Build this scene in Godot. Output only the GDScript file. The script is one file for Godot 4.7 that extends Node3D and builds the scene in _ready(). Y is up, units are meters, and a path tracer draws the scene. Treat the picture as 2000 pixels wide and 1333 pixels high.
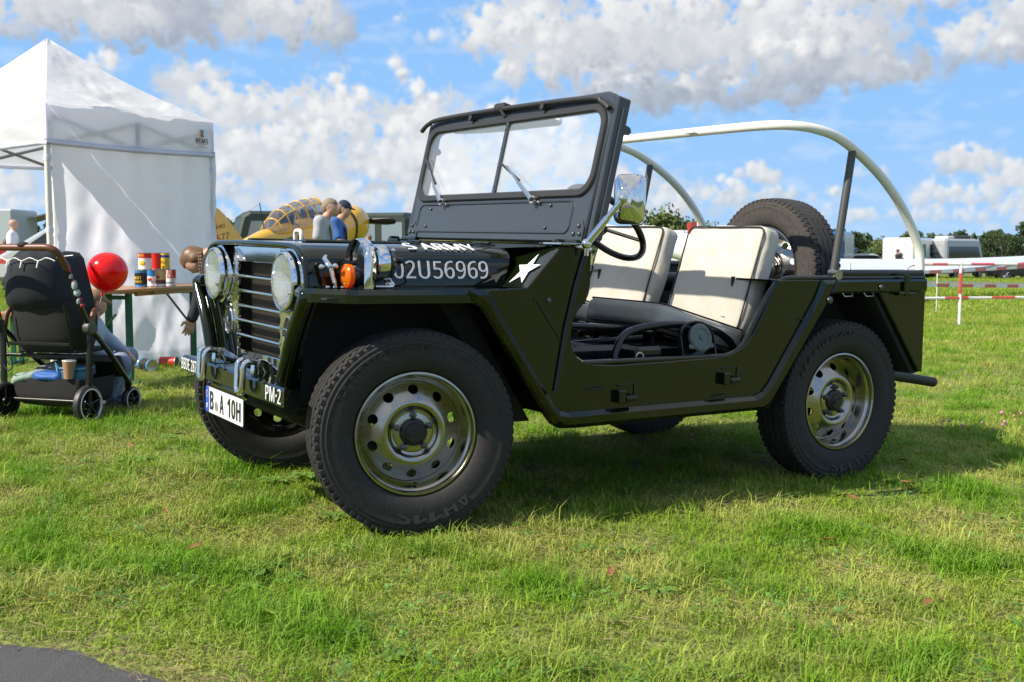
extends Node3D

# ---------------------------------------------------------------- mesh builder
class G:
	var st := SurfaceTool.new()
	var x := Transform3D()
	var sg := 1
	var col := Color.WHITE
	func _init(colored := false) -> void:
		st.begin(Mesh.PRIMITIVE_TRIANGLES)
		if colored:
			st.set_color(Color.WHITE)
	func tint(c: Color) -> void:
		col = c
		st.set_color(c)
	func next() -> int:
		sg += 1
		return sg
	func tri(a: Vector3, b: Vector3, c: Vector3, g: int) -> void:
		st.set_smooth_group(g)
		st.add_vertex(x * a)
		st.add_vertex(x * b)
		st.add_vertex(x * c)
	func face(p: Array, out: Vector3, g := -1) -> void:
		var n: Vector3 = (p[1] - p[0]).cross(p[2] - p[0])
		if n.length_squared() < 1e-16 and p.size() > 3:
			n = (p[2] - p[0]).cross(p[3] - p[0])
		var rev := n.dot(out) > 0.0
		for i in range(1, p.size() - 1):
			if rev:
				tri(p[0], p[i + 1], p[i], g)
			else:
				tri(p[0], p[i], p[i + 1], g)
	func quad(a: Vector3, b: Vector3, c: Vector3, d: Vector3, g: int) -> void:
		tri(a, b, c, g)
		tri(a, c, d, g)
	func box(c: Vector3, s: Vector3, bev := 0.0, b := Basis()) -> void:
		var h := s * 0.5
		bev = minf(bev, minf(h.x, minf(h.y, h.z)) * 0.9)
		var q := func(v: Vector3) -> Vector3: return c + b * v
		var ax := [Vector3(1, 0, 0), Vector3(0, 1, 0), Vector3(0, 0, 1)]
		for i in 3:
			var u: Vector3 = ax[(i + 1) % 3]
			var v: Vector3 = ax[(i + 2) % 3]
			var hu: float = h[(i + 1) % 3] - bev
			var hv: float = h[(i + 2) % 3] - bev
			for s1 in [-1.0, 1.0]:
				var o: Vector3 = ax[i] * h[i] * s1
				face([q.call(o + u * hu + v * hv), q.call(o - u * hu + v * hv), q.call(o - u * hu - v * hv), q.call(o + u * hu - v * hv)], b * (ax[i] * s1))
				if bev > 0.0:
					for s2 in [-1.0, 1.0]:
						var o2: Vector3 = ax[i] * (h[i] - bev) * s1 + u * h[(i + 1) % 3] * s2
						var o1: Vector3 = o + u * hu * s2
						face([q.call(o1 + v * hv), q.call(o1 - v * hv), q.call(o2 - v * hv), q.call(o2 + v * hv)], b * (ax[i] * s1 + u * s2))
		if bev > 0.0:
			for sx in [-1.0, 1.0]:
				for sy in [-1.0, 1.0]:
					for sz in [-1.0, 1.0]:
						var k := Vector3(sx, sy, sz)
						var m := h - Vector3.ONE * bev
						face([q.call(k * Vector3(h.x, m.y, m.z)), q.call(k * Vector3(m.x, h.y, m.z)), q.call(k * Vector3(m.x, m.y, h.z))], b * k)
	func tube(path: Array, r, n := 8, closed := false, caps := true, squash := Vector2.ONE, up0 := Vector3.ZERO) -> void:
		var m := path.size()
		var rings := []
		var g := next()
		var t0: Vector3 = (path[1] - path[0]).normalized()
		if closed:
			t0 = (path[1] - path[m - 1]).normalized()
		var up := up0 if up0 != Vector3.ZERO else (Vector3.UP if absf(t0.y) < 0.9 else Vector3.RIGHT)
		var nv := (up - t0 * up.dot(t0)).normalized()
		for i in m:
			var a: Vector3 = path[(i - 1 + m) % m] if closed else path[maxi(i - 1, 0)]
			var c: Vector3 = path[(i + 1) % m] if closed else path[mini(i + 1, m - 1)]
			var t := (c - a).normalized()
			nv = (nv - t * nv.dot(t)).normalized()
			var bv := t.cross(nv)
			var rr: float = r[i] if r is Array or r is PackedFloat32Array else r
			var ring := []
			for k in n:
				var w := TAU * k / n
				ring.append(path[i] + (nv * cos(w) * squash.x + bv * sin(w) * squash.y) * rr)
			rings.append(ring)
		for i in (m if closed else m - 1):
			var A: Array = rings[i]
			var B: Array = rings[(i + 1) % m]
			for k in n:
				var k2 := (k + 1) % n
				quad(A[k], A[k2], B[k2], B[k], g)
		if caps and not closed:
			face(rings[0], -t0)
			face(rings[m - 1], path[m - 1] - path[m - 2])
	func lathe(prof: Array, f := Transform3D(), n := 24, a0 := 0.0, a1 := TAU) -> void:
		# prof: Vector2(radius, height along local y)
		var full := absf(a1 - a0 - TAU) < 1e-4
		var g := next()
		var last := Vector2.ZERO
		for i in prof.size() - 1:
			var p: Vector2 = prof[i]
			var q: Vector2 = prof[i + 1]
			var d := (q - p).normalized()
			if i and absf(last.angle_to(d)) > 0.6:
				g = next()
			last = d
			for k in n:
				var w0 := a0 + (a1 - a0) * k / n
				var w1 := a0 + (a1 - a0) * ((k + 1) % n if full else k + 1) / n
				var c0 := Vector3(cos(w0), 0, sin(w0))
				var c1 := Vector3(cos(w1), 0, sin(w1))
				var A := f * (c0 * p.x + Vector3(0, p.y, 0))
				var B := f * (c1 * p.x + Vector3(0, p.y, 0))
				var C := f * (c1 * q.x + Vector3(0, q.y, 0))
				var D := f * (c0 * q.x + Vector3(0, q.y, 0))
				if p.x < 1e-6:
					tri(A, C, D, g)
				elif q.x < 1e-6:
					tri(A, B, C, g)
				else:
					quad(A, B, C, D, g)
	static func inset(poly: Array, d: float) -> Array:
		var out := []
		var m := poly.size()
		var area := 0.0
		for i in m:
			area += (poly[i] as Vector2).cross(poly[(i + 1) % m])
		var s := 1.0 if area > 0 else -1.0
		for i in m:
			var a: Vector2 = poly[(i - 1 + m) % m]
			var b: Vector2 = poly[i]
			var c: Vector2 = poly[(i + 1) % m]
			var n1 := (b - a).normalized().orthogonal() * -s
			var n2 := (c - b).normalized().orthogonal() * -s
			var k := (n1 + n2)
			var den := maxf(0.35, 1.0 + n1.dot(n2))
			out.append(b + k * d / den)
		return out
	func prism(poly: Array, d0: float, d1: float, f := Transform3D(), bev := 0.0, back := true) -> void:
		# polygon in local xy, from z = d0 (back) to d1 (front); bevelled round the front
		var m := poly.size()
		var dir := signf(d1 - d0)
		var front: Array = inset(poly, bev) if bev > 0.0 else poly
		var area := 0.0
		for i in m:
			area += (poly[i] as Vector2).cross(poly[(i + 1) % m])
		var zf := f.basis.z * dir
		var idx := Geometry2D.triangulate_polygon(PackedVector2Array(front))
		for i in range(0, idx.size(), 3):
			face([f * v3(front[idx[i]], d1), f * v3(front[idx[i + 1]], d1), f * v3(front[idx[i + 2]], d1)], zf)
		if back:
			idx = Geometry2D.triangulate_polygon(PackedVector2Array(poly))
			for i in range(0, idx.size(), 3):
				face([f * v3(poly[idx[i]], d0), f * v3(poly[idx[i + 1]], d0), f * v3(poly[idx[i + 2]], d0)], -zf)
		var g := next()
		var g2 := next()
		for i in m:
			var a: Vector2 = poly[i]
			var b: Vector2 = poly[(i + 1) % m]
			var o2 := (b - a).orthogonal() * (1.0 if area < 0 else -1.0) * -1.0
			var o := f.basis * Vector3(-o2.x, -o2.y, 0) * -1.0
			o = f.basis * Vector3((b - a).y, -(b - a).x, 0) * (1.0 if area > 0 else -1.0)
			var smooth := -1
			face([f * v3(a, d0), f * v3(b, d0), f * v3(b, d1 - dir * bev), f * v3(a, d1 - dir * bev)], o, smooth)
			if bev > 0.0:
				face([f * v3(a, d1 - dir * bev), f * v3(b, d1 - dir * bev), f * v3(front[(i + 1) % m], d1), f * v3(front[i], d1)], o.normalized() + zf, smooth)
	static func v3(p: Vector2, z: float) -> Vector3:
		return Vector3(p.x, p.y, z)
	func ring(outer: Array, inner: Array, d0: float, d1: float, f := Transform3D(), bev := 0.0) -> void:
		# plate with a hole: loops of equal length in local xy
		var m := outer.size()
		var dir := signf(d1 - d0)
		var zf := f.basis.z * dir
		var o2 := inset(outer, bev) if bev > 0.0 else outer
		var i2 := inset(inner, -bev) if bev > 0.0 else inner
		var go := next()
		var gi := next()
		for i in m:
			var j := (i + 1) % m
			face([f * v3(o2[i], d1), f * v3(o2[j], d1), f * v3(i2[j], d1), f * v3(i2[i], d1)], zf, 0)
			face([f * v3(outer[i], d0), f * v3(outer[j], d0), f * v3(inner[j], d0), f * v3(inner[i], d0)], -zf)
			var mo: Vector2 = ((outer[i] + outer[j]) - (inner[i] + inner[j]))
			var om := f.basis * Vector3(mo.x, mo.y, 0)
			face([f * v3(outer[i], d0), f * v3(outer[j], d0), f * v3(outer[j], d1 - dir * bev), f * v3(outer[i], d1 - dir * bev)], om, go)
			face([f * v3(inner[i], d0), f * v3(inner[j], d0), f * v3(inner[j], d1 - dir * bev), f * v3(inner[i], d1 - dir * bev)], -om, gi)
			if bev > 0.0:
				face([f * v3(outer[i], d1 - dir * bev), f * v3(outer[j], d1 - dir * bev), f * v3(o2[j], d1), f * v3(o2[i], d1)], om.normalized() + zf, go)
				face([f * v3(inner[i], d1 - dir * bev), f * v3(inner[j], d1 - dir * bev), f * v3(i2[j], d1), f * v3(i2[i], d1)], zf - om.normalized(), gi)
	func ball(c: Vector3, r, n := 16, b := Basis()) -> void:
		var rr: Vector3 = r if r is Vector3 else Vector3.ONE * r
		var p := []
		var h := n / 2
		for i in h + 1:
			var w := PI * i / h
			p.append(Vector2(sin(w) if i > 0 and i < h else 0.0, -cos(w)))
		var g := next()
		for i in h:
			for k in n:
				var w0 := TAU * k / n
				var w1 := TAU * ((k + 1) % n) / n
				var f := func(q: Vector2, w: float) -> Vector3: return c + b * (Vector3(q.x * cos(w), q.y, q.x * sin(w)) * rr)
				if i > 0:
					tri(f.call(p[i], w0), f.call(p[i], w1), f.call(p[i + 1], w1), g)
				if i < h - 1:
					tri(f.call(p[i], w0), f.call(p[i + 1], w1), f.call(p[i + 1], w0), g)
				
	func strip(rows: Array, g := 0, closed := false) -> void:
		# rows of points joined into a smooth sheet (seen from either side)
		if g == 0:
			g = next()
		for i in rows.size() - 1:
			var A: Array = rows[i]
			var B: Array = rows[i + 1]
			var m := A.size()
			for k in (m if closed else m - 1):
				quad(A[k], A[(k + 1) % m], B[(k + 1) % m], B[k], g)
	func solid_strip(rows: Array, off: Vector3) -> void:
		# a sheet with thickness: the rows, their copy moved by off, and the rim
		strip(rows)
		var low := []
		for r in rows:
			var q := []
			for p in r:
				q.append(p + off)
			q.reverse()
			low.append(q)
		strip(low)
		var m: int = rows[0].size()
		var n := rows.size()
		var rim := []
		for k in m:
			rim.append(rows[0][k])
		for i in range(1, n):
			rim.append(rows[i][m - 1])
		for k in range(m - 2, -1, -1):
			rim.append(rows[n - 1][k])
		for i in range(n - 2, 0, -1):
			rim.append(rows[i][0])
		for i in rim.size():
			var a: Vector3 = rim[i]
			var b: Vector3 = rim[(i + 1) % rim.size()]
			quad(a, a + off, b + off, b, -1)
	func mesh() -> ArrayMesh:
		st.generate_normals()
		return st.commit()

# ---------------------------------------------------------------- shape helpers
func rr(w: float, h: float, r: float, n := 5, c := Vector2.ZERO) -> Array:
	# rounded rectangle, counter-clockwise
	var p := []
	for k in 4:
		var cc := Vector2((w / 2 - r) * [1, -1, -1, 1][k], (h / 2 - r) * [1, 1, -1, -1][k])
		for i in n + 1:
			var a := PI / 2 * (k + float(i) / n)
			p.append(c + cc + Vector2(cos(a), sin(a)) * r)
	return p

func fillet(p: Array, r: float, n := 5, closed := false) -> Array:
	# a polyline (Vector3) with rounded corners
	var out := []
	var m := p.size()
	for i in m:
		if not closed and (i == 0 or i == m - 1):
			out.append(p[i])
			continue
		var a: Vector3 = p[(i - 1 + m) % m]
		var b: Vector3 = p[i]
		var c: Vector3 = p[(i + 1) % m]
		var d := minf(r, minf(a.distance_to(b), b.distance_to(c)) * 0.48)
		var s := b + (a - b).normalized() * d
		var e := b + (c - b).normalized() * d
		for k in n + 1:
			var t := float(k) / n
			out.append(s.lerp(b, t).lerp(b.lerp(e, t), t))
	return out

func fillet2(p: Array, r: float, n := 4) -> Array:
	var q := []
	for v in p:
		q.append(Vector3(v.x, v.y, 0))
	var o := []
	for v in fillet(q, r, n, true):
		o.append(Vector2(v.x, v.y))
	return o

func curve(p: Array, n := 6) -> Array:
	# Catmull-Rom through the points
	var out := []
	for i in p.size() - 1:
		var a = p[maxi(i - 1, 0)]
		var b = p[i]
		var c = p[i + 1]
		var d = p[mini(i + 2, p.size() - 1)]
		for k in n:
			var t := float(k) / n
			out.append(0.5 * (2.0 * b + (c - a) * t + (2.0 * a - 5.0 * b + 4.0 * c - d) * t * t + (3.0 * b - a - 3.0 * c + d) * t * t * t))
	out.append(p[p.size() - 1])
	return out

func frame(o: Vector3, xa: Vector3, ya: Vector3) -> Transform3D:
	# axes: x along xa, y near ya, z = x cross y
	var X := xa.normalized()
	var Z := X.cross(ya).normalized()
	return Transform3D(Basis(X, Z.cross(X), Z), o)

func along(o: Vector3, ya: Vector3, hint := Vector3.RIGHT) -> Transform3D:
	# local y along ya
	var Y := ya.normalized()
	if absf(Y.dot(hint.normalized())) > 0.95:
		hint = Vector3.FORWARD
	var Z := hint.cross(Y).normalized()
	return Transform3D(Basis(Y.cross(Z), Y, Z), o)

# ---------------------------------------------------------------- scene helpers
var used := {}
func numbered(called: String) -> String:
	var k: int = used.get(called, 0)
	used[called] = k + 1
	return called if k == 0 else "%s_%03d" % [called, k]

func meta(o: Node, label: String, category := "", group := "", kind := "") -> void:
	for m in [["label", label], ["category", category], ["group", group], ["kind", kind]]:
		if m[1] != "":
			o.set_meta(m[0], m[1])

func thing(called: String, label: String, category: String, at := Vector3.ZERO, turn := 0.0, group := "") -> Node3D:
	var o := Node3D.new()
	o.name = numbered(called)
	add_child(o, true)
	o.position = at
	o.rotation.y = turn
	meta(o, label, category, group)
	return o

func sub(called: String, parent: Node) -> Node3D:
	var o := Node3D.new()
	o.name = called
	parent.add_child(o, true)
	return o

func obj(called: String, g, mat: Material, parent: Node = self, label := "") -> MeshInstance3D:
	var o := MeshInstance3D.new()
	o.name = numbered(called) if parent == self else called
	o.mesh = g.mesh() if g is G else g
	o.material_override = mat
	parent.add_child(o, true)
	if label != "":
		o.set_meta("label", label)
	return o

func struct(called: String, g, mat: Material) -> MeshInstance3D:
	var o := obj(called, g, mat)
	o.set_meta("kind", "structure")
	return o

func stuff(o: Node, label: String, category := "") -> Node:
	meta(o, label, category, "", "stuff")
	return o

func dup(root: Node3D, at: Vector3, turn := 0.0, label := "") -> Node3D:
	var r: Node3D = root.duplicate()
	r.name = numbered(String(root.name).rstrip("0123456789").rstrip("_"))
	add_child(r, true)
	r.position = at
	r.rotation.y = turn
	if label != "":
		r.set_meta("label", label)
	return r

func lin(r: float, g: float, b: float) -> Color:
	return Color(r, g, b).linear_to_srgb()

func mat(r: float, g: float, b: float, rough := 0.6, metal := 0.0) -> StandardMaterial3D:
	var m := StandardMaterial3D.new()
	m.albedo_color = lin(r, g, b)
	m.roughness = rough
	m.metallic = metal
	return m

func noise_tex(freq: float, seed_: int, size := 256, oct := 4, ramp: Array = [], normal := false, bump := 4.0) -> NoiseTexture2D:
	var n := FastNoiseLite.new()
	n.noise_type = FastNoiseLite.TYPE_SIMPLEX_SMOOTH
	n.frequency = freq
	n.seed = seed_
	n.fractal_octaves = oct
	var t := NoiseTexture2D.new()
	t.width = size
	t.height = size
	t.seamless = true
	t.noise = n
	if normal:
		t.as_normal_map = true
		t.bump_strength = bump
	if ramp.size():
		var gr := Gradient.new()
		gr.offsets = PackedFloat32Array()
		gr.colors = PackedColorArray()
		var off := PackedFloat32Array()
		var cols := PackedColorArray()
		for r in ramp:
			off.append(r[0])
			cols.append(r[1])
		gr.offsets = off
		gr.colors = cols
		t.color_ramp = gr
	return t

func tri_map(m: StandardMaterial3D, scale: float, world := false) -> StandardMaterial3D:
	m.uv1_triplanar = true
	m.uv1_world_triplanar = world
	m.uv1_scale = Vector3.ONE * scale
	return m

func letters(called: String, s: String, height: float, f: Transform3D, m: Material, parent: Node, width := 0.0, font := "Droid Sans", bold := true, depth := 0.002) -> MeshInstance3D:
	# flat raised lettering; f: x along the line, y up, z out; centred
	var t := TextMesh.new()
	var sf := SystemFont.new()
	sf.font_names = PackedStringArray([font])
	if bold:
		sf.font_weight = 700
	t.font = sf
	t.text = s
	t.font_size = 64
	t.pixel_size = 0.01
	t.depth = 0.1
	t.curve_step = 1.0
	var o := MeshInstance3D.new()
	o.name = called
	o.mesh = t
	o.material_override = m
	var bb := t.get_aabb()
	var sy := height / maxf(bb.size.y, 0.001)
	var sx := sy if width <= 0.0 else width / maxf(bb.size.x, 0.001)
	var c := bb.position + bb.size / 2
	var b := Basis(f.basis.x * sx, f.basis.y * sy, f.basis.z * (depth / 0.1))
	o.transform = Transform3D(b, f.origin - b * Vector3(c.x, c.y, 0) + f.basis.z * depth * 0.5)
	parent.add_child(o, true)
	return o

var M := {}
var rng := RandomNumberGenerator.new()

const CAM_H := 1.02
func ground(x: float, z: float) -> float:
	var near := exp(-(pow(x - 0.2, 2) + pow(z + 5.2, 2)) / 7.0)
	var lx := -0.046 - 0.0248 * x - 0.009 * z
	var r := maxf(0.0, x - 1.5)
	var far := -2.4 * (1.0 - exp(-0.032 * r / 2.4))
	return lx * near + far * (1.0 - near) + 0.012 * sin(x * 1.7 + 0.6 * z) * sin(z * 1.3 - 0.4 * x) * (1.0 - near) * clampf(2.0 + z / 12.0, 0.0, 1.0)

# ---------------------------------------------------------------- camera, sky, sun
var cl_n1 := FastNoiseLite.new()
var cl_n2 := FastNoiseLite.new()
# cumulus banks, in units of 1/2220 radian: [right of the view axis, above the horizon, half width, half height, puffs, puff size, darkness of the base, strength]
var banks := [
	[-640, 470, 300, 75, 60, 62, 0.95, 1.0], [-800, 440, 170, 45, 26, 48, 0.5, 0.9], [-430, 455, 110, 60, 24, 46, 0.6, 0.95],
	[-760, 347, 34, 26, 9, 20, 0.1, 0.75], [-600, 326, 66, 30, 16, 30, 0.45, 0.85],
	[-490, 275, 150, 48, 40, 34, 0.35, 0.95], [-330, 270, 90, 60, 34, 32, 0.25, 1.0], [-165, 262, 62, 66, 28, 28, 0.25, 1.0], [-222, 362, 14, 12, 4, 13, 0.0, 0.6], [-206, 345, 12, 12, 4, 12, 0.0, 0.55], [-140, 410, 40, 16, 9, 18, 0.1, 0.35], [-215, 440, 12, 8, 3, 10, 0.0, 0.4],
	[-430, 190, 220, 60, 56, 36, 0.4, 0.85], [-190, 190, 150, 70, 48, 34, 0.35, 0.9], [-20, 262, 60, 36, 18, 24, 0.2, 0.9], [60, 200, 160, 70, 46, 34, 0.4, 0.7], [-560, 130, 140, 36, 26, 30, 0.4, 0.7], [-330, 110, 220, 40, 42, 28, 0.35, 0.75], [-110, 110, 120, 36, 24, 26, 0.3, 0.75], [200, 120, 150, 40, 26, 28, 0.35, 0.6],
	[-960, 140, 90, 34, 20, 30, 0.3, 0.85], [-900, 90, 130, 26, 24, 24, 0.3, 0.7], [-1000, 50, 130, 18, 20, 18, 0.3, 0.6], [-480, 60, 260, 18, 40, 18, 0.3, 0.55], [-140, 50, 200, 16, 30, 16, 0.3, 0.5],
	[20, 440, 100, 60, 36, 40, 0.2, 1.0], [120, 390, 110, 60, 34, 40, 0.35, 1.0], [-10, 345, 34, 26, 9, 22, 0.2, 0.7], [300, 430, 200, 90, 70, 56, 0.55, 1.0], [520, 420, 170, 80, 54, 52, 0.5, 1.0], [330, 310, 260, 34, 46, 40, 1.0, 0.95], [560, 350, 220, 42, 44, 42, 0.95, 0.95], [700, 330, 110, 24, 18, 30, 0.9, 0.8],
	[660, 470, 130, 30, 18, 38, 0.4, 0.9], [900, 400, 90, 40, 28, 34, 0.3, 1.0], [1010, 440, 110, 70, 34, 44, 0.5, 1.0], [880, 350, 130, 18, 18, 26, 0.9, 0.7],
	[462, 158, 36, 24, 14, 18, 0.3, 0.95], [420, 118, 62, 24, 20, 20, 0.35, 0.85], [510, 115, 60, 16, 14, 17, 0.4, 0.65], [610, 115, 16, 12, 5, 12, 0.1, 0.8], [300, 95, 110, 30, 24, 22, 0.3, 0.6], [560, 75, 160, 14, 24, 16, 0.35, 0.5],
	[840, 172, 60, 26, 22, 22, 0.45, 0.95], [930, 140, 70, 26, 22, 24, 0.4, 0.95], [1020, 130, 70, 30, 20, 26, 0.3, 0.95], [820, 110, 120, 24, 26, 22, 0.3, 0.8], [960, 88, 90, 22, 20, 20, 0.3, 0.85], [760, 70, 200, 16, 34, 16, 0.35, 0.6], [1010, 52, 130, 14, 20, 14, 0.3, 0.6], [660, 150, 60, 12, 9, 14, 0.4, 0.35],
]

func clear_sky(el: float) -> Color:
	var e := maxf(el, 0.0)
	var c := Color(0.27, 0.55, 0.98).lerp(Color(0.07, 0.23, 0.70), pow(clampf((e - 0.16) / 1.2, 0.0, 1.0), 0.7))
	return c.lerp(Color(0.50, 0.72, 0.96), exp(-e / 0.07) * 0.85)

func paint_clouds(im: Image, az0: float, el1: float, scale: float, list: Array) -> void:
	# im: rows downwards from elevation el1, columns from azimuth az0; scale: pixels per radian; wraps round
	var w := im.get_width()
	var h := im.get_height()
	var whole := absf(w / scale - TAU) < 0.01
	var L := Vector3(-0.60, 0.62, 0.50).normalized()
	for b in list:
		var r := RandomNumberGenerator.new()
		r.seed = int(b[0] * 13 + b[1] * 7 + 5000)
		var puffs := []
		for i in int(b[4]):
			var x := clampf(r.randfn() * 0.42, -1.0, 1.0)
			var top := (1.0 - x * x) * r.randf_range(0.45, 1.0)
			var t := r.randf()
			var s: float = b[5] * r.randf_range(0.35, 1.0) * lerpf(1.0, 0.6, t * top)
			puffs.append([b[0] + x * b[2], b[1] - b[3] * 0.8 + t * top * 2.0 * b[3], s, t * top])
		puffs.sort_custom(func(p, q): return p[1] > q[1])
		var body := []
		for i in int(b[4] / 3.0) + 2:
			var x := clampf(r.randfn() * 0.40, -0.9, 0.9)
			body.append([b[0] + x * b[2], b[1] - b[3] * 0.35 + r.randf_range(-0.3, 0.45) * b[3] * (1.0 - x * x), b[3] * r.randf_range(0.75, 1.25), -1.0])
		puffs = body + puffs
		for p in puffs:
			var el: float = p[1] / 2220.0
			var st := 1.0 / maxf(0.2, cos(el))
			var az: float = p[0] / 2220.0
			var rad: float = p[2] / 2220.0
			var hz := exp(-maxf(el, 0.0) / 0.055)
			var cx := (az - az0) * scale
			var cy := (el1 - el) * scale
			var rp := rad * scale
			var soft: bool = p[3] < 0.0
			var base: float = 0.84 - b[6] * 0.50 if soft else lerpf(1.0 - b[6] * 0.85, 1.0, smoothstep(0.02, 0.70, p[3]))
			var reach := rp * 1.7
			for y in range(maxi(0, int(cy - reach)), mini(h - 1, int(cy + reach)) + 1):
				for xx in range(int(cx - reach * st), int(cx + reach * st) + 1):
					var col := xx
					if whole:
						col = posmod(xx, w)
					elif xx < 0 or xx >= w:
						continue
					var dx := (xx + 0.5 - cx) / (rp * st)
					var dy := (cy - y - 0.5) / rp
					if dy < 0.0:
						dy *= 1.2
					var u: float = p[0] + dx * p[2] * st
					var v: float = p[1] + dy * p[2]
					var n := cl_n1.get_noise_2d(u, v)
					var n2 := cl_n2.get_noise_2d(u, v)
					var d := sqrt(dx * dx + dy * dy) + n * 0.85 + n2 * 0.42
					if d > 1.25:
						continue
					var a: float = (1.0 - smoothstep(0.10 if soft else 0.25, 1.2, d)) * b[7] * (0.75 if soft else 1.0)
					if a <= 0.004:
						continue
					var q := Vector3(dx + n * 0.7, dy + n2 * 0.7, 0.0)
					var l := minf(q.length(), 1.0)
					q.z = sqrt(1.0 - l * l)
					var lam := q.normalized().dot(L)
					var lit: float = clampf((0.66 + 0.16 * lam if soft else 0.56 + 0.50 * lam) * base + 0.16 * n, 0.0, 1.0)
					var c := Color(0.34, 0.40, 0.50).lerp(Color(0.99, 0.98, 0.96), lit)
					c = c.lerp(Color(0.70, 0.82, 0.95), hz * 0.5)
					var o := im.get_pixel(col, y)
					im.set_pixel(col, y, o.lerp(c, minf(a * 0.9, 0.97)))

func sky_window(w: int, h: int, az0: float, el1: float, scale: float, list: Array) -> Image:
	var im := Image.create_empty(w, h, false, Image.FORMAT_RGBF)
	for y in h:
		var el := el1 - (y + 0.5) / scale
		var c := clear_sky(el) if el > -0.03 else Color(0.12, 0.16, 0.06)
		# thin veil of high cloud
		for x in w:
			var az := az0 + (x + 0.5) / scale
			var p := Vector3(sin(az), cos(az), 0) * 2220.0
			p.z = el * 2220.0 * 2.6
			var f := smoothstep(0.02, 0.55, cl_n2.get_noise_3dv(p * 0.16) + 0.25 * cl_n1.get_noise_3dv(p * 0.3)) * 0.22
			im.set_pixel(x, y, c.lerp(Color(0.82, 0.88, 0.95), f) if el > 0.0 else c)
	paint_clouds(im, az0, el1, scale, list)
	return im

func build_sky() -> ImageTexture:
	for n in [[cl_n1, 0.020, 5, 4], [cl_n2, 0.055, 11, 3]]:
		n[0].noise_type = FastNoiseLite.TYPE_SIMPLEX_SMOOTH
		n[0].frequency = n[1]
		n[0].seed = n[2]
		n[0].fractal_octaves = n[3]
		n[0].fractal_gain = 0.55
	# the same kind of cumulus goes on all round
	var all := banks.duplicate()
	var r := RandomNumberGenerator.new()
	r.seed = 77
	for i in 260:
		var u := r.randf_range(-6970, 6970)
		var e := pow(r.randf(), 1.5) * 1.35
		var v := e * 2220.0
		var grow := 1.0 + 2.6 * e
		var hw := r.randf_range(60, 190) * grow
		var hh := hw * r.randf_range(0.25, 0.45)
		if absf(u) < 1150.0 + hw and v < 560.0 + hh:
			continue
		all.append([u, v + 30, hw / maxf(0.35, cos(e)), hh, 26, hw * 0.30, r.randf_range(0.2, 0.7), r.randf_range(0.8, 1.0)])
	var im := sky_window(1024, 512, 0.0, PI / 2, 1024.0 / TAU, all)
	im.resize(4096, 2048, Image.INTERPOLATE_CUBIC)
	var s := 4096.0 / TAU
	var top := 1024 - 190
	var win := sky_window(660, 206, -330.0 / s, 190.0 / s, s, all.filter(func(b): return absf(b[0]) < 1500.0 and b[1] < 900.0))
	im.blit_rect(win, Rect2i(330, 0, 330, 206), Vector2i(0, top))
	im.blit_rect(win, Rect2i(0, 0, 330, 206), Vector2i(4096 - 330, top))
	return ImageTexture.create_from_image(im)

func build_env() -> void:
	var cam := Camera3D.new()
	cam.name = "camera"
	add_child(cam)
	cam.position = Vector3(0, CAM_H, 0)
	cam.rotation_degrees = Vector3(-4.493, 0, 0)
	cam.near = 0.1
	cam.far = 3000.0
	var ca := CameraAttributesPhysical.new()
	ca.frustum_focal_length = 40.0
	ca.frustum_focus_distance = 4.6
	ca.exposure_aperture = 9.0
	cam.attributes = ca
	cam.fov = 33.42
	cam.keep_aspect = Camera3D.KEEP_HEIGHT
	cam.current = true
	var we := WorldEnvironment.new()
	we.name = "environment"
	var e := Environment.new()
	e.background_mode = Environment.BG_SKY
	var sk := Sky.new()
	var pm := PanoramaSkyMaterial.new()
	pm.panorama = build_sky()
	sk.sky_material = pm
	e.sky = sk
	e.background_energy_multiplier = SKY_E
	e.tonemap_mode = Environment.TONE_MAPPER_LINEAR
	e.tonemap_exposure = EXPO
	e.sdfgi_enabled = true
	e.ssao_enabled = true
	e.ssil_enabled = true
	we.environment = e
	add_child(we)
	var sun := DirectionalLight3D.new()
	sun.name = "sun"
	sun.light_energy = SUN_E
	sun.light_color = Color(1.0, 0.955, 0.88)
	sun.light_angular_distance = 0.53
	sun.shadow_enabled = true
	add_child(sun)
	sun.look_at_from_position(Vector3.ZERO, Vector3(1.05, -1.02, -0.494), Vector3.UP)

const SKY_E := 0.68
const SUN_E := 1.55
const EXPO := 1.5

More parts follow.
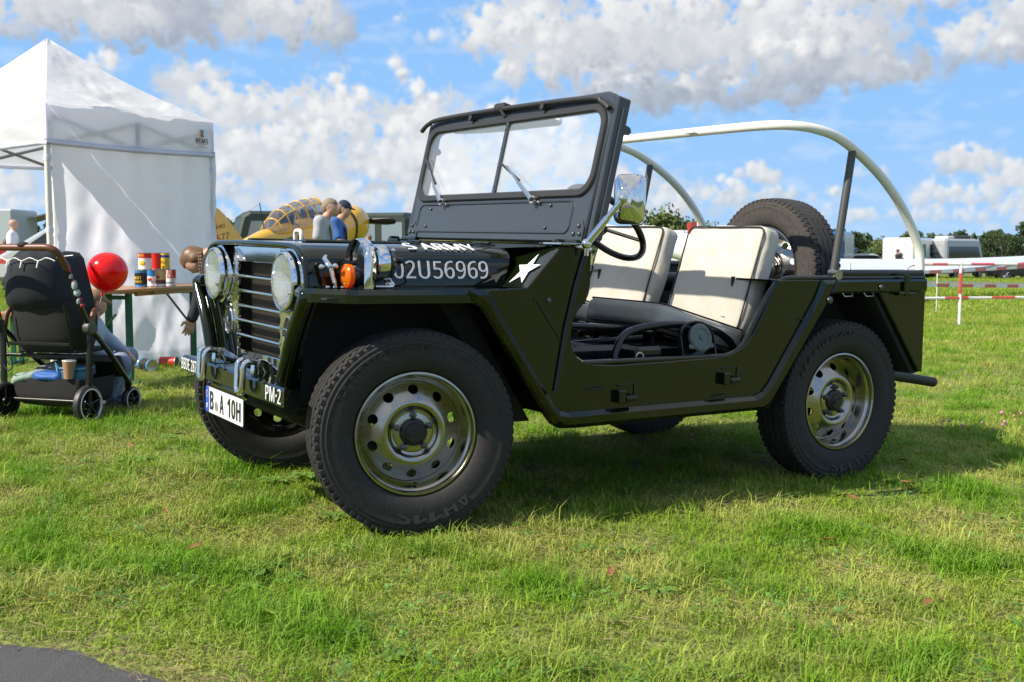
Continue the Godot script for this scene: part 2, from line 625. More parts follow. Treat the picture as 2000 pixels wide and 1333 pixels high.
# ---------------------------------------------------------------- the off-road car
func build_materials() -> void:
	var p := mat(0.0040, 0.0078, 0.0022, 0.3)
	p.metallic_specular = 0.5
	p.clearcoat_enabled = true
	p.clearcoat = 0.15
	p.clearcoat_roughness = 0.03
	p.roughness = 1.0
	p.roughness_texture = noise_tex(0.02, 3, 256, 5, [[0.0, Color(0.05, 0.05, 0.05)], [0.55, Color(0.09, 0.09, 0.09)], [1.0, Color(0.22, 0.22, 0.22)]])
	p.normal_enabled = true
	p.normal_texture = noise_tex(0.012, 9, 256, 2, [], true, 1.2)
	p.normal_scale = 0.07
	M.paint = tri_map(p, 1.3)
	var pd := mat(0.020, 0.022, 0.014, 0.35)
	M.paint_in = pd
	M.black = mat(0.012, 0.012, 0.013, 0.45)
	M.dark = mat(0.015, 0.015, 0.014, 0.85)
	M.gloss_black = mat(0.010, 0.011, 0.013, 0.12)
	M.chrome = mat(0.72, 0.72, 0.71, 0.05, 1.0)
	var wc := mat(0.38, 0.36, 0.31, 0.12, 1.0)
	wc.roughness = 1.0
	wc.roughness_texture = noise_tex(0.03, 14, 128, 4, [[0.0, Color(0.12, 0.12, 0.12)], [1.0, Color(0.32, 0.32, 0.32)]])
	M.wheel = tri_map(wc, 6.0)
	M.steel = mat(0.42, 0.42, 0.41, 0.28, 1.0)
	var ty := mat(0.021, 0.021, 0.022, 0.75)
	ty.albedo_texture = noise_tex(0.03, 21, 256, 5, [[0.0, Color(0.72, 0.72, 0.74)], [0.6, Color(0.95, 0.93, 0.9)], [1.0, Color(1.0, 1.0, 1.0)]])
	ty.normal_enabled = true
	ty.normal_texture = noise_tex(0.06, 22, 256, 3, [], true, 3.0)
	ty.normal_scale = 0.25
	M.tyre = tri_map(ty, 5.0)
	M.tyre_text = mat(0.018, 0.018, 0.019, 0.65)
	var sp := mat(0.060, 0.057, 0.054, 0.9)
	sp.albedo_texture = ty.albedo_texture
	M.tyre_dusty = tri_map(sp, 5.0)
	var cv := mat(0.52, 0.50, 0.455, 0.85)
	cv.normal_enabled = true
	cv.normal_texture = noise_tex(0.015, 31, 256, 4, [], true, 5.0)
	cv.normal_scale = 0.35
	cv.albedo_texture = noise_tex(0.012, 33, 256, 5, [[0.0, Color(0.95, 0.94, 0.90)], [0.5, Color(0.985, 0.98, 0.965)], [1.0, Color(1, 1, 1)]])
	M.canvas = tri_map(cv, 2.0)
	M.white_paint = mat(0.80, 0.80, 0.78, 0.35)
	M.cream_tube = mat(0.74, 0.75, 0.70, 0.32)
	M.white_print = mat(0.75, 0.76, 0.76, 0.5)
	var gl := StandardMaterial3D.new()
	gl.albedo_color = Color(0.95, 0.98, 1.0, 0.06)
	gl.transparency = BaseMaterial3D.TRANSPARENCY_ALPHA
	gl.roughness = 0.02
	M.glass = gl
	M.rubber = mat(0.022, 0.022, 0.023, 0.5)
	var lens := mat(0.9, 0.95, 0.93, 0.05)
	lens.refraction_enabled = true
	lens.refraction_scale = 0.05
	lens.albedo_color.a = 0.02
	lens.normal_enabled = true
	M.lens = lens
	var am := mat(0.95, 0.25, 0.01, 0.18)
	am.backlight_enabled = true
	am.backlight = Color(1.0, 0.35, 0.02)
	M.amber = am
	M.brown_core = mat(0.13, 0.115, 0.095, 0.55, 0.5)

func wheel(parent: Node, at: Vector3, basis: Basis, called := "wheel", dusty := false, lettered := false) -> Node3D:
	# local axis z points out of the dished face
	var w := sub(called, parent)
	w.transform = Transform3D(basis, at)
	var tyre_mat: Material = M.tyre_dusty if dusty else M.tyre
	if not M.has("wheel_mesh"):
		M.wheel_mesh = make_wheel_meshes()
	for k in M.wheel_mesh:
		var nm: String = k[0]
		var ma: Material = k[2]
		if nm == "tyre":
			ma = tyre_mat
		if nm == "tread" and dusty:
			ma = mat(0.03, 0.03, 0.032, 0.9)
		var o := MeshInstance3D.new()
		o.name = nm
		o.mesh = k[1].mesh() if k[1] is G else k[1]
		o.material_override = ma
		o.transform = k[3]
		w.add_child(o, true)
	if lettered:
		for word in [["HANKOOK", 2.62, 1.0], ["AH11S", -0.95, 1.0]]:
			var s: String = word[0]
			for i in s.length():
				var a: float = word[1] - 0.19 * i * word[2]
				var rad := 0.300
				var up := Vector3(cos(a), sin(a), 0)
				var f := Transform3D(Basis(up.rotated(Vector3.BACK, -PI / 2), up, Vector3.BACK), up * rad + Vector3(0, 0, 0.0985))
				f.basis = f.basis.rotated(up.rotated(Vector3.BACK, -PI / 2), 0.22)
				letters("letter", s[i], 0.042, f, M.tyre_text, w, 0.05, "Droid Sans", true, 0.0022)
	return w

func make_wheel_meshes() -> Array:
	var res := []
	var R := 0.372
	# carcass: sidewalls, lathed about z
	var toz := Transform3D(Basis(Vector3.RIGHT, Vector3.BACK, Vector3.UP * -1.0), Vector3.ZERO)
	var g := G.new()
	var side := [Vector2(0.222, 0.062), Vector2(0.229, 0.078), Vector2(0.238, 0.086), Vector2(0.255, 0.094), Vector2(0.275, 0.098), Vector2(0.300, 0.0985), Vector2(0.318, 0.0965), Vector2(0.320, 0.0975), Vector2(0.326, 0.0972), Vector2(0.328, 0.0952), Vector2(0.336, 0.094), Vector2(0.338, 0.0948), Vector2(0.342, 0.0942), Vector2(0.344, 0.0922), Vector2(0.350, 0.0902), Vector2(0.352, 0.0908), Vector2(0.356, 0.0895), Vector2(0.358, 0.087), Vector2(0.362, 0.083)]
	g.lathe(side, toz, 96)
	var back := []
	for p in side:
		back.push_front(Vector2(p.x, -p.y))
	g.lathe(back, toz, 96)
	g.lathe([Vector2(0.362, -0.083), Vector2(0.363, 0.0), Vector2(0.362, 0.083)].map(func(p): return Vector2(p.x - 0.004, p.y)), toz, 96)
	res.append(["tyre", flip(g), M.tyre, Transform3D()])
	# tread: four ribs with wandering grooves and notched shoulders
	g = G.new()
	var N := 288
	var edges := [[-0.083, -0.056, 4], [-0.050, -0.020, 0], [-0.014, 0.014, 0], [0.020, 0.050, 0], [0.056, 0.083, 4]]
	for e in edges:
		var rows := []
		var gg := g.next()
		for i in N + 1:
			var a := TAU * (i % N) / N
			var wob := 0.0028 * (1.0 if (i / 2) % 4 < 2 else -1.0)
			var z0: float = e[0] + (0.0 if e[0] < -0.08 else wob)
			var z1: float = e[1] + (0.0 if e[1] > 0.08 else wob)
			var crown := func(z: float) -> float: return R - 0.006 * pow(z / 0.083, 2)
			var cut := 0.0
			if e[2] == 4 and i % 4 == 0:
				cut = 0.005
			var c := Vector3(cos(a), sin(a), 0)
			var lo := 0.359
			rows.append([c * lo + Vector3(0, 0, z0), c * (crown.call(z0) - cut) + Vector3(0, 0, z0 + 0.001), c * (crown.call((z0 + z1) / 2) - cut * 0.6) + Vector3(0, 0, (z0 + z1) / 2), c * (crown.call(z1) - cut) + Vector3(0, 0, z1 - 0.001), c * lo + Vector3(0, 0, z1)])
		for i in N:
			for k in 4:
				g.face([rows[i][k], rows[i][k + 1], rows[i + 1][k + 1], rows[i + 1][k]], (rows[i][2] as Vector3) if k in [1, 2] else Vector3(0, 0, -1 if k == 0 else 1), -1)
	# shoulder lugs
	for i in 72:
		var a := TAU * i / 72
		for s in [-1.0, 1.0]:
			var b := Basis(Vector3(cos(a), sin(a), 0), Vector3(-sin(a), cos(a), 0), Vector3.BACK)
			g.box(b * Vector3(0.356, 0, s * 0.0855), Vector3(0.022, 0.021, 0.012), 0.003, b)
	res.append(["tread", g.mesh(), M.tyre, Transform3D()])
	# steel rim and disc
	g = G.new()
	var rim := [Vector2(0.226, 0.070), Vector2(0.222, 0.079), Vector2(0.215, 0.080), Vector2(0.211, 0.074), Vector2(0.210, 0.060), Vector2(0.203, 0.054), Vector2(0.199, 0.048), Vector2(0.196, 0.030), Vector2(0.186, 0.012), Vector2(0.180, 0.0), Vector2(0.180, -0.05), Vector2(0.20, -0.065), Vector2(0.222, -0.075)]
	g.lathe(rim, toz, 64)
	# disc outside of the ring of holes, inner dish and hub face
	g.lathe([Vector2(0.118, 0.046), Vector2(0.112, 0.0495), Vector2(0.104, 0.050), Vector2(0.096, 0.047), Vector2(0.090, 0.040), Vector2(0.085, 0.034), Vector2(0.078, 0.031), Vector2(0.074, 0.031), Vector2(0.072, 0.034), Vector2(0.068, 0.036), Vector2(0.040, 0.036)], toz, 64)
	# ring with ten holes
	var cone := func(r: float) -> float: return 0.006 + (0.182 - r) / (0.182 - 0.118) * 0.040
	var gg := g.next()
	for k in 10:
		var a0 := TAU * (k + 0.5) / 10
		var ou := []
		var inn := []
		var n := 24
		for i in n:
			var t := TAU * i / n
			var dx := cos(t)
			var dy := sin(t)
			var sc := 1.0 / maxf(absf(dx), absf(dy))
			ou.append(Vector2(0.150 + dx * sc * 0.032, a0 + dy * sc * PI / 10))
			inn.append(Vector2(0.153 + dx * 0.0165, a0 + dy * 0.0165 * 1.15 / 0.153))
		for i in n:
			var j := (i + 1) % n
			var q := []
			for p in [ou[i], ou[j], inn[j], inn[i]]:
				q.append(Vector3(cos(p.y) * p.x, sin(p.y) * p.x, cone.call(p.x)))
			g.face(q, Vector3(0, 0, 1), gg)
			var b1: Vector3 = q[2]
			var b2: Vector3 = q[3]
			g.face([b1, b2, b2 - Vector3(0, 0, 0.006), b1 - Vector3(0, 0, 0.006)], Vector3(cos(a0), sin(a0), 0) * 0.15 - (b1 + b2) / 2)
	res.append(["rim", flip2(g), M.wheel, Transform3D()])
	# hub and nuts
	g = G.new()
	g.lathe([Vector2(0.052, 0.030), Vector2(0.050, 0.046), Vector2(0.044, 0.052), Vector2(0.036, 0.056), Vector2(0.034, 0.062), Vector2(0.0, 0.064)], toz, 32)
	g.box(Vector3(0, 0, 0.066), Vector3(0.052, 0.012, 0.010), 0.003, Basis(Vector3.BACK, 0.3))
	res.append(["hub", flip2(g), M.black, Transform3D()])
	g = G.new()
	g.lathe([Vector2(0.013, -0.004), Vector2(0.013, 0.004), Vector2(0.0105, 0.006), Vector2(0.0105, 0.018), Vector2(0.006, 0.021), Vector2(0.005, 0.027), Vector2(0.0, 0.028)], toz, 6)
	var nut := flip2(g)
	for k in 5:
		var a := TAU * (k + 0.25) / 5 + 1.3
		res.append(["wheel_nut", nut, M.steel_dark, Transform3D(Basis(), Vector3(cos(a) * 0.0635, sin(a) * 0.0635, 0.038))])
	g = G.new()
	g.tube([Vector3(0.01, -0.188, 0.030), Vector3(0.012, -0.184, 0.05)], 0.005, 8)
	res.append(["valve", g.mesh(), M.black, Transform3D()])
	return res

func flip(g: G) -> ArrayMesh:
	return g.mesh()
func flip2(g: G) -> ArrayMesh:
	return g.mesh()

func soft_box(s: Vector3, r: float, n: int, amp: float, seed_: int, bulge := 0.0) -> G:
	# cushion: rounded box, centred, with crumpled faces
	var g := G.new()
	var fn := FastNoiseLite.new()
	fn.seed = seed_
	fn.frequency = 5.0
	fn.fractal_octaves = 3
	var h := s / 2
	var ax := [Vector3.RIGHT, Vector3.UP, Vector3.BACK]
	for i in 3:
		for sg in [-1.0, 1.0]:
			var rows := []
			for a in n + 1:
				var row := []
				for b in n + 1:
					var u := float(a) / n * 2.0 - 1.0
					var v := float(b) / n * 2.0 - 1.0
					u = sin(u * PI / 2) * 0.35 + u * 0.65
					v = sin(v * PI / 2) * 0.35 + v * 0.65
					var p: Vector3 = ax[i] * h[i] * sg + ax[(i + 1) % 3] * h[(i + 1) % 3] * u * sg + ax[(i + 2) % 3] * h[(i + 2) % 3] * v
					var c := p.clamp(-h + Vector3.ONE * r, h - Vector3.ONE * r)
					var d := p - c
					var q := c + (d.normalized() * r if d.length() > 1e-6 else Vector3.ZERO)
					var mid := (1.0 - u * u) * (1.0 - v * v)
					q += ax[i] * sg * bulge * mid
					q += q.normalized() * amp * fn.get_noise_3dv(p)
					row.append(q)
				rows.append(row)
			g.strip(rows, 1)
	return g

func build_jeep() -> void:
	M.steel_dark = mat(0.12, 0.12, 0.12, 0.35, 0.9)
	var t := thing("off_road_car", "glossy dark olive army off-road car with open top and white roll hoop", "off-road car")
	t.transform = Transform3D(Basis(Vector3(0.8474, -0.01629, -0.5307), Vector3(0.02476, 0.99965, 0.00885), Vector3(0.53037, -0.02064, 0.84751)), Vector3(-0.7333, 0.0177, -4.6528))
	var TOP := Transform3D(Basis(Vector3.RIGHT, Vector3.FORWARD, Vector3.UP), Vector3.ZERO)   # polygon (x, -z), height z
	var FRONT := Transform3D(Basis(Vector3.BACK, Vector3.UP, Vector3.LEFT), Vector3.ZERO)      # polygon (z, y), z axis = -x
	# --- wheels
	var steer := Basis(Vector3.UP, -0.214)
	wheel(t, Vector3(0, 0.371, 0.672), steer, "wheel", false, true)
	wheel(t, Vector3(2.159, 0.371, 0.672), Basis(), "wheel", false, true)
	wheel(t, Vector3(0, 0.371, -0.672), Basis(Vector3.UP, PI - 0.214))
	wheel(t, Vector3(2.159, 0.371, -0.672), Basis(Vector3.UP, PI))
	wheel(t, Vector3(2.49, 0.950, -0.03), Basis(Vector3.UP, -PI / 2), "spare_wheel", true)
	# --- body sides
	var side := [Vector2(0.20, 0.884), Vector2(0.42, 0.893), Vector2(0.569, 1.051), Vector2(0.700, 1.051), Vector2(0.698, 0.90), Vector2(0.688, 0.85), Vector2(0.645, 0.812), Vector2(0.620, 0.745), Vector2(0.615, 0.70), Vector2(0.621, 0.675), Vector2(0.634, 0.652), Vector2(0.655, 0.63), Vector2(0.685, 0.61), Vector2(0.733, 0.597), Vector2(0.832, 0.590), Vector2(1.09, 0.595), Vector2(1.364, 0.603), Vector2(1.42, 0.609), Vector2(1.463, 0.620), Vector2(1.505, 0.637), Vector2(1.539, 0.662), Vector2(1.565, 0.692), Vector2(1.617, 0.775), Vector2(1.697, 0.926), Vector2(2.03, 0.928), Vector2(2.672, 0.934), Vector2(2.681, 0.489), Vector2(2.652, 0.492), Vector2(2.352, 0.866), Vector2(2.012, 0.864), Vector2(1.980, 0.80), Vector2(1.700, 0.425), Vector2(1.669, 0.385), Vector2(1.625, 0.366), Vector2(0.640, 0.352), Vector2(0.586, 0.354), Vector2(0.550, 0.372), Vector2(0.526, 0.40), Vector2(0.222, 0.822), Vector2(0.18, 0.846)]
	for s in [1.0, -1.0]:
		var g := G.new()
		g.prism(side, 0.755 * s, 0.78 * s, Transform3D(), 0.005)
		obj("side_panel", g, M.paint, t)
		# proud band that follows the wheel arches and the sill
		g = G.new()
		var band := [Vector2(0.245, 0.884), Vector2(0.315, 0.77), Vector2(0.548, 0.448), Vector2(0.575, 0.424), Vector2(0.615, 0.416), Vector2(1.58, 0.430), Vector2(1.625, 0.445), Vector2(1.665, 0.485), Vector2(1.92, 0.845), Vector2(1.962, 0.927), Vector2(2.052, 0.928), Vector2(2.014, 0.862), Vector2(1.983, 0.802), Vector2(1.703, 0.427), Vector2(1.671, 0.387), Vector2(1.627, 0.368), Vector2(0.642, 0.354), Vector2(0.588, 0.356), Vector2(0.553, 0.374), Vector2(0.529, 0.402), Vector2(0.225, 0.824), Vector2(0.183, 0.848), Vector2(0.165, 0.884)]
		g.prism(band, 0.777 * s, 0.804 * s, Transform3D(), 0.017)
		obj("arch_band", g, M.paint, t)
		# rear quarter top flange
		g = G.new()
		g.prism([Vector2(2.056, 0.9275), Vector2(2.667, 0.9335), Vector2(2.669, 0.872), Vector2(2.36, 0.868), Vector2(2.02, 0.866)], 0.777 * s, 0.797 * s, Transform3D(), 0.01)
		obj("rear_flange", g, M.paint, t)
		# rib on the cowl side
		g = G.new()
		g.tube([Vector3(0.445, 0.847, 0.781 * s), Vector3(0.462, 0.845, 0.781 * s), Vector3(0.575, 0.690, 0.781 * s)], 0.004, 6)
		obj("pressed_rib", g, M.paint, t)
		# door seam weather strip
		g = G.new()
		g.tube([Vector3(0.672, 1.03, 0.786 * s), Vector3(0.632, 0.90, 0.786 * s), Vector3(0.592, 0.74, 0.786 * s), Vector3(0.553, 0.50, 0.786 * s)], 0.009, 6, false, true, Vector2(1, 0.7))
		obj("weather_strip", g, M.black, t)
		g = G.new()
		g.tube([Vector3(0.684, 1.03, 0.785 * s), Vector3(0.644, 0.90, 0.785 * s), Vector3(0.604, 0.74, 0.785 * s), Vector3(0.562, 0.50, 0.785 * s)], 0.005, 6)
		for k in 9:
			var y := 0.56 + 0.055 * k
			g.ball(Vector3(0.585 + (y - 0.5) * 0.23 + 0.018, y, 0.781 * s), Vector3(0.005, 0.005, 0.003), 8)
		obj("trim_strip", g, M.paint, t)
		# top edge rails of the tub and the cut-out
		g = G.new()
		g.tube(fillet([Vector3(0.700, 1.03, 0.766 * s), Vector3(0.70, 0.86, 0.766 * s), Vector3(0.625, 0.79, 0.766 * s), Vector3(0.608, 0.60, 0.766 * s), Vector3(1.50, 0.605, 0.766 * s), Vector3(1.700, 0.932, 0.766 * s), Vector3(2.668, 0.940, 0.766 * s)], 0.09, 6), 0.012, 8)
		obj("edge_rail", g, M.paint, t)
		# fender: slab with rounded edge, chamfered corner
		g = G.new()
		var fp := [Vector2(-0.335, -0.50 * s), Vector2(-0.385, -0.555 * s), Vector2(-0.400, -0.62 * s), Vector2(-0.385, -0.660 * s), Vector2(-0.30, -0.758 * s), Vector2(-0.26, -0.782 * s), Vector2(0.21, -0.782 * s), Vector2(0.42, -0.772 * s), Vector2(0.42, -0.54 * s), Vector2(-0.28, -0.50 * s)]
		var ft := TOP
		ft.basis = Basis(Vector3.FORWARD, -0.012).rotated(Vector3.UP, 0) * TOP.basis
		g.prism(fp, 0.838, 0.884, TOP, 0.017)
		obj("front_fender", g, M.paint, t)
		# slanting lip that runs from the fender corner down to the bumper
		g = G.new()
		g.tube(fillet([Vector3(-0.372, 0.864, 0.555 * s), Vector3(-0.385, 0.864, 0.638 * s), Vector3(-0.385, 0.70, 0.50 * s), Vector3(-0.385, 0.51, 0.40 * s)], 0.06, 6), 0.030, 12, false, true, Vector2(0.8, 1.0))
		obj("fender_lip", g, M.paint, t)
		# wheel house
		g = G.new()
		g.box(Vector3(0.125, 0.66, 0.385 * s), Vector3(0.87, 0.42, 0.012))
		g.prism([Vector2(0.13, 0.85), Vector2(0.49, 0.36), Vector2(0.56, 0.36), Vector2(0.24, 0.85)], 0.39 * s, 0.60 * s)
		g.box(Vector3(0.0, 0.852, 0.56 * s), Vector3(0.72, 0.006, 0.36))
		obj("front_wheel_house", g, M.dark, t)
		g = G.new()
		g.box(Vector3(2.18, 0.68, 0.505 * s), Vector3(0.98, 0.50, 0.012))
		g.prism([Vector2(1.66, 0.37), Vector2(1.70, 0.37), Vector2(2.03, 0.845), Vector2(1.99, 0.86)], 0.51 * s, 0.755 * s)
		g.prism([Vector2(2.36, 0.86), Vector2(2.34, 0.845), Vector2(2.63, 0.48), Vector2(2.66, 0.48)], 0.51 * s, 0.755 * s)
		g.box(Vector3(2.18, 0.868, 0.632 * s), Vector3(0.36, 0.006, 0.25))
		obj("rear_wheel_house", g, M.dark, t)
		# flat top of the rear tub beside the cargo bay
		g = G.new()
		g.box(Vector3(2.185, 0.921, 0.64 * s), Vector3(0.97, 0.008, 0.24))
		obj("tub_top", g, M.paint, t)
		# footman loops, latches and rivets
		for q in [Vector2(0.70, 0.50), Vector2(1.34, 0.44), Vector2(1.83, 0.755)]:
			g = G.new()
			g.tube([Vector3(q.x, q.y, 0.781 * s), Vector3(q.x + 0.005, q.y, 0.79 * s), Vector3(q.x + 0.075, q.y + 0.003, 0.79 * s), Vector3(q.x + 0.08, q.y + 0.003, 0.781 * s)], 0.0035, 6)
			obj("footman_loop", g, M.paint, t)
		for q in [Vector2(0.858, 0.478), Vector2(1.405, 0.525)]:
			g = G.new()
			g.box(Vector3(q.x, q.y - 0.012, 0.795 * s), Vector3(0.035, 0.05, 0.03), 0.003)
			g.tube([Vector3(q.x + 0.02, q.y - 0.022, 0.80 * s), Vector3(q.x + 0.07, q.y - 0.018, 0.80 * s)], 0.013, 8)
			g.tube([Vector3(q.x - 0.01, q.y + 0.03, 0.782 * s), Vector3(q.x + 0.075, q.y + 0.036, 0.782 * s), Vector3(q.x + 0.075, q.y - 0.01, 0.782 * s)], 0.003, 6)
			obj("strap_bracket", g, M.paint, t)
		for q in [Vector2(2.12, 0.872), Vector2(2.26, 0.872)]:
			g = G.new()
			g.tube([Vector3(q.x - 0.03, q.y - 0.004, 0.79 * s), Vector3(q.x - 0.025, q.y - 0.018, 0.80 * s), Vector3(q.x + 0.025, q.y - 0.017, 0.80 * s), Vector3(q.x + 0.03, q.y - 0.003, 0.79 * s)], 0.0035, 6)
			obj("footman_loop", g, M.steel, t)
		g = G.new()
		for q in [Vector4(1.995, 0.838, 0.806, 0.018), Vector4(2.335, 0.895, 0.80, 0.014), Vector4(0.515, 0.845, 0.782, 0.012)]:
			g = G.new()
			g.ball(Vector3(q.x, q.y, q.z * s), Vector3(q.w, q.w, q.w * 0.6), 10)
			obj("body_bolt", g, M.steel_dark, t)
		g = G.new()
		g.box(Vector3(2.50, 0.905, 0.808 * s), Vector3(0.03, 0.10, 0.014), 0.003)
		g.tube([Vector3(2.45, 0.868, 0.806 * s), Vector3(2.56, 0.866, 0.806 * s)], 0.008, 6)
		obj("rail_clamp", g, M.paint, t)
		# rail lying on the tub and the hoop brace
		g = G.new()
		g.tube([Vector3(2.075, 0.955, 0.755 * s), Vector3(2.665, 0.960, 0.755 * s)], 0.0175, 12)
		obj("side_rail", g, M.paint, t)
		g = G.new()
		g.tube([Vector3(2.088, 0.952, 0.735 * s), Vector3(2.186, 1.508, 0.722 * s)], 0.0185, 12)
		obj("hoop_brace", g, M.brace, t)
		g = G.new()
		g.tube([Vector3(2.075, 0.95, 0.73 * s), Vector3(2.075, 0.95, 0.78 * s)], 0.024, 12)
		obj("brace_foot", g, M.wheel, t)
	# --- panels across
	var g := G.new()
	g.box(Vector3(2.667, 0.71, 0), Vector3(0.02, 0.45, 1.52), 0.004)
	obj("tailgate", g, M.paint, t)
	g = G.new()
	g.box(Vector3(1.12, 0.44, 0), Vector3(1.08, 0.02, 1.50))
	g.box(Vector3(2.16, 0.50, 0), Vector3(1.0, 0.02, 1.0))
	g.box(Vector3(0.585, 0.70, 0), Vector3(0.02, 0.60, 1.50))
	g.box(Vector3(1.66, 0.60, 0), Vector3(0.02, 0.30, 1.02))
	g.box(Vector3(1.1, 0.50, -0.02), Vector3(1.0, 0.12, 0.26), 0.04)
	obj("floor_pan", g, M.paint_in, t)
	# dash
	g = G.new()
	g.box(Vector3(0.69, 0.955, 0), Vector3(0.03, 0.17, 1.50), 0.006)
	obj("dashboard", g, M.paint_in, t)
	# --- hood: lofted from ribs of (z, y)
	var secs := []
	var stations := [[-0.362, -0.362, 0.0], [-0.34, -0.34, 0.004], [-0.1, -0.1, 0.006], [0.2, 0.19, 0.008], [0.505, 0.432, 0.006]]
	for sta in stations:
		var half := [Vector2(0.574, 0.850), Vector2(0.574, 0.884), Vector2(0.573, 0.91), Vector2(0.567, 0.945), Vector2(0.558, 0.972), Vector2(0.540, 0.998), Vector2(0.510, 1.016), Vector2(0.470, 1.027), Vector2(0.40, 1.033), Vector2(0.2, 1.036), Vector2(0.0, 1.037)]
		var row := []
		for i in range(half.size() * 2 - 1):
			var k := i if i < half.size() else half.size() * 2 - 2 - i
			var p: Vector2 = half[k]
			var w: float = clampf((p.y - 0.884) / 0.15, 0.0, 1.0)
			row.append(Vector3(lerpf(sta[1], sta[0], w), p.y + sta[2] * w, p.x * (1.0 if i < half.size() else -1.0)))
		secs.append(row)
	g = G.new()
	g.strip(secs)
	obj("hood", g, M.hood, t)
	g = G.new()
	var rimp := []
	for p in secs[0]:
		rimp.append(p + Vector3(-0.002, -0.006, -0.004 * signf(p.z)))
	g.tube(curve(rimp, 2), 0.011, 8)
	obj("hood_rim", g, M.hood, t)
	g = G.new()
	for z in [-0.3, 0.3]:
		g.box(Vector3(0.09, 1.044, z), Vector3(0.72, 0.012, 0.05), 0.005)
	g.box(Vector3(0.12, 1.043, 0), Vector3(0.6, 0.010, 0.30), 0.005)
	obj("hood_rib", g, M.hood, t)
	g = G.new()
	g.tube(fillet([Vector3(-0.12, 1.04, -0.17), Vector3(-0.12, 1.085, -0.17), Vector3(-0.12, 1.085, -0.10), Vector3(-0.12, 1.04, -0.10)], 0.02, 4), 0.008, 8)
	obj("windscreen_rest", g, M.white_paint, t)
	for q in [Vector3(0.49, 1.046, -0.28), Vector3(0.49, 1.046, 0.32)]:
		g = G.new()
		g.box(q, Vector3(0.07, 0.006, 0.10), 0.002)
		g.tube([q + Vector3(0, 0.006, -0.06), q + Vector3(0, 0.006, 0.06)], 0.006, 8)
		for s in [-1.0, 1.0]:
			g.ball(q + Vector3(-0.02, 0.005, 0.03 * s), 0.006, 8)
		obj("hood_hinge", g, M.paint, t)
	letters("lettering", "02U56969", 0.068, frame(Vector3(0.172, 0.950, 0.5690), Vector3(1, 0.004, 0), Vector3(0, 1, -0.24)), M.white_print, t, 0.40, "Droid Sans", false, 0.002)
	letters("lettering", "S ARMY", 0.085, frame(Vector3(0.212, 1.0335, 0.478), Vector3(1, 0.004, 0), Vector3(0, 0.25, -0.97)), M.white_print, t, 0.30, "Droid Sans", false, 0.003)
	# --- cowl
	g = G.new()
	var pu := (Vector3(0.569, 1.051, 0.779) - Vector3(0.42, 0.893, 0.779)).normalized()
	var pn := pu.cross(Vector3(0.42, 0.893, 0.779) - Vector3(0.43, 0.886, 0.57)).normalized()
	if pn.x > 0:
		pn = -pn
	var ca := Vector3(0.0, 1.036, 0.47)
	ca.x = 0.42 + (Vector3(0.0, 0.893, 0.779) - ca).dot(Vector3(0, pn.y, pn.z)) / pn.x
	var pc := (ca + Vector3(0.569, 1.051, 0.779) + Vector3(0.42, 0.893, 0.779) + Vector3(0.43, 0.886, 0.57)) / 4.0 + Vector3(0, -0.006, 0.02) - pu * 0.016
	pc += pn * (0.003 - (pc - Vector3(0.42, 0.893, 0.779)).dot(pn))
	for s in [1.0, -1.0]:
		g.face([ca * Vector3(1, 1, s), Vector3(0.569, 1.051, 0.779 * s), Vector3(0.42, 0.893, 0.779 * s), Vector3(0.43, 0.886, 0.57 * s)], Vector3(-1, 0.6, 0))
	g.face([Vector3(0.500, 1.036, -0.48), Vector3(0.500, 1.036, 0.48), Vector3(0.569, 1.052, 0.76), Vector3(0.569, 1.052, -0.76)], Vector3(-0.2, 1, 0))
	g.face([Vector3(0.569, 1.052, -0.77), Vector3(0.569, 1.052, 0.77), Vector3(0.715, 1.058, 0.77), Vector3(0.715, 1.058, -0.77)], Vector3(0, 1, 0))
	g.face([Vector3(0.49, 1.034, -0.5), Vector3(0.49, 1.034, 0.5), Vector3(0.49, 0.6, 0.5), Vector3(0.49, 0.6, -0.5)], Vector3(-1, 0, 0))
	obj("cowl", g, M.cowl, t)
	# star on the slanting cowl panel
	g = G.new()
	var stp := []
	for k in 10:
		var a := PI / 2 + TAU * k / 10 
		var r := 0.084 if k % 2 == 0 else 0.033
		stp.append(Vector2(cos(a) * r, sin(a) * r))
	g.prism(stp, 0.001, 0.003, Transform3D(Basis(pu.cross(pn), pu, pn), pc))
	obj("star_marking", g, M.white_print, t)
	build_jeep_front(t)
	build_jeep_windscreen(t)
	build_jeep_inside(t)

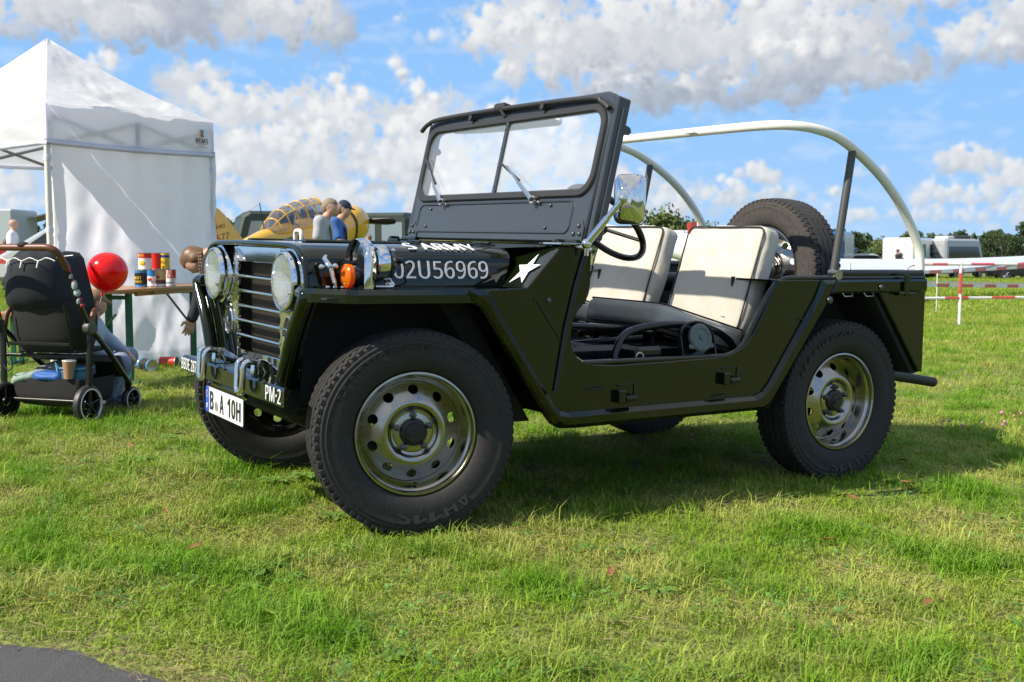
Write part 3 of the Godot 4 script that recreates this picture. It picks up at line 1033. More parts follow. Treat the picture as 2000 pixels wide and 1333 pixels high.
func build_jeep_front(t: Node) -> void:
	var FR := Transform3D(Basis(Vector3.BACK, Vector3.UP, Vector3.LEFT), Vector3(-0.325, 0, 0))   # (z, y) -> plane x = -0.325, z axis forward
	# chrome front: sill, head and two cheeks round six slots
	var g := G.new()
	for s in [1.0, -1.0]:
		g.prism([Vector2(0.245 * s, 0.985), Vector2(0.245 * s, 0.52), Vector2(0.32 * s, 0.49), Vector2(0.41 * s, 0.68), Vector2(0.52 * s, 0.84), Vector2(0.55 * s, 0.89), Vector2(0.545 * s, 0.96), Vector2(0.51 * s, 0.995), Vector2(0.45 * s, 1.012), Vector2(0.245 * s, 1.018)], 0.0, 0.012, FR, 0.004)
	g.prism([Vector2(-0.246, 0.955), Vector2(-0.246, 1.018), Vector2(0.246, 1.018), Vector2(0.246, 0.955)], 0.0, 0.0125, FR, 0.003)
	g.prism([Vector2(-0.246, 0.515), Vector2(-0.246, 0.598), Vector2(0.246, 0.598), Vector2(0.246, 0.515)], 0.0, 0.0125, FR, 0.003)
	obj("grille_panel", g, M.chrome, t)
	for s in [1.0, -1.0]:
		g = G.new()
		g.prism([Vector2(0.29 * s, 0.49), Vector2(0.395 * s, 0.49), Vector2(0.50 * s, 0.69), Vector2(0.625 * s, 0.862), Vector2(0.51 * s, 0.862), Vector2(0.39 * s, 0.68)], 0.014, 0.030, FR, 0.004)
		obj("fender_apron", g, M.paint, t)
	var ys := [0.955, 0.895, 0.835, 0.775, 0.715, 0.655, 0.598]
	for i in range(1, 6):
		g = G.new()
		g.tube([Vector3(-0.33, ys[i], -0.25), Vector3(-0.33, ys[i], 0.25)], 0.0085, 10, false, true, Vector2(1.0, 1.4))
		obj("grille_bar", g, M.chrome, t)
	# rounded ends of the slots
	g = G.new()
	for i in 6:
		g = G.new()
		var top: float = ys[i] - 0.006
		var bot: float = ys[i + 1] + 0.006
		for s in [1.0, -1.0]:
			var c := Vector2(0.246 * s, 0)
			var r := (top - bot) / 2
			for q in [[top, -1.0], [bot, 1.0]]:
				var pts := [Vector2(0.248 * s, q[0])]
				for k in 6:
					var a := PI / 2 * k / 5
					pts.append(Vector2((0.248 - 0.024 * (1 - sin(a))) * s, q[0] + q[1] * 0.024 * (1 - cos(a))))
				g.prism(pts, 0.0, 0.012, FR)
		obj("slot_corner", g, M.chrome, t).set_meta("kind", "stuff")
	# radiator core behind the slots, with its fins
	g = G.new()
	for k in 60:
		g.box(Vector3(-0.272, 0.775, -0.25 + 0.5 * (k + 0.5) / 60), Vector3(0.012, 0.38, 0.0025))
	for k in 20:
		g.box(Vector3(-0.270, 0.59 + 0.37 * (k + 0.5) / 20, 0), Vector3(0.012, 0.0035, 0.5))
	obj("radiator_fins", g, M.brown_core, t).set_meta("kind", "stuff")
	g = G.new()
	g.box(Vector3(-0.25, 0.77, 0), Vector3(0.02, 0.50, 0.62))
	g.box(Vector3(-0.285, 0.968, 0), Vector3(0.06, 0.02, 0.54))
	for s in [1.0, -1.0]:
		g.box(Vector3(-0.29, 0.77, 0.272 * s), Vector3(0.07, 0.42, 0.012))
	obj("radiator", g, M.dark, t)
	# marker lamp recesses
	for s in [1.0, -1.0]:
		var o := Vector3(-0.338, 0.705, 0.340 * s)
		var h := sub("marker_recess", t)
		g = G.new()
		var loop := []
		var loop2 := []
		for k in 20:
			var a := TAU * k / 20
			loop.append(Vector2(cos(a) * 0.050, sin(a) * 0.062))
			loop2.append(Vector2(cos(a) * 0.042, sin(a) * 0.054))
		var f := Transform3D(FR.basis, o)
		g.ring(loop, loop2, 0.0, 0.008, f, 0.003)
		obj("rim", g, M.chrome, h)
		g = G.new()
		g.prism(loop2, -0.002, 0.002, f)
		obj("dark_back", g, M.black, h)
		g = G.new()
		g.tube(fillet([Vector3(0, -0.012, -0.022), Vector3(-0.016, -0.012, -0.022), Vector3(-0.016, 0.014, -0.022), Vector3(-0.016, 0.014, 0.022), Vector3(-0.016, -0.012, 0.022), Vector3(0, -0.012, 0.022)].map(func(v): return v + o), 0.006, 3), 0.004, 6)
		obj("bracket", g, M.chrome, h)
	# headlamps
	for s in [1.0, -1.0]:
		var o := Vector3(-0.340, 0.897, 0.403 * s)
		var f := Transform3D(Basis(Vector3.BACK, Vector3.LEFT, Vector3.DOWN), o)   # local y forwards (-x)
		f.basis = Basis(Vector3(0, 0, 1), Vector3(-1, 0, 0), Vector3(0, -1, 0))
		var h := sub("headlight", t)
		g = G.new()
		g.lathe([Vector2(0.126, -0.02), Vector2(0.127, 0.012), Vector2(0.122, 0.022), Vector2(0.113, 0.024), Vector2(0.112, 0.030), Vector2(0.112, 0.046), Vector2(0.108, 0.053), Vector2(0.102, 0.055), Vector2(0.099, 0.053), Vector2(0.098, 0.046)], f, 40)
		obj("bezel", g, M.chrome, h)
		g = G.new()
		g.lathe([Vector2(0.0, -0.035), Vector2(0.03, -0.030), Vector2(0.06, -0.012), Vector2(0.085, 0.018), Vector2(0.098, 0.044)], f, 32)
		obj("reflector", g, M.chrome, h)
		g = G.new()
		g.lathe([Vector2(0.098, 0.044), Vector2(0.097, 0.052), Vector2(0.08, 0.064), Vector2(0.05, 0.073), Vector2(0.0, 0.077)], f, 32)
		for k in 15:
			var zz := -0.07 + 0.14 * k / 14
			var hh := sqrt(maxf(0.0, 0.085 * 0.085 - zz * zz))
			g.box(o + Vector3(-0.062 + 0.9 * zz * zz, -0.01, zz), Vector3(0.006, hh * 1.1, 0.004), 0.001)
		obj("lens", g, M.lamp_glass, h)
		g = G.new()
		for a in [0.4, 2.5, 4.6]:
			g = G.new()
			g.ball(o + Vector3(-0.05, cos(a) * 0.105, sin(a) * 0.105), 0.004, 6)
			obj("bezel_screw", g, M.chrome, h)
		g = G.new()
		g.lathe([Vector2(0.018, -0.03), Vector2(0.018, 0.01), Vector2(0.0, 0.018)], f, 12)
		obj("bulb_shield", g, M.chrome, h)
	# bumper, taper in plan
	g = G.new()
	var TOP := Transform3D(Basis(Vector3.RIGHT, Vector3.FORWARD, Vector3.UP), Vector3.ZERO)
	g.prism([Vector2(-0.460, 0.613), Vector2(-0.460, -0.613), Vector2(-0.432, -0.603), Vector2(-0.36, -0.27), Vector2(-0.36, 0.27), Vector2(-0.432, 0.603)], 0.470, 0.537, TOP, 0.008)
	obj("bumper", g, M.paint, t)
	var LF := Vector3(0, 0, 1)
	letters("lettering", "BBDE 287", 0.048, frame(Vector3(-0.462, 0.503, -0.502), LF, Vector3.UP), M.white_print, t, 0.215, "Droid Sans", false)
	letters("lettering", "PM·2", 0.052, frame(Vector3(-0.462, 0.505, 0.515), LF, Vector3.UP), M.white_print, t, 0.15, "Droid Sans", false)
	# shackles
	for s in [1.0, -1.0]:
		var o := Vector3(-0.47, 0.545, 0.235 * s)
		var h := sub("shackle", t)
		g = G.new()
		g.tube(fillet([o + Vector3(0.045, 0.045, -0.034), o + Vector3(-0.015, 0.055, -0.034), o + Vector3(-0.022, -0.065, -0.030), o + Vector3(-0.022, -0.065, 0.030), o + Vector3(-0.015, 0.055, 0.034), o + Vector3(0.045, 0.045, 0.034)], 0.035, 6), 0.0115, 10)
		obj("bow", g, M.chrome, h)
		g = G.new()
		g.prism(fillet2([Vector2(-0.445, 0.535), Vector2(-0.435, 0.60), Vector2(-0.40, 0.605), Vector2(-0.34, 0.555), Vector2(-0.34, 0.535)], 0.02), 0.235 * s - 0.02, 0.235 * s + 0.02, Transform3D(), 0.004)
		obj("lug", g, M.chrome, h)
		g = G.new()
		g.tube([o + Vector3(0.045, 0.04, -0.05), o + Vector3(0.045, 0.04, 0.055)], 0.011, 10)
		g.tube([o + Vector3(0.045, 0.04, 0.05), o + Vector3(0.06, 0.01, 0.056), o + Vector3(0.055, -0.005, 0.05)], 0.003, 6)
		obj("pin", g, M.steel, h)
	# number plate
	var pl := sub("number_plate", t)
	var pf := frame(Vector3(-0.472, 0.397, 0.0), LF, Vector3.UP)
	g = G.new()
	g.prism(rr(0.462, 0.112, 0.012, 4), -0.003, 0.0, pf, 0.001)
	obj("plate_edge", g, M.black, pl)
	g = G.new()
	g.prism(rr(0.452, 0.102, 0.009, 4), 0.0, 0.0015, pf)
	obj("plate_face", g, M.white_print, pl)
	g = G.new()
	g.prism(rr(0.042, 0.102, 0.008, 4, Vector2(-0.205, 0)), 0.001, 0.0028, pf)
	obj("country_band", g, mat(0.02, 0.09, 0.55, 0.4), pl)
	letters("lettering", "D", 0.018, Transform3D(pf.basis, pf * Vector3(-0.205, -0.026, 0.0028)), M.white_print, pl, 0.014)
	g = G.new()
	for k in 12:
		var a := TAU * k / 12
		g.ball(pf * Vector3(-0.205 + cos(a) * 0.013, 0.022 + sin(a) * 0.013, 0.003), 0.0022, 5)
	obj("star_ring", g, mat(0.8, 0.65, 0.05, 0.5), pl)
	var DIN := mat(0.012, 0.012, 0.012, 0.5)
	letters("lettering", "B", 0.074, Transform3D(pf.basis, pf * Vector3(-0.148, 0, 0.0015)), DIN, pl, 0.045)
	letters("lettering", "A", 0.074, Transform3D(pf.basis, pf * Vector3(-0.022, 0, 0.0015)), DIN, pl, 0.047)
	letters("lettering", "10H", 0.074, Transform3D(pf.basis, pf * Vector3(0.125, 0, 0.0015)), DIN, pl, 0.155)
	g = G.new()
	g.lathe([Vector2(0.0, 0.003), Vector2(0.019, 0.003), Vector2(0.019, 0.0)], Transform3D(Basis(pf.basis.x, pf.basis.z, -pf.basis.y), pf * Vector3(-0.088, -0.016, 0.0012)), 20)
	obj("test_seal", g, mat(0.35, 0.37, 0.4, 0.4, 0.5), pl)
	g = G.new()
	for z in [-0.2, 0.12]:
		g.ball(Vector3(-0.468, 0.46, z), 0.008, 8)
	g.box(Vector3(-0.462, 0.462, 0), Vector3(0.014, 0.014, 0.44), 0.003)
	obj("plate_bracket", g, M.paint, pl)
	# fender top: hood latch, turn signal, blackout lamp with its guard
	for s in [1.0, -1.0]:
		var h := sub("hood_latch", t)
		g = G.new()
		g.tube([Vector3(-0.285, 0.888, 0.64 * s), Vector3(-0.288, 0.905, 0.64 * s)], 0.006, 8)
		g.tube([Vector3(-0.288, 0.903, 0.638 * s), Vector3(-0.300, 0.955, 0.628 * s)], 0.009, 10)
		g.tube([Vector3(-0.300, 0.955, 0.628 * s), Vector3(-0.312, 0.985, 0.60 * s), Vector3(-0.300, 0.995, 0.585 * s)], [0.011, 0.010, 0.006], 10)
		g.tube([Vector3(-0.31, 0.958, 0.60 * s), Vector3(-0.295, 0.962, 0.655 * s)], 0.006, 8)
		g.ball(Vector3(-0.33, 0.957, 0.62 * s), 0.011, 10)
		g.ball(Vector3(-0.295, 0.962, 0.66 * s), 0.010, 10)
		for k in 3:
			g.ball(Vector3(-0.31 + 0.025 * k, 0.888, (0.63 + 0.006 * k) * s), Vector3(0.010, 0.006, 0.010), 8)
		obj("latch_arm", g, M.chrome, h)
		var ts := sub("turn_signal", t)
		var f := Transform3D(Basis(Vector3(0, 0, 1), Vector3(-1, 0, 0), Vector3(0, -1, 0)), Vector3(-0.24, 0.928, 0.655 * s))
		g = G.new()
		g.lathe([Vector2(0.0, -0.13), Vector2(0.022, -0.125), Vector2(0.034, -0.06), Vector2(0.036, 0.0), Vector2(0.0, 0.001)], f, 24)
		g.tube([Vector3(-0.20, 0.90, 0.655 * s), Vector3(-0.20, 0.882, 0.655 * s)], 0.012, 8)
		obj("lamp_body", g, M.gloss_black, ts)
		g = G.new()
		g.lathe([Vector2(0.041, -0.004), Vector2(0.042, 0.014), Vector2(0.036, 0.019), Vector2(0.034, 0.016), Vector2(0.020, 0.024), Vector2(0.0, 0.028)], f, 28)
		obj("amber_lens", g, M.amber, ts)
		g = G.new()
		for y in [-0.028, 0.028]:
			g.ball(Vector3(-0.259, 0.928 + y, 0.655 * s), Vector3(0.003, 0.004, 0.004), 8)
		obj("screw", g, M.steel, ts)
	var bl := sub("blackout_lamp", t)
	g = G.new()
	var strap := []
	for k in 17:
		var a := PI * k / 16
		strap.append(Vector3(-0.19, 0.975 + 0.082 * sin(a) if true else 0.0, 0.635 - 0.082 * cos(a)))
	strap.push_front(Vector3(-0.19, 0.886, 0.552))
	strap.append(Vector3(-0.19, 0.886, 0.718))
	g.tube(strap, 0.022, 4, false, true, Vector2(1.0, 0.16), Vector3.RIGHT)
	obj("guard_strap", g, M.chrome, bl)
	var f2 := Transform3D(Basis(Vector3(0, 0, 1), Vector3(-1, 0, 0), Vector3(0, -1, 0)), Vector3(-0.115, 0.972, 0.635))
	g = G.new()
	g.lathe([Vector2(0.066, -0.012), Vector2(0.068, 0.012), Vector2(0.064, 0.026), Vector2(0.056, 0.030), Vector2(0.055, 0.020)], f2, 32)
	g.ball(Vector3(-0.09, 1.02, 0.69), 0.008, 8)
	g.tube(fillet([Vector3(-0.085, 0.91, 0.635), Vector3(-0.07, 0.888, 0.65), Vector3(-0.15, 0.888, 0.66)], 0.03, 5), 0.016, 8, false, true, Vector2(1, 0.5))
	obj("chrome_ring", g, M.chrome, bl)
	g = G.new()
	g.lathe([Vector2(0.066, -0.012), Vector2(0.060, -0.03), Vector2(0.042, -0.048), Vector2(0.02, -0.056), Vector2(0.0, -0.058)], f2, 28)
	g.lathe([Vector2(0.055, 0.02), Vector2(0.052, 0.040), Vector2(0.034, 0.050), Vector2(0.032, 0.075), Vector2(0.0, 0.077)], f2, 28)
	g.box(Vector3(-0.15, 1.005, 0.635), Vector3(0.05, 0.012, 0.075), 0.004)
	g.tube([Vector3(-0.065, 0.985, 0.635), Vector3(-0.045, 0.985, 0.64), Vector3(-0.03, 0.982, 0.64)], 0.011, 8)
	g.tube(curve([Vector3(-0.03, 0.982, 0.64), Vector3(-0.02, 0.965, 0.645), Vector3(-0.03, 0.93, 0.66), Vector3(-0.02, 0.905, 0.65), Vector3(-0.05, 0.89, 0.62)], 5), 0.003, 6)
	obj("lamp_body", g, M.gloss_black, bl)
	# under the front: arms, springs and tie rod
	g = G.new()
	for s in [1.0, -1.0]:
		g.tube([Vector3(-0.12, 0.30, 0.20 * s), Vector3(0.0, 0.27, 0.55 * s)], 0.03, 8)
		g.tube([Vector3(0.15, 0.30, 0.20 * s), Vector3(0.0, 0.27, 0.55 * s)], 0.03, 8)
		g.tube([Vector3(0.0, 0.55, 0.25 * s), Vector3(0.0, 0.50, 0.55 * s)], 0.025, 8)
		g.tube([Vector3(0.0, 0.371, 0.15 * s), Vector3(0.0, 0.371, 0.60 * s)], 0.025, 8)
		for k in 7:
			var lp := []
			for i in 12:
				var a := TAU * i / 12
				lp.append(Vector3(cos(a) * 0.055, 0.33 + 0.035 * (k + i / 12.0), 0.40 * s + sin(a) * 0.055))
			g.tube(lp, 0.008, 5)
		g.tube([Vector3(-0.16, 0.38, 0.42 * s), Vector3(-0.16, 0.40, 0.56 * s)], 0.035, 10)
		g.box(Vector3(-0.2, 0.46, 0.33 * s), Vector3(0.36, 0.09, 0.05), 0.01)
		g.tube([Vector3(-0.30, 0.42, 0.46 * s), Vector3(-0.15, 0.33, 0.55 * s)], 0.02, 8)
	g.tube([Vector3(-0.2, 0.33, -0.5), Vector3(-0.2, 0.33, 0.5)], 0.014, 8)
	g.ball(Vector3(0.0, 0.36, 0), Vector3(0.14, 0.12, 0.13), 16)
	g.box(Vector3(0.2, 0.40, 0), Vector3(1.0, 0.10, 0.5), 0.03)
	obj("front_suspension", g, M.dark, t)
	g = G.new()
	g.box(Vector3(1.5, 0.40, 0.30), Vector3(2.2, 0.08, 0.07), 0.01)
	g.box(Vector3(1.5, 0.40, -0.30), Vector3(2.2, 0.08, 0.07), 0.01)
	g.ball(Vector3(2.159, 0.37, 0), Vector3(0.15, 0.12, 0.13), 16)
	g.tube([Vector3(2.159, 0.371, -0.6), Vector3(2.159, 0.371, 0.6)], 0.03, 8)
	for s in [1.0, -1.0]:
		g.tube([Vector3(1.75, 0.36, 0.30 * s), Vector3(2.159, 0.30, 0.56 * s)], 0.035, 8)
	obj("underframe", g, M.dark, t)
	g = G.new()
	g.tube(curve([Vector3(1.4, 0.36, 0.15), Vector3(2.3, 0.42, 0.40), Vector3(2.75, 0.44, 0.42), Vector3(2.95, 0.415, 0.42), Vector3(3.24, 0.372, 0.42)], 5), 0.026, 12)
	obj("exhaust_pipe", g, mat(0.05, 0.047, 0.043, 0.6, 0.5), t)

func build_jeep_windscreen(t: Node) -> void:
	# plane through the hinge line, leaning back; local x = z of the car, y up the screen, z forwards
	var up := Vector3(0.2208, 1.0, 0.0).normalized()
	var f := Transform3D(Basis(Vector3.BACK, up, Vector3.BACK.cross(up)), Vector3(0.692, 1.066, 0))
	if f.basis.z.x > 0:
		f.basis.z = -f.basis.z
	var ob := func(n: int) -> Array:
		# outer outline, four corners of n+1 points
		var p := []
		var cs := [[Vector2(0.762, 0.604), 0.075, 0], [Vector2(-0.762, 0.600), 0.075, 1], [Vector2(-0.735, 0.0), 0.012, 2], [Vector2(0.735, 0.0), 0.012, 3]]
		for c in cs:
			var s := Vector2([1, -1, -1, 1][c[2]], [1, 1, -1, -1][c[2]])
			var r: float = c[1]
			for i in n + 1:
				var a: float = PI / 2 * (c[2] + float(i) / n)
				p.append(c[0] - s * r + Vector2(cos(a), sin(a)) * r)
		return p
	var opening := rr(1.430, 0.330, 0.075, 8, Vector2(0.0, 0.368))
	var W := sub("windscreen", t)
	var g := G.new()
	g.ring(ob.call(8), opening, -0.034, 0.0, f, 0.006)
	obj("frame", g, M.screen_paint, W)
	g = G.new()
	g.ring(rr(1.478, 0.378, 0.095, 8, Vector2(0, 0.368)), rr(1.412, 0.312, 0.070, 8, Vector2(0, 0.368)), -0.002, 0.012, f, 0.006)
	obj("gasket", g, M.rubber, W)
	for s in [1.0, -1.0]:
		g = G.new()
		var hw := 0.705
		g.prism(fillet2([Vector2(0.008 * s, 0.21), Vector2(hw * s, 0.21), Vector2(hw * s, 0.526), Vector2(0.008 * s, 0.526)], 0.05), -0.004, 0.001, f)
		obj("glass_pane", g, M.glass, W)
	g = G.new()
	g.box(f * Vector3(0, 0.368, 0.003), Vector3(0.022, 0.33, 0.016), 0.004, f.basis)
	for k in 4:
		g.ball(f * Vector3(0.0, 0.24 + 0.085 * k, 0.012), 0.004, 6)
	obj("centre_post", g, M.screen_paint, W)
	# recessed lower panel: its pressed border and screws
	g = G.new()
	g.ring(rr(1.312, 0.140, 0.035, 6, Vector2(-0.025, 0.100)), rr(1.292, 0.120, 0.028, 6, Vector2(-0.025, 0.100)), -0.001, 0.005, f, 0.004)
	obj("pressed_border", g, M.screen_paint, W)
	for q in [Vector2(-0.56, 0.145), Vector2(-0.58, 0.06), Vector2(0.47, 0.148), Vector2(0.46, 0.055)]:
		g = G.new()
		g.ball(f * Vector3(q.x, q.y, 0.002), 0.008, 8)
		obj("panel_screw", g, M.steel_dark, W)
	# gutter along the head of the frame, with the fasteners below it
	g = G.new()
	var gut := []
	for q in [Vector3(-0.80, 0.540, 0.02), Vector3(-0.74, 0.571, 0.022), Vector3(-0.60, 0.588, 0.022), Vector3(0.0, 0.589, 0.022), Vector3(0.60, 0.576, 0.022), Vector3(0.70, 0.553, 0.02), Vector3(0.752, 0.524, 0.016)]:
		gut.append(f * q)
	g.tube(curve(gut, 5), 0.011, 8)
	obj("gutter", g, M.rubber, W)
	g = G.new()
	for x in [-0.306, 0.292]:
		g = G.new()
		g.tube([f * Vector3(x, 0.567, 0.0), f * Vector3(x, 0.567, 0.035)], 0.014, 12)
		obj("top_button", g, M.rubber, W)
	g = G.new()
	g.box(f * Vector3(-0.07, 0.600, 0.01), Vector3(0.085, 0.034, 0.05), 0.008, f.basis)
	g.tube([f * Vector3(-0.05, 0.585, 0.03), f * Vector3(-0.03, 0.555, 0.01)], 0.009, 8)
	obj("top_fastener", g, M.rubber, W)
	# wipers
	for q in [[Vector2(-0.431, 0.172), Vector2(-0.585, 0.345), Vector2(-0.70, 0.40)], [Vector2(0.359, 0.168), Vector2(0.16, 0.27), Vector2(0.035, 0.33)]]:
		var a: Vector2 = q[0]
		var tip := Vector2(-0.62, 0.33) if a.x < 0 else Vector2(0.10, 0.32)
		var e := Vector2(-0.70, 0.386) if a.x < 0 else Vector2(0.035, 0.328)
		var wp := sub("wiper", W)
		g = G.new()
		g.tube([f * Vector3(a.x, a.y, 0.0), f * Vector3(a.x, a.y, 0.03)], 0.017, 12)
		g.tube([f * Vector3(a.x, a.y, 0.03), f * Vector3(lerpf(a.x, tip.x, 0.5), lerpf(a.y, tip.y, 0.5), 0.032)], [0.011, 0.008], 8, false, true)
		g.tube([f * Vector3(lerpf(a.x, tip.x, 0.5), lerpf(a.y, tip.y, 0.5), 0.032), f * Vector3(tip.x, tip.y, 0.026)], 0.005, 8)
		g.ball(f * Vector3(a.x + 0.03, a.y - 0.008, 0.012), 0.008, 8)
		obj("arm", g, M.chrome, wp)
		g = G.new()
		var mid := Vector2(lerpf(a.x, tip.x, 0.55), lerpf(a.y, tip.y, 0.55))
		g.tube([f * Vector3(mid.x, mid.y + 0.004, 0.020), f * Vector3(e.x, e.y + 0.01, 0.018)], 0.006, 6)
		obj("blade", g, M.rubber, wp)
	# side posts, hinges, ears
	for s in [1.0, -1.0]:
		g = G.new()
		g.box(f * Vector3(0.762 * s, 0.30, -0.035), Vector3(0.022, 0.56, 0.065), 0.006, Basis(f.basis.x, f.basis.y, f.basis.z))
		g.box(f * Vector3(0.775 * s, 0.28, -0.045), Vector3(0.010, 0.52, 0.030), 0.003, f.basis)
		obj("side_channel", g, M.screen_paint, W)
		g = G.new()
		g.prism([Vector2(0.0, -0.02), Vector2(0.03, -0.015), Vector2(0.04, 0.0), Vector2(0.03, 0.015), Vector2(0.0, 0.02)], -0.004, 0.004, Transform3D(Basis(-f.basis.z, f.basis.y, f.basis.x), f * Vector3(0.770 * s, 0.46, -0.055)), 0.001)
		obj("ear", g, M.screen_paint, W)
		var hg := sub("hinge", W)
		g = G.new()
		g.prism([Vector2(0.655 * s, -0.012), Vector2(0.735 * s, -0.012), Vector2(0.735 * s, 0.055), Vector2(0.715 * s, 0.085), Vector2(0.70 * s, 0.085), Vector2(0.655 * s, 0.035)], 0.0, 0.007, f, 0.002)
		for q in [Vector2(0.678, 0.030), Vector2(0.718, 0.030), Vector2(0.705, 0.062)]:
			g.ball(f * Vector3(q.x * s, q.y, 0.008), 0.010, 8)
		obj("hinge_plate", g, M.screen_paint, hg)
		g = G.new()
		g.tube([Vector3(0.668, 1.062, 0.60 * s), Vector3(0.668, 1.062, 0.745 * s)], 0.013, 10)
		g.box(Vector3(0.62, 1.056, 0.67 * s), Vector3(0.10, 0.012, 0.11), 0.003)
		g.box(Vector3(0.60, 1.060, 0.71 * s), Vector3(0.05, 0.03, 0.03), 0.006)
		obj("hinge_pin", g, M.paint, hg)
	# rolled sun shade behind the head of the screen
	g = G.new()
	g.tube(curve([Vector3(0.93, 1.608, -0.70), Vector3(0.925, 1.595, -0.45), Vector3(0.925, 1.588, -0.2), Vector3(0.93, 1.587, 0.05), Vector3(0.935, 1.585, 0.19)], 4), 0.020, 10, false, true)
	g.ball(Vector3(0.935, 1.585, 0.19), 0.020, 12)
	obj("rolled_sun_shade", g, M.cream_tube, W)

func build_jeep_inside(t: Node) -> void:
	var g := G.new()
	# roll hoop
	var near := [Vector3(2.665, 0.93, 0.745), Vector3(2.672, 0.99, 0.74), Vector3(2.655, 1.09, 0.735), Vector3(2.56, 1.235, 0.73), Vector3(2.425, 1.37, 0.725), Vector3(2.27, 1.475, 0.722), Vector3(2.10, 1.558, 0.72), Vector3(1.97, 1.590, 0.705), Vector3(1.87, 1.602, 0.66), Vector3(1.815, 1.606, 0.56), Vector3(1.80, 1.607, 0.3)]
	var path := near.duplicate()
	for i in range(near.size() - 1, -1, -1):
		path.append(Vector3(near[i].x, near[i].y, -near[i].z))
	g.tube(curve(path, 5), 0.0215, 14)
	obj("roll_hoop", g, M.cream_tube, t)
	g = G.new()
	g.box(Vector3(1.775, 1.60, 0.10), Vector3(0.05, 0.006, 0.06), 0.002)
	for z in [0.14, 0.04]:
		g.ball(Vector3(1.782, 1.612, z), 0.006, 8)
	obj("hoop_tab", g, M.cream_tube, t)
	# seats
	for s in [[0.35, 0.0], [-0.35, 0.06]]:
		var cz: float = s[0]
		var st := sub("seat", t)
		var lean := atan2(0.15, 0.47)
		var bb := Basis(Vector3.BACK, -lean)
		var o := MeshInstance3D.new()
		o = obj("backrest", soft_box(Vector3(0.115, 0.50, 0.52), 0.035, 18, 0.010, 5 + int(cz * 10), 0.012), M.canvas, st)
		o.transform = Transform3D(bb, Vector3(1.765, 0.905, cz))
		g = G.new()
		var fx := -0.0565
		var loop := []
		for p in rr(0.505, 0.485, 0.035, 4):
			loop.append(bb * Vector3(fx + 0.004 * absf(p.x), p.y, p.x) + Vector3(1.765, 0.905, cz))
		g.tube(loop, 0.0042, 6, true)
		obj("piping", g, M.black, st)
		var cb := Basis(Vector3.BACK, -0.26)
		o = obj("cushion", soft_box(Vector3(0.50, 0.11, 0.54), 0.035, 16, 0.008, 15 + int(cz * 10), 0.010), M.canvas, st)
		o.transform = Transform3D(cb, Vector3(1.43, 0.705, cz))
		g = G.new()
		for yy in [0.052, -0.045]:
			var lp := []
			for p in rr(0.49, 0.53, 0.04, 4):
				lp.append(cb * Vector3(p.x, yy, p.y) + Vector3(1.43, 0.705, cz))
			g.tube(lp, 0.0038, 6, true)
		obj("piping", g, M.black, st)
		g = G.new()
		for zz in [cz - 0.2, cz + 0.2]:
			g.tube([Vector3(1.15, 0.70, zz), Vector3(1.70, 0.58, zz), Vector3(1.86, 1.0, zz)], 0.014, 8)
			g.tube([Vector3(1.20, 0.68, zz), Vector3(1.25, 0.45, zz)], 0.014, 8)
			g.tube([Vector3(1.62, 0.60, zz), Vector3(1.62, 0.45, zz)], 0.014, 8)
		g.tube([Vector3(1.16, 0.695, cz - 0.27), Vector3(1.16, 0.695, cz + 0.27)], 0.014, 8)
		obj("seat_frame", g, M.gloss_black, st)
	# passage between: rear bench edge and bundled dark cloth
	g = G.new()
	g.tube([Vector3(1.98, 0.875, -0.5), Vector3(1.98, 0.875, 0.62)], 0.05, 14, false, true, Vector2(1, 1.3))
	obj("bench_roll", g, M.navy, t)
	var o := obj("dark_blanket", soft_box(Vector3(0.34, 0.30, 0.46), 0.09, 14, 0.05, 77, 0.02), M.cloth_dark, t)
	o.position = Vector3(1.90, 0.70, 0.38)
	# steering wheel
	var sw := sub("steering_wheel", t)
	var ax := Vector3(0.72, 0.69, 0.0).normalized()
	var c := Vector3(1.075, 1.150, 0.36)
	var e1 := Vector3(-ax.y, ax.x, 0)
	g = G.new()
	var lp := []
	for k in 36:
		var a := TAU * k / 36
		lp.append(c + (e1 * cos(a) + Vector3.BACK * sin(a)) * 0.205)
	g.tube(lp, 0.0145, 10, true)
	obj("steering_rim", g, M.gloss_black, sw)
	g = G.new()
	for k in 3:
		var a := PI / 2 + TAU * k / 3 + PI / 6
		g.tube([c - ax * 0.03, c + (e1 * cos(a) + Vector3.BACK * sin(a)) * 0.2], 0.008, 6)
	g.lathe([Vector2(0.0, 0.01), Vector2(0.035, 0.0), Vector2(0.03, -0.04), Vector2(0.02, -0.05)], along(c - ax * 0.02, ax), 16)
	g.tube([c - ax * 0.03, c - ax * 0.62], 0.02, 10)
	obj("steering_column", g, M.black, sw)
	g = G.new()
	g.tube([Vector3(0.80, 1.06, 0.50), Vector3(0.86, 1.085, 0.55)], 0.012, 8)
	g.ball(Vector3(0.875, 1.09, 0.56), Vector3(0.03, 0.016, 0.016), 10)
	obj("signal_lever", g, mat(0.005, 0.12, 0.06, 0.25), sw)
	# mirror
	var mr := sub("wing_mirror", t)
	var mn := Vector3(-0.80, 0.05, 0.60).normalized()
	var mf := frame(Vector3(0.795, 1.232, 0.885), Vector3.UP.cross(mn), Vector3.UP)
	g = G.new()
	var lo := rr(0.118, 0.190, 0.030, 6)
	var rows := []
	for q in [[1.0, -0.028], [1.0, -0.008], [0.96, 0.004], [0.80, 0.012], [0.45, 0.034], [0.30, 0.038], [0.02, 0.039]]:
		var r := []
		for p in lo:
			r.append(mf * Vector3(p.x * q[0], p.y * (q[0] if q[0] > 0.9 else q[0] * 0.9 + 0.08 * (1.0 - q[0])), q[1]))
		rows.append(r)
	g.strip(rows, 0, true)
	obj("shell", g, M.chrome, mr)
	g = G.new()
	g.prism(rr(0.114, 0.186, 0.028, 5), -0.027, -0.029, mf)
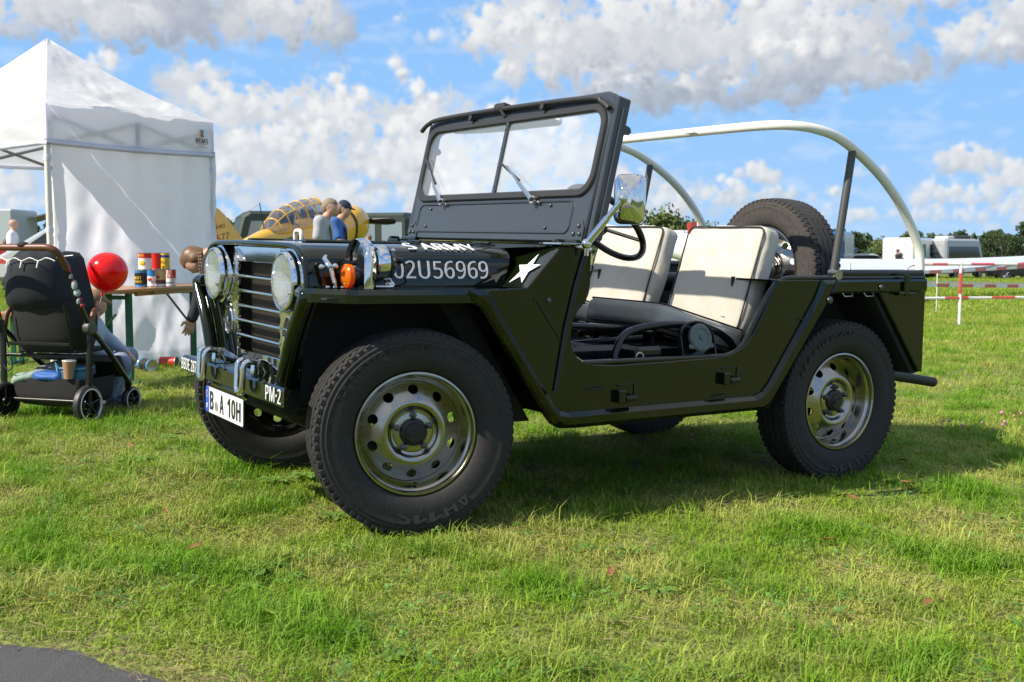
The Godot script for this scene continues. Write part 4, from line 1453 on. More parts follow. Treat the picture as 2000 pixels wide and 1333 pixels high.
	obj("mirror_glass", g, M.chrome, mr)
	g = G.new()
	var mc := mf * Vector3(-0.01, 0.0, 0.045)
	var pv := Vector3(0.655, 1.060, 0.815)
	g.ball(mc, 0.017, 10)
	g.tube([mc, mc.lerp(pv, 0.45)], 0.011, 10)
	g.tube([mc.lerp(pv, 0.42), pv], 0.014, 10)
	g.ball(pv, 0.020, 10)
	g.tube([pv + Vector3(0.01, -0.015, -0.01), Vector3(0.60, 1.055, 0.72)], 0.008, 8)
	g.box(Vector3(0.60, 1.058, 0.73), Vector3(0.09, 0.008, 0.12), 0.002)
	g.tube([pv + Vector3(0, -0.045, 0), pv + Vector3(0, 0.015, 0)], 0.009, 8)
	obj("mirror_arm", g, M.chrome, mr)
	# grab tube and filler plate beside the driver's seat
	g = G.new()
	g.tube(curve([Vector3(0.90, 0.56, 0.70), Vector3(0.905, 0.63, 0.69), Vector3(0.97, 0.70, 0.67), Vector3(1.10, 0.728, 0.66), Vector3(1.26, 0.732, 0.66), Vector3(1.42, 0.715, 0.66), Vector3(1.54, 0.66, 0.66), Vector3(1.60, 0.58, 0.66)], 6), 0.016, 10)
	obj("grab_tube", g, M.gloss_black, t)
	g = G.new()
	g.tube([Vector3(0.62, 0.73, 0.45), Vector3(1.2, 0.70, 0.45)], 0.014, 8)
	g.tube([Vector3(0.62, 0.60, 0.20), Vector3(1.1, 0.68, 0.62)], 0.010, 8)
	g.tube([Vector3(0.70, 0.66, 0.0), Vector3(1.15, 0.62, 0.5)], 0.012, 8)
	obj("lever", g, M.gloss_black, t)
	g = G.new()
	g.box(Vector3(1.05, 0.58, 0.42), Vector3(0.80, 0.14, 0.40), 0.02)
	g.box(Vector3(1.06, 0.60, 0.66), Vector3(0.14, 0.10, 0.12), 0.015)
	obj("tank_cover", g, M.gloss_black, t)
	var fp := sub("fuel_filler", t)
	var ff := frame(Vector3(1.30, 0.665, 0.735), Vector3.RIGHT, Vector3(0, 1, -0.25))
	var arch := [Vector2(-0.088, -0.075), Vector2(0.088, -0.075), Vector2(0.088, 0.03)]
	for k in 9:
		var a := PI * k / 8
		arch.append(Vector2(cos(a) * 0.088, 0.03 + sin(a) * 0.055))
	arch.append(Vector2(-0.088, 0.03))
	g = G.new()
	g.prism(arch, -0.03, 0.0, ff, 0.003)
	obj("filler_plate", g, M.gloss_black, fp)
	g = G.new()
	var edge := []
	for p in arch:
		edge.append(ff * Vector3(p.x, p.y, 0.0))
	g.tube(edge, 0.006, 8)
	obj("plate_rim", g, M.gloss_black, fp)
	g = G.new()
	g.lathe([Vector2(0.058, 0.0), Vector2(0.060, 0.016), Vector2(0.052, 0.022), Vector2(0.040, 0.022), Vector2(0.038, 0.019), Vector2(0.012, 0.019), Vector2(0.010, 0.024), Vector2(0.0, 0.025)], Transform3D(Basis(ff.basis.x, ff.basis.z, -ff.basis.y), ff * Vector3(0.005, 0.015, 0.0)), 36)
	for k in [-0.6, -2.5]:
		g.box(ff * Vector3(0.005 + cos(k) * 0.06, 0.015 + sin(k) * 0.06, 0.010), Vector3(0.035, 0.022, 0.014), 0.005, ff.basis)
	obj("filler_cap", g, mat(0.10, 0.125, 0.12, 0.4, 0.3), fp)
	g = G.new()
	var hook := []
	for k in 10:
		var a := TAU * k / 10
		hook.append(Vector3(0.985 + cos(a) * 0.018, 0.612 + sin(a) * 0.018, 0.745))
	g.tube(hook, 0.005, 6, true)
	obj("lashing_eye", g, M.steel, t)

# ---------------------------------------------------------------- ground, grass, path, road
func build_more_materials() -> void:
	M.hood = M.paint
	M.cowl = M.paint
	var spn := mat(0.034, 0.042, 0.050, 0.30)
	spn.metallic_specular = 0.62
	M.screen_paint = spn
	M.brace = mat(0.06, 0.062, 0.060, 0.35)
	M.navy = mat(0.012, 0.016, 0.03, 0.5)
	M.cloth_dark = mat(0.015, 0.012, 0.012, 0.95)
	var lg := mat(0.80, 0.88, 0.85, 0.06)
	lg.transparency = BaseMaterial3D.TRANSPARENCY_ALPHA
	lg.albedo_color.a = 0.10
	M.lamp_glass = lg
	M.skin = mat(0.52, 0.30, 0.21, 0.55)
	var gt := StandardMaterial3D.new()
	gt.albedo_color = Color(0.25, 0.36, 0.50, 0.40)
	gt.transparency = BaseMaterial3D.TRANSPARENCY_ALPHA
	gt.roughness = 0.03
	M.glass_tint = gt
	M.glass_pale = mat(0.22, 0.28, 0.32, 0.06)
	M.glider_white = mat(0.78, 0.79, 0.80, 0.25)
	M.barrier_red = mat(0.66, 0.035, 0.025, 0.45)
	M.barrier_white = mat(0.8, 0.8, 0.78, 0.4)
	for bm in [M.barrier_red, M.barrier_white]:
		bm.backlight_enabled = true
		bm.backlight = Color(0.8, 0.8, 0.8)
	M.bark = mat(0.06, 0.05, 0.04, 0.9)
	M.leg_white = mat(0.62, 0.62, 0.57, 0.4)
	M.steel_dull = mat(0.22, 0.22, 0.23, 0.5, 0.3)
	M.red_paint = mat(0.68, 0.03, 0.02, 0.4)
	M.pane_dark = mat(0.015, 0.02, 0.024, 0.05)

const PATH_A := Vector2(-1.36, -2.92)
const PATH_B := Vector2(-0.80, -2.63)
func off_path(x: float, z: float) -> float:
	# metres from the asphalt edge, positive on the grass side
	var d := (PATH_B - PATH_A).normalized()
	var n := Vector2(d.y, -d.x)
	return (Vector2(x, z) - PATH_A).dot(n) + 0.018 * sin(x * 13.0) + 0.012 * sin(z * 29.0 + x * 7.0)

func road_mid(x: float) -> float:
	return -57.0 - 0.12 * (x - 20.0)

func build_ground() -> void:
	var g := G.new()
	var xs := [-1500.0, -600.0, -250.0, -100.0, -50.0, -25.0]
	for k in range(-15, 31):
		xs.append(k * 1.0)
	xs.append_array([36.0, 42.0, 50.0, 60.0, 80.0, 100.0, 250.0, 600.0, 1500.0])
	var zs := [30.0, 10.0]
	for k in range(4, -40, -1):
		zs.append(k * 1.0)
	for k in range(-42, -90, -3):
		zs.append(k * 1.0)
	zs.append_array([-90.0, -120.0, -200.0, -400.0, -1000.0, -2000.0])
	var rows := []
	for z in zs:
		var r := []
		for x in xs:
			r.append(Vector3(x, ground(x, z), z))
		rows.append(r)
	g.strip(rows)
	var m := mat(1, 1, 1, 0.95)
	m.albedo_texture = noise_tex(0.05, 41, 512, 6, [[0.0, lin(0.035, 0.03, 0.015)], [0.3, lin(0.11, 0.12, 0.03)], [0.6, lin(0.17, 0.21, 0.04)], [0.8, lin(0.24, 0.23, 0.07)], [1.0, lin(0.32, 0.27, 0.12)]])
	m.normal_enabled = true
	m.normal_texture = noise_tex(0.08, 42, 512, 4, [], true, 6.0)
	tri_map(m, 0.9, true)
	struct("ground", g, m)
	# asphalt path in the near corner
	g = G.new()
	var d := (PATH_B - PATH_A).normalized()
	var n := Vector2(d.y, -d.x)
	rows = []
	for i in 160:
		var t := -4.0 + 8.0 * i / 159.0
		var e := PATH_A + d * t
		var wob := 0.0
		for it in 3:
			wob = -off_path(e.x + n.x * wob, e.y + n.y * wob) + wob
		var r := []
		for w in [wob, wob - 0.02, wob - 0.5, -1.2, -3.0]:
			var p: Vector2 = e + n * w
			r.append(Vector3(p.x, ground(p.x, p.y) + (0.004 if w == wob else 0.012), p.y))
		rows.append(r)
	g.strip(rows)
	var a := mat(1, 1, 1, 0.9)
	a.albedo_texture = noise_tex(0.35, 51, 512, 4, [[0.0, lin(0.05, 0.05, 0.053)], [0.45, lin(0.105, 0.105, 0.11)], [0.62, lin(0.135, 0.135, 0.138)], [0.8, lin(0.21, 0.21, 0.205)], [1.0, lin(0.42, 0.41, 0.39)]])
	a.normal_enabled = true
	a.normal_texture = noise_tex(0.3, 52, 512, 4, [], true, 14.0)
	tri_map(a, 2.2, true)
	M.asphalt = a
	struct("path", g, a)
	# road across the field
	g = G.new()
	rows = []
	for x in [-40.0, -20.0, 0.0, 5.0, 10.0, 15.0, 20.0, 25.0, 30.0, 36.0, 42.0, 50.0, 60.0, 80.0, 120.0]:
		var r := []
		for w in [-3.2, 0.0, 3.2]:
			r.append(Vector3(x, ground(x, road_mid(x) + w) + 0.05, road_mid(x) + w))
		rows.append(r)
	g.strip(rows)
	var ra := mat(0.13, 0.13, 0.135, 0.85)
	struct("road", g, ra)
	build_grass()

var g_pat := FastNoiseLite.new()
var g_dry := FastNoiseLite.new()

func tuft_mesh(seed_: int, blades: int, h: float, spread: float, w: float, lean: float) -> ArrayMesh:
	var r := RandomNumberGenerator.new()
	r.seed = seed_
	var v := PackedVector3Array()
	var c := PackedColorArray()
	for i in blades:
		var a := r.randf() * TAU
		var dir := Vector3(cos(a), 0, sin(a))
		var base := Vector3(r.randf_range(-1, 1), 0, r.randf_range(-1, 1)) * spread
		var hh := h * r.randf_range(0.45, 1.15)
		var l := lean * r.randf_range(0.3, 1.5) * hh
		var side := Vector3(-dir.z, 0, dir.x) * w * r.randf_range(0.6, 1.2)
		var p0 := base - Vector3(0, 0.01, 0)
		var p1 := base + Vector3(0, hh * 0.55, 0) + dir * l * 0.3
		var p2 := base + Vector3(0, hh * (0.95 if l < hh else 0.75), 0) + dir * l
		var k := r.randf_range(0.7, 1.25)
		var cc := Color(k * r.randf_range(0.9, 1.15), k, k * r.randf_range(0.7, 1.1))
		if r.randf() < 0.13:
			cc = Color(k * 1.7, k * 1.2, k * 1.8)
		var q := [p0 - side * 0.5, p0 + side * 0.5, p1 + side * 0.42, p1 - side * 0.42]
		for idx in [0, 1, 2, 0, 2, 3]:
			v.append(q[idx])
		v.append_array([p1 - side * 0.42, p1 + side * 0.42, p2])
		for j in 9:
			c.append(cc)
	var arr := []
	arr.resize(Mesh.ARRAY_MAX)
	arr[Mesh.ARRAY_VERTEX] = v
	arr[Mesh.ARRAY_COLOR] = c
	var m := ArrayMesh.new()
	m.add_surface_from_arrays(Mesh.PRIMITIVE_TRIANGLES, arr)
	return m

func scatter(called: String, me: Mesh, ma: Material, xf: Array, cols: PackedColorArray, label: String) -> void:
	var mm := MultiMesh.new()
	mm.transform_format = MultiMesh.TRANSFORM_3D
	mm.use_colors = true
	mm.mesh = me
	mm.instance_count = xf.size()
	var buf := PackedFloat32Array()
	buf.resize(xf.size() * 16)
	for i in xf.size():
		var t: Transform3D = xf[i]
		var b := t.basis
		var o := i * 16
		buf[o] = b.x.x
		buf[o + 1] = b.y.x
		buf[o + 2] = b.z.x
		buf[o + 3] = t.origin.x
		buf[o + 4] = b.x.y
		buf[o + 5] = b.y.y
		buf[o + 6] = b.z.y
		buf[o + 7] = t.origin.y
		buf[o + 8] = b.x.z
		buf[o + 9] = b.y.z
		buf[o + 10] = b.z.z
		buf[o + 11] = t.origin.z
		var c := cols[i]
		buf[o + 12] = c.r
		buf[o + 13] = c.g
		buf[o + 14] = c.b
		buf[o + 15] = 1.0
	mm.buffer = buf
	var o2 := MultiMeshInstance3D.new()
	o2.name = numbered(called)
	o2.multimesh = mm
	o2.material_override = ma
	add_child(o2, true)
	stuff(o2, label)

func grass_color(x: float, z: float, r: RandomNumberGenerator) -> Color:
	var dry := clampf(g_dry.get_noise_2d(x * 100, z * 100) * 1.5 + 0.30 + r.randf_range(-0.28, 0.28), 0.0, 1.0)
	var lush := clampf(g_pat.get_noise_2d(x * 100, z * 100) * 1.6 + 0.45, 0.0, 1.0)
	var c := Color(0.240, 0.370, 0.026).lerp(Color(0.150, 0.320, 0.018), lush)
	c = c.lerp(Color(0.560, 0.500, 0.170), dry * 0.62)
	return c * r.randf_range(0.8, 1.2)

func build_grass() -> void:
	g_pat.seed = 61
	g_pat.frequency = 0.018
	g_pat.fractal_octaves = 3
	g_dry.seed = 62
	g_dry.frequency = 0.011
	g_dry.fractal_octaves = 4
	var gm := mat(1, 1, 1, 0.62)
	gm.vertex_color_use_as_albedo = true
	gm.backlight_enabled = true
	gm.backlight = Color(0.62, 0.70, 0.25)
	gm.cull_mode = BaseMaterial3D.CULL_DISABLED
	gm.metallic_specular = 0.35
	M.grass = gm
	var r := RandomNumberGenerator.new()
	r.seed = 99
	var kinds := [
		tuft_mesh(1, 16, 0.026, 0.045, 0.0032, 1.2), tuft_mesh(2, 16, 0.034, 0.045, 0.0030, 1.4), tuft_mesh(3, 20, 0.070, 0.038, 0.0030, 1.0), tuft_mesh(4, 14, 0.020, 0.055, 0.0036, 2.2),
		tuft_mesh(5, 26, 0.050, 0.13, 0.006, 0.9), tuft_mesh(6, 34, 0.06, 0.35, 0.014, 0.9),
	]
	var xf := [[], [], [], [], [], []]
	var co := [PackedColorArray(), PackedColorArray(), PackedColorArray(), PackedColorArray(), PackedColorArray(), PackedColorArray()]
	# belts of depth: from, to, tufts per square metre, coarse mesh
	for belt in [[1.6, 4.5, 900.0, 0], [4.5, 8.0, 560.0, 0], [8.0, 13.0, 260.0, 0], [13.0, 24.0, 85.0, 4], [24.0, 80.0, 12.0, 5]]:
		var z0: float = belt[0]
		var z1: float = belt[1]
		var w1 := z1 * 0.50 + 1.0
		var n := int((z1 - z0) * 2.0 * w1 * belt[2])
		for i in n:
			var z := -r.randf_range(z0, z1)
			var x := r.randf_range(-w1, w1)
			if absf(x) > -z * 0.50 + 0.9:
				continue
			var e := off_path(x, z)
			if e < 0.0 or (e < 0.10 and r.randf() > e * 8.0):
				continue
			if z < -50.0 and absf(z - road_mid(x)) < 3.4:
				continue
			var lush := g_pat.get_noise_2d(x * 100, z * 100)
			var k: int = belt[3]
			var s := r.randf_range(0.75, 1.25)
			if k == 0:
				var u := r.randf() + lush * 1.3
				k = 3 if u < 0.25 else 0 if u < 0.55 else 1 if u < 0.95 else 2
				if k == 2:
					s *= 0.8 + maxf(lush, 0.0) * 0.6
			var b := Basis(Vector3.UP, r.randf() * TAU).rotated(Vector3(r.randf_range(-1, 1), 0, r.randf_range(-1, 1)).normalized(), r.randf_range(0.0, 0.35)).scaled(Vector3(s, s * r.randf_range(0.8, 1.25), s))
			xf[k].append(Transform3D(b, Vector3(x, ground(x, z), z)))
			co[k].append(grass_color(x, z, r))
	for k in 6:
		scatter("grass", kinds[k], gm, xf[k], co[k], ["short fine grass of the meadow", "leaning grass blades of the meadow", "tall grass clumps standing in the meadow", "flattened low grass of the meadow", "grass of the middle field", "grass of the far field"][k])
	# clover and small broad leaves
	var g := G.new()
	for i in 3:
		var a := TAU * i / 3
		g.face([Vector3(0, 0.018, 0), Vector3(cos(a - 0.55), 1.9 * 0.012 / 0.014, sin(a - 0.55)) * 0.010 + Vector3(0, 0.0, 0), Vector3(cos(a), 1.4, sin(a)) * 0.014, Vector3(cos(a + 0.55), 1.9, sin(a + 0.55)) * 0.010], Vector3.UP)
	var cl := []
	var cc := PackedColorArray()
	for i in 9000:
		var z := -r.randf_range(2.2, 9.0)
		var x := r.randf_range(-1, 1) * (-z * 0.5 + 0.8)
		if g_dry.get_noise_2d(x * 130 + 900, z * 130) < 0.12 or off_path(x, z) < 0.05:
			continue
		var s := r.randf_range(0.7, 1.5)
		cl.append(Transform3D(Basis(Vector3.UP, r.randf() * TAU).rotated(Vector3(r.randf_range(-1, 1), 0, r.randf_range(-1, 1)).normalized(), 0.3).scaled(Vector3.ONE * s), Vector3(x, ground(x, z) + 0.012, z)))
		cc.append(Color(0.09, 0.20, 0.04) * r.randf_range(0.7, 1.5))
	scatter("clover_leaves", g.mesh(), gm, cl, cc, "small clover leaves low in the grass")
	# dandelion rosettes
	g = G.new()
	for i in 9:
		var a := TAU * i / 9 + r.randf() * 0.5
		var l := r.randf_range(0.06, 0.12)
		var d := Vector3(cos(a), 0, sin(a))
		var sd := Vector3(-d.z, 0, d.x)
		var rows := []
		for k in 6:
			var t := k / 5.0
			var wd := (0.004 + 0.016 * sin(t * 2.6)) * (1.0 if k % 2 == 0 else 0.7)
			var c := d * l * t + Vector3(0, 0.012 + 0.06 * t * (1.0 - t * 0.8), 0)
			rows.append([c - sd * wd + Vector3(0, 0.004, 0), c, c + sd * wd + Vector3(0, 0.004, 0)])
		g.strip(rows)
	var me := g.mesh()
	cl = []
	cc = PackedColorArray()
	for i in 90:
		var z := -r.randf_range(2.4, 8.0)
		var x := r.randf_range(-1, 1) * (-z * 0.5 + 0.5)
		if off_path(x, z) < 0.1 or (i > 40 and (x > -z * 0.2 - 0.9 or z < -4.0)):
			continue
		var s := r.randf_range(0.4, 0.85)
		cl.append(Transform3D(Basis(Vector3.UP, r.randf() * TAU).scaled(Vector3.ONE * s), Vector3(x, ground(x, z), z)))
		cc.append(Color(0.12, 0.22, 0.04) * r.randf_range(0.8, 1.4))
	scatter("weed_leaves", me, gm, cl, cc, "broad toothed weed leaves lying in the grass")
	# dry stalks and cut straw
	g = G.new()
	g.tube([Vector3(-0.022, 0.004, 0), Vector3(0.024, 0.006, -0.001)], 0.0008, 3)
	cl = []
	cc = PackedColorArray()
	for i in 26000:
		var z := -r.randf_range(2.2, 8.0)
		var x := r.randf_range(-1, 1) * (-z * 0.5 + 0.8)
		var e := off_path(x, z)
		if e < -0.05 or (e > 0.12 and g_dry.get_noise_2d(x * 100, z * 100) < r.randf_range(-0.15, 0.35)):
			continue
		var s := r.randf_range(0.5, 1.4)
		cl.append(Transform3D(Basis(Vector3.UP, r.randf() * TAU).rotated(Vector3(r.randf_range(-1, 1), 0, r.randf_range(-1, 1)).normalized(), 0.25).scaled(Vector3(s, 1, s)), Vector3(x, ground(x, z) + r.randf_range(0.005, 0.028), z)))
		cc.append(Color(0.42, 0.34, 0.17) * r.randf_range(0.6, 1.2))
	scatter("straw_litter", g.mesh(), gm, cl, cc, "dry cut stalks lying in the grass")
	# pink clover heads and fallen leaves
	g = G.new()
	for p in [[Vector3(2.75, 0, -6.5), 9], [Vector3(3.1, 0, -7.0), 7], [Vector3(1.2, 0, -6.2), 4]]:
		for i in p[1]:
			var x: float = p[0].x + r.randf_range(-0.3, 0.3)
			var z: float = p[0].z + r.randf_range(-0.3, 0.3)
			g.ball(Vector3(x, ground(x, z) + r.randf_range(0.04, 0.07), z), r.randf_range(0.007, 0.011), 7)
	stuff(obj("clover_flowers", g, mat(0.55, 0.22, 0.36, 0.7)), "small pink clover flower heads in the grass")
	g = G.new()
	for i in 26:
		var z := -r.randf_range(2.8, 6.0)
		var x := r.randf_range(-1, 1) * -z * 0.45
		if off_path(x, z) < 0.05:
			continue
		var c := Vector3(x, ground(x, z) + 0.03, z)
		var b := Basis(Vector3.UP, r.randf() * TAU).rotated(Vector3.RIGHT, r.randf_range(-0.5, 0.5))
		var rows := []
		for k in 5:
			var t := k / 4.0
			var w := 0.012 * sin(PI * (0.1 + 0.85 * t))
			rows.append([c + b * Vector3(-w, 0.004, t * 0.05), c + b * Vector3(0, 0, t * 0.05), c + b * Vector3(w, 0.004, t * 0.05)])
		g.strip(rows)
	stuff(obj("fallen_leaves", g, mat(0.20, 0.09, 0.03, 0.7)), "a few brown fallen leaves in the grass")

# ---------------------------------------------------------------- bodies: smooth union of tapered capsules, meshed as surface nets
func blob(bones: Array, cell: float, k: float, into: G = null, clip_y := Vector2(-100, 100)) -> G:
	# bones: [a, b, ra, rb]
	var g := into if into else G.new()
	var lo := Vector3.ONE * 1e9
	var hi := -lo
	for b in bones:
		var r: float = maxf(b[2], b[3]) + cell * 2.0 + k
		for p in [b[0], b[1]]:
			lo = lo.min(p - Vector3.ONE * r)
			hi = hi.max(p + Vector3.ONE * r)
	var n := Vector3i(((hi - lo) / cell).ceil()) + Vector3i.ONE
	var sx := n.x
	var sy := n.x * n.y
	var f := PackedFloat32Array()
	f.resize(n.x * n.y * n.z)
	for b in bones:
		var a: Vector3 = b[0]
		var ab: Vector3 = b[1] - b[0]
		var l2 := maxf(ab.length_squared(), 1e-9)
		var ra: float = b[2]
		var dr: float = b[3] - b[2]
		var r := maxf(b[2], b[3]) + cell * 1.6 + k * 2.0
		var p0 := Vector3i(((a.min(b[1]) - Vector3.ONE * r - lo) / cell).floor()).clampi(0, 100000)
		var p1 := Vector3i(((a.max(b[1]) + Vector3.ONE * r - lo) / cell).ceil()).min(n - Vector3i.ONE)
		for z in range(p0.z, p1.z + 1):
			for y in range(p0.y, p1.y + 1):
				var at := p0.x + y * sx + z * sy
				for x in range(p0.x, p1.x + 1):
					var q := lo + Vector3(x, y, z) * cell - a
					var t := clampf(q.dot(ab) / l2, 0.0, 1.0)
					var d := (q - ab * t).length() - ra - dr * t
					if d < k * 3.0:
						f[at] += exp(-d / k)
					at += 1
	# field = -k ln(sum); inside where the sum is over 1
	var vid := {}
	var vs := PackedVector3Array()
	var off := [0, 1, sx, sx + 1, sy, sy + 1, sy + sx, sy + sx + 1]
	var cor := [Vector3(0, 0, 0), Vector3(1, 0, 0), Vector3(0, 1, 0), Vector3(1, 1, 0), Vector3(0, 0, 1), Vector3(1, 0, 1), Vector3(0, 1, 1), Vector3(1, 1, 1)]
	var edges := [[0, 1], [2, 3], [4, 5], [6, 7], [0, 2], [1, 3], [4, 6], [5, 7], [0, 4], [1, 5], [2, 6], [3, 7]]
	var tris := []
	for z in n.z - 1:
		for y in n.y - 1:
			var row := y * sx + z * sy
			for x in n.x - 1:
				var i := row + x
				var s := 0
				if f[i] > 1.0: s += 1
				if f[i + 1] > 1.0: s += 1
				if f[i + sx] > 1.0: s += 1
				if f[i + sx + 1] > 1.0: s += 1
				if f[i + sy] > 1.0: s += 1
				if f[i + sy + 1] > 1.0: s += 1
				if f[i + sy + sx] > 1.0: s += 1
				if f[i + sy + sx + 1] > 1.0: s += 1
				if s == 0 or s == 8:
					continue
				var sum := Vector3.ZERO
				var c := 0
				for e in edges:
					var va := f[i + off[e[0]]]
					var vb := f[i + off[e[1]]]
					if (va > 1.0) != (vb > 1.0):
						var da := -log(maxf(va, 1e-6))
						var db := -log(maxf(vb, 1e-6))
						sum += (cor[e[0]] as Vector3).lerp(cor[e[1]], clampf(da / (da - db), 0.05, 0.95))
						c += 1
				vid[i] = vs.size()
				vs.append(lo + (Vector3(x, y, z) + sum / c) * cell)
	var gr := g.next()
	for i in vid:
		for ax in [[1, sx, sy], [sx, sy, 1], [sy, 1, sx]]:
			var v0 := f[i] > 1.0
			var v1 := f[i + ax[0]] > 1.0
			if v0 == v1:
				continue
			var q := [i, i - ax[1], i - ax[1] - ax[2], i - ax[2]]
			if not (vid.has(q[1]) and vid.has(q[2]) and vid.has(q[3])):
				continue
			var P := [vs[vid[q[0]]], vs[vid[q[1]]], vs[vid[q[2]]], vs[vid[q[3]]]]
			if P[0].y < clip_y.x or P[0].y > clip_y.y:
				continue
			if v0:
				g.quad(P[0], P[3], P[2], P[1], gr)
			else:
				g.quad(P[0], P[1], P[2], P[3], gr)
	return g

func pose(h := 1.75, over := {}) -> Dictionary:
	# standing figure that looks along -z, feet at y = 0; h scales it
	var j := {
		"hip": Vector3(0, 0.53, 0), "waist": Vector3(0, 0.61, 0), "chest": Vector3(0, 0.735, 0.003), "neck": Vector3(0, 0.835, 0.005), "head": Vector3(0, 0.925, -0.012),
		"shl": Vector3(-0.107, 0.805, 0.005), "shr": Vector3(0.107, 0.805, 0.005), "ell": Vector3(-0.135, 0.63, 0.02), "elr": Vector3(0.135, 0.63, 0.02), "hal": Vector3(-0.14, 0.485, -0.02), "har": Vector3(0.14, 0.485, -0.02),
		"hpl": Vector3(-0.052, 0.52, 0), "hpr": Vector3(0.052, 0.52, 0), "knl": Vector3(-0.058, 0.285, -0.01), "knr": Vector3(0.058, 0.285, -0.01), "anl": Vector3(-0.06, 0.045, 0.012), "anr": Vector3(0.06, 0.045, 0.012), "tol": Vector3(-0.068, 0.018, -0.085), "tor": Vector3(0.068, 0.018, -0.085),
		"face": Vector3(0, 0, -1),
	}
	var d := {"h": h}
	for k in j:
		d[k] = j[k] * h if k != "face" else j[k]
	for k in over:
		d[k] = over[k]
	return d

func bones_of(j: Dictionary, what: String, grow := 0.0) -> Array:
	var s: float = j.h / 1.75
	var o := []
	var add := func(a: String, b: String, ra: float, rb: float, t := 1.0) -> void:
		o.append([j[a], (j[a] as Vector3).lerp(j[b], t), ra * s + grow, rb * s + grow])
	match what:
		"torso":
			add.call("hip", "waist", 0.115, 0.108)
			add.call("waist", "chest", 0.108, 0.118)
			add.call("hpl", "hpr", 0.105, 0.105)
			o.append([j.shl.lerp(j.chest, 0.45), j.shr.lerp(j.chest, 0.45), 0.098 * s + grow, 0.098 * s + grow])
			add.call("shl", "shr", 0.060, 0.060)
			o.append([j.shl.lerp(j.hpl, 0.3), j.shl.lerp(j.hpl, 0.85), 0.062 * s + grow, 0.062 * s + grow])
			o.append([j.shr.lerp(j.hpr, 0.3), j.shr.lerp(j.hpr, 0.85), 0.062 * s + grow, 0.062 * s + grow])
		"neck":
			o.append([j.neck.lerp(j.chest, 0.2), j.neck.lerp(j.head, 0.35), 0.058 * s + grow, 0.053 * s + grow])
			o.append([j.neck, j.shl, 0.045 * s + grow, 0.052 * s + grow])
			o.append([j.neck, j.shr, 0.045 * s + grow, 0.052 * s + grow])
		"upper_arms":
			add.call("shl", "ell", 0.053, 0.042)
			add.call("shr", "elr", 0.053, 0.042)
		"sleeves":
			add.call("shl", "ell", 0.056, 0.052, 0.72)
			add.call("shr", "elr", 0.056, 0.052, 0.72)
		"fore_arms":
			add.call("ell", "hal", 0.042, 0.029)
			add.call("elr", "har", 0.042, 0.029)
		"cuffs":
			add.call("ell", "hal", 0.042, 0.034, 0.94)
			add.call("elr", "har", 0.042, 0.034, 0.94)
		"thighs":
			add.call("hpl", "knl", 0.088, 0.060)
			add.call("hpr", "knr", 0.088, 0.060)
		"shins":
			add.call("knl", "anl", 0.060, 0.040)
			add.call("knr", "anr", 0.060, 0.040)
		"feet":
			add.call("anl", "tol", 0.040, 0.032)
			add.call("anr", "tor", 0.040, 0.032)
	return o

func head_bones(j: Dictionary) -> Array:
	var s: float = j.h / 1.75
	var f: Vector3 = (j.face as Vector3).normalized()
	var up: Vector3 = ((j.head - j.neck) as Vector3)
	up = (up - f * up.dot(f)).normalized()
	var rt := f.cross(up)
	var c: Vector3 = j.head
	var o := []
	for q in [[Vector3(0, 0.03, -0.018), 0.086], [Vector3(0, 0.03, 0.022), 0.078], [Vector3(0, -0.035, 0.040), 0.058], [Vector3(0, -0.075, 0.052), 0.034]]:
		var p: Vector3 = c + (rt * q[0].x + up * q[0].y + f * q[0].z) * s
		o.append([p, p, q[1] * s, q[1] * s])
	var P := func(x: float, y: float, z: float) -> Vector3: return c + (rt * x + up * y + f * z) * s
	o.append([P.call(0, 0.012, 0.098), P.call(0, -0.022, 0.112), 0.009 * s, 0.013 * s])
	o.append([P.call(-0.035, 0.028, 0.082), P.call(0.035, 0.028, 0.082), 0.013 * s, 0.013 * s])
	o.append([P.call(-0.018, -0.052, 0.085), P.call(0.018, -0.052, 0.085), 0.010 * s, 0.010 * s])
	for x in [-1.0, 1.0]:
		o.append([P.call(0.078 * x, 0.012, -0.002), P.call(0.076 * x, -0.020, 0.006), 0.013 * s, 0.009 * s])
		o.append([P.call(0.036 * x, -0.012, 0.070), P.call(0.05 * x, -0.04, 0.05), 0.022 * s, 0.020 * s])
	return o

func hand_bones(wrist: Vector3, dir: Vector3, palm: Vector3, s: float, curl := 0.5, mirror := 1.0) -> Array:
	# dir: from wrist to knuckles, palm: the way the palm faces
	var d := dir.normalized()
	var p := (palm - d * palm.dot(d)).normalized()
	var w := d.cross(p) * mirror
	var o := [[wrist, wrist + d * 0.03 * s, 0.026 * s, 0.024 * s]]
	for i in 4:
		var x := (-0.030 + 0.020 * i) * s
		var k := wrist + d * (0.085 - 0.006 * absf(i - 1.3)) * s + w * x
		o.append([wrist + d * 0.02 * s + w * x * 0.7, k, 0.015 * s, 0.012 * s])
		var L: float = [0.066, 0.076, 0.072, 0.056][i] * s
		var c := curl * (0.8 + 0.1 * i)
		var a := k
		for seg in 3:
			var an := c * (seg + 0.6)
			var b: Vector3 = a + (d * cos(an) + p * sin(an) + w * (i - 1.5) * 0.10) * L * [0.42, 0.32, 0.26][seg]
			o.append([a, b, (0.0092 - 0.0008 * seg) * s, (0.0086 - 0.0008 * seg) * s])
			a = b
	var t0 := wrist + d * 0.022 * s - w * 0.026 * s
	var t1 := t0 + (d * 0.6 - w * 0.75 + p * 0.3).normalized() * 0.042 * s
	var t2 := t1 + (d * 0.85 - w * 0.25 + p * 0.4).normalized() * 0.032 * s
	o.append([t0, t1, 0.013 * s, 0.011 * s])
	o.append([t1, t2, 0.010 * s, 0.0085 * s])
	return o

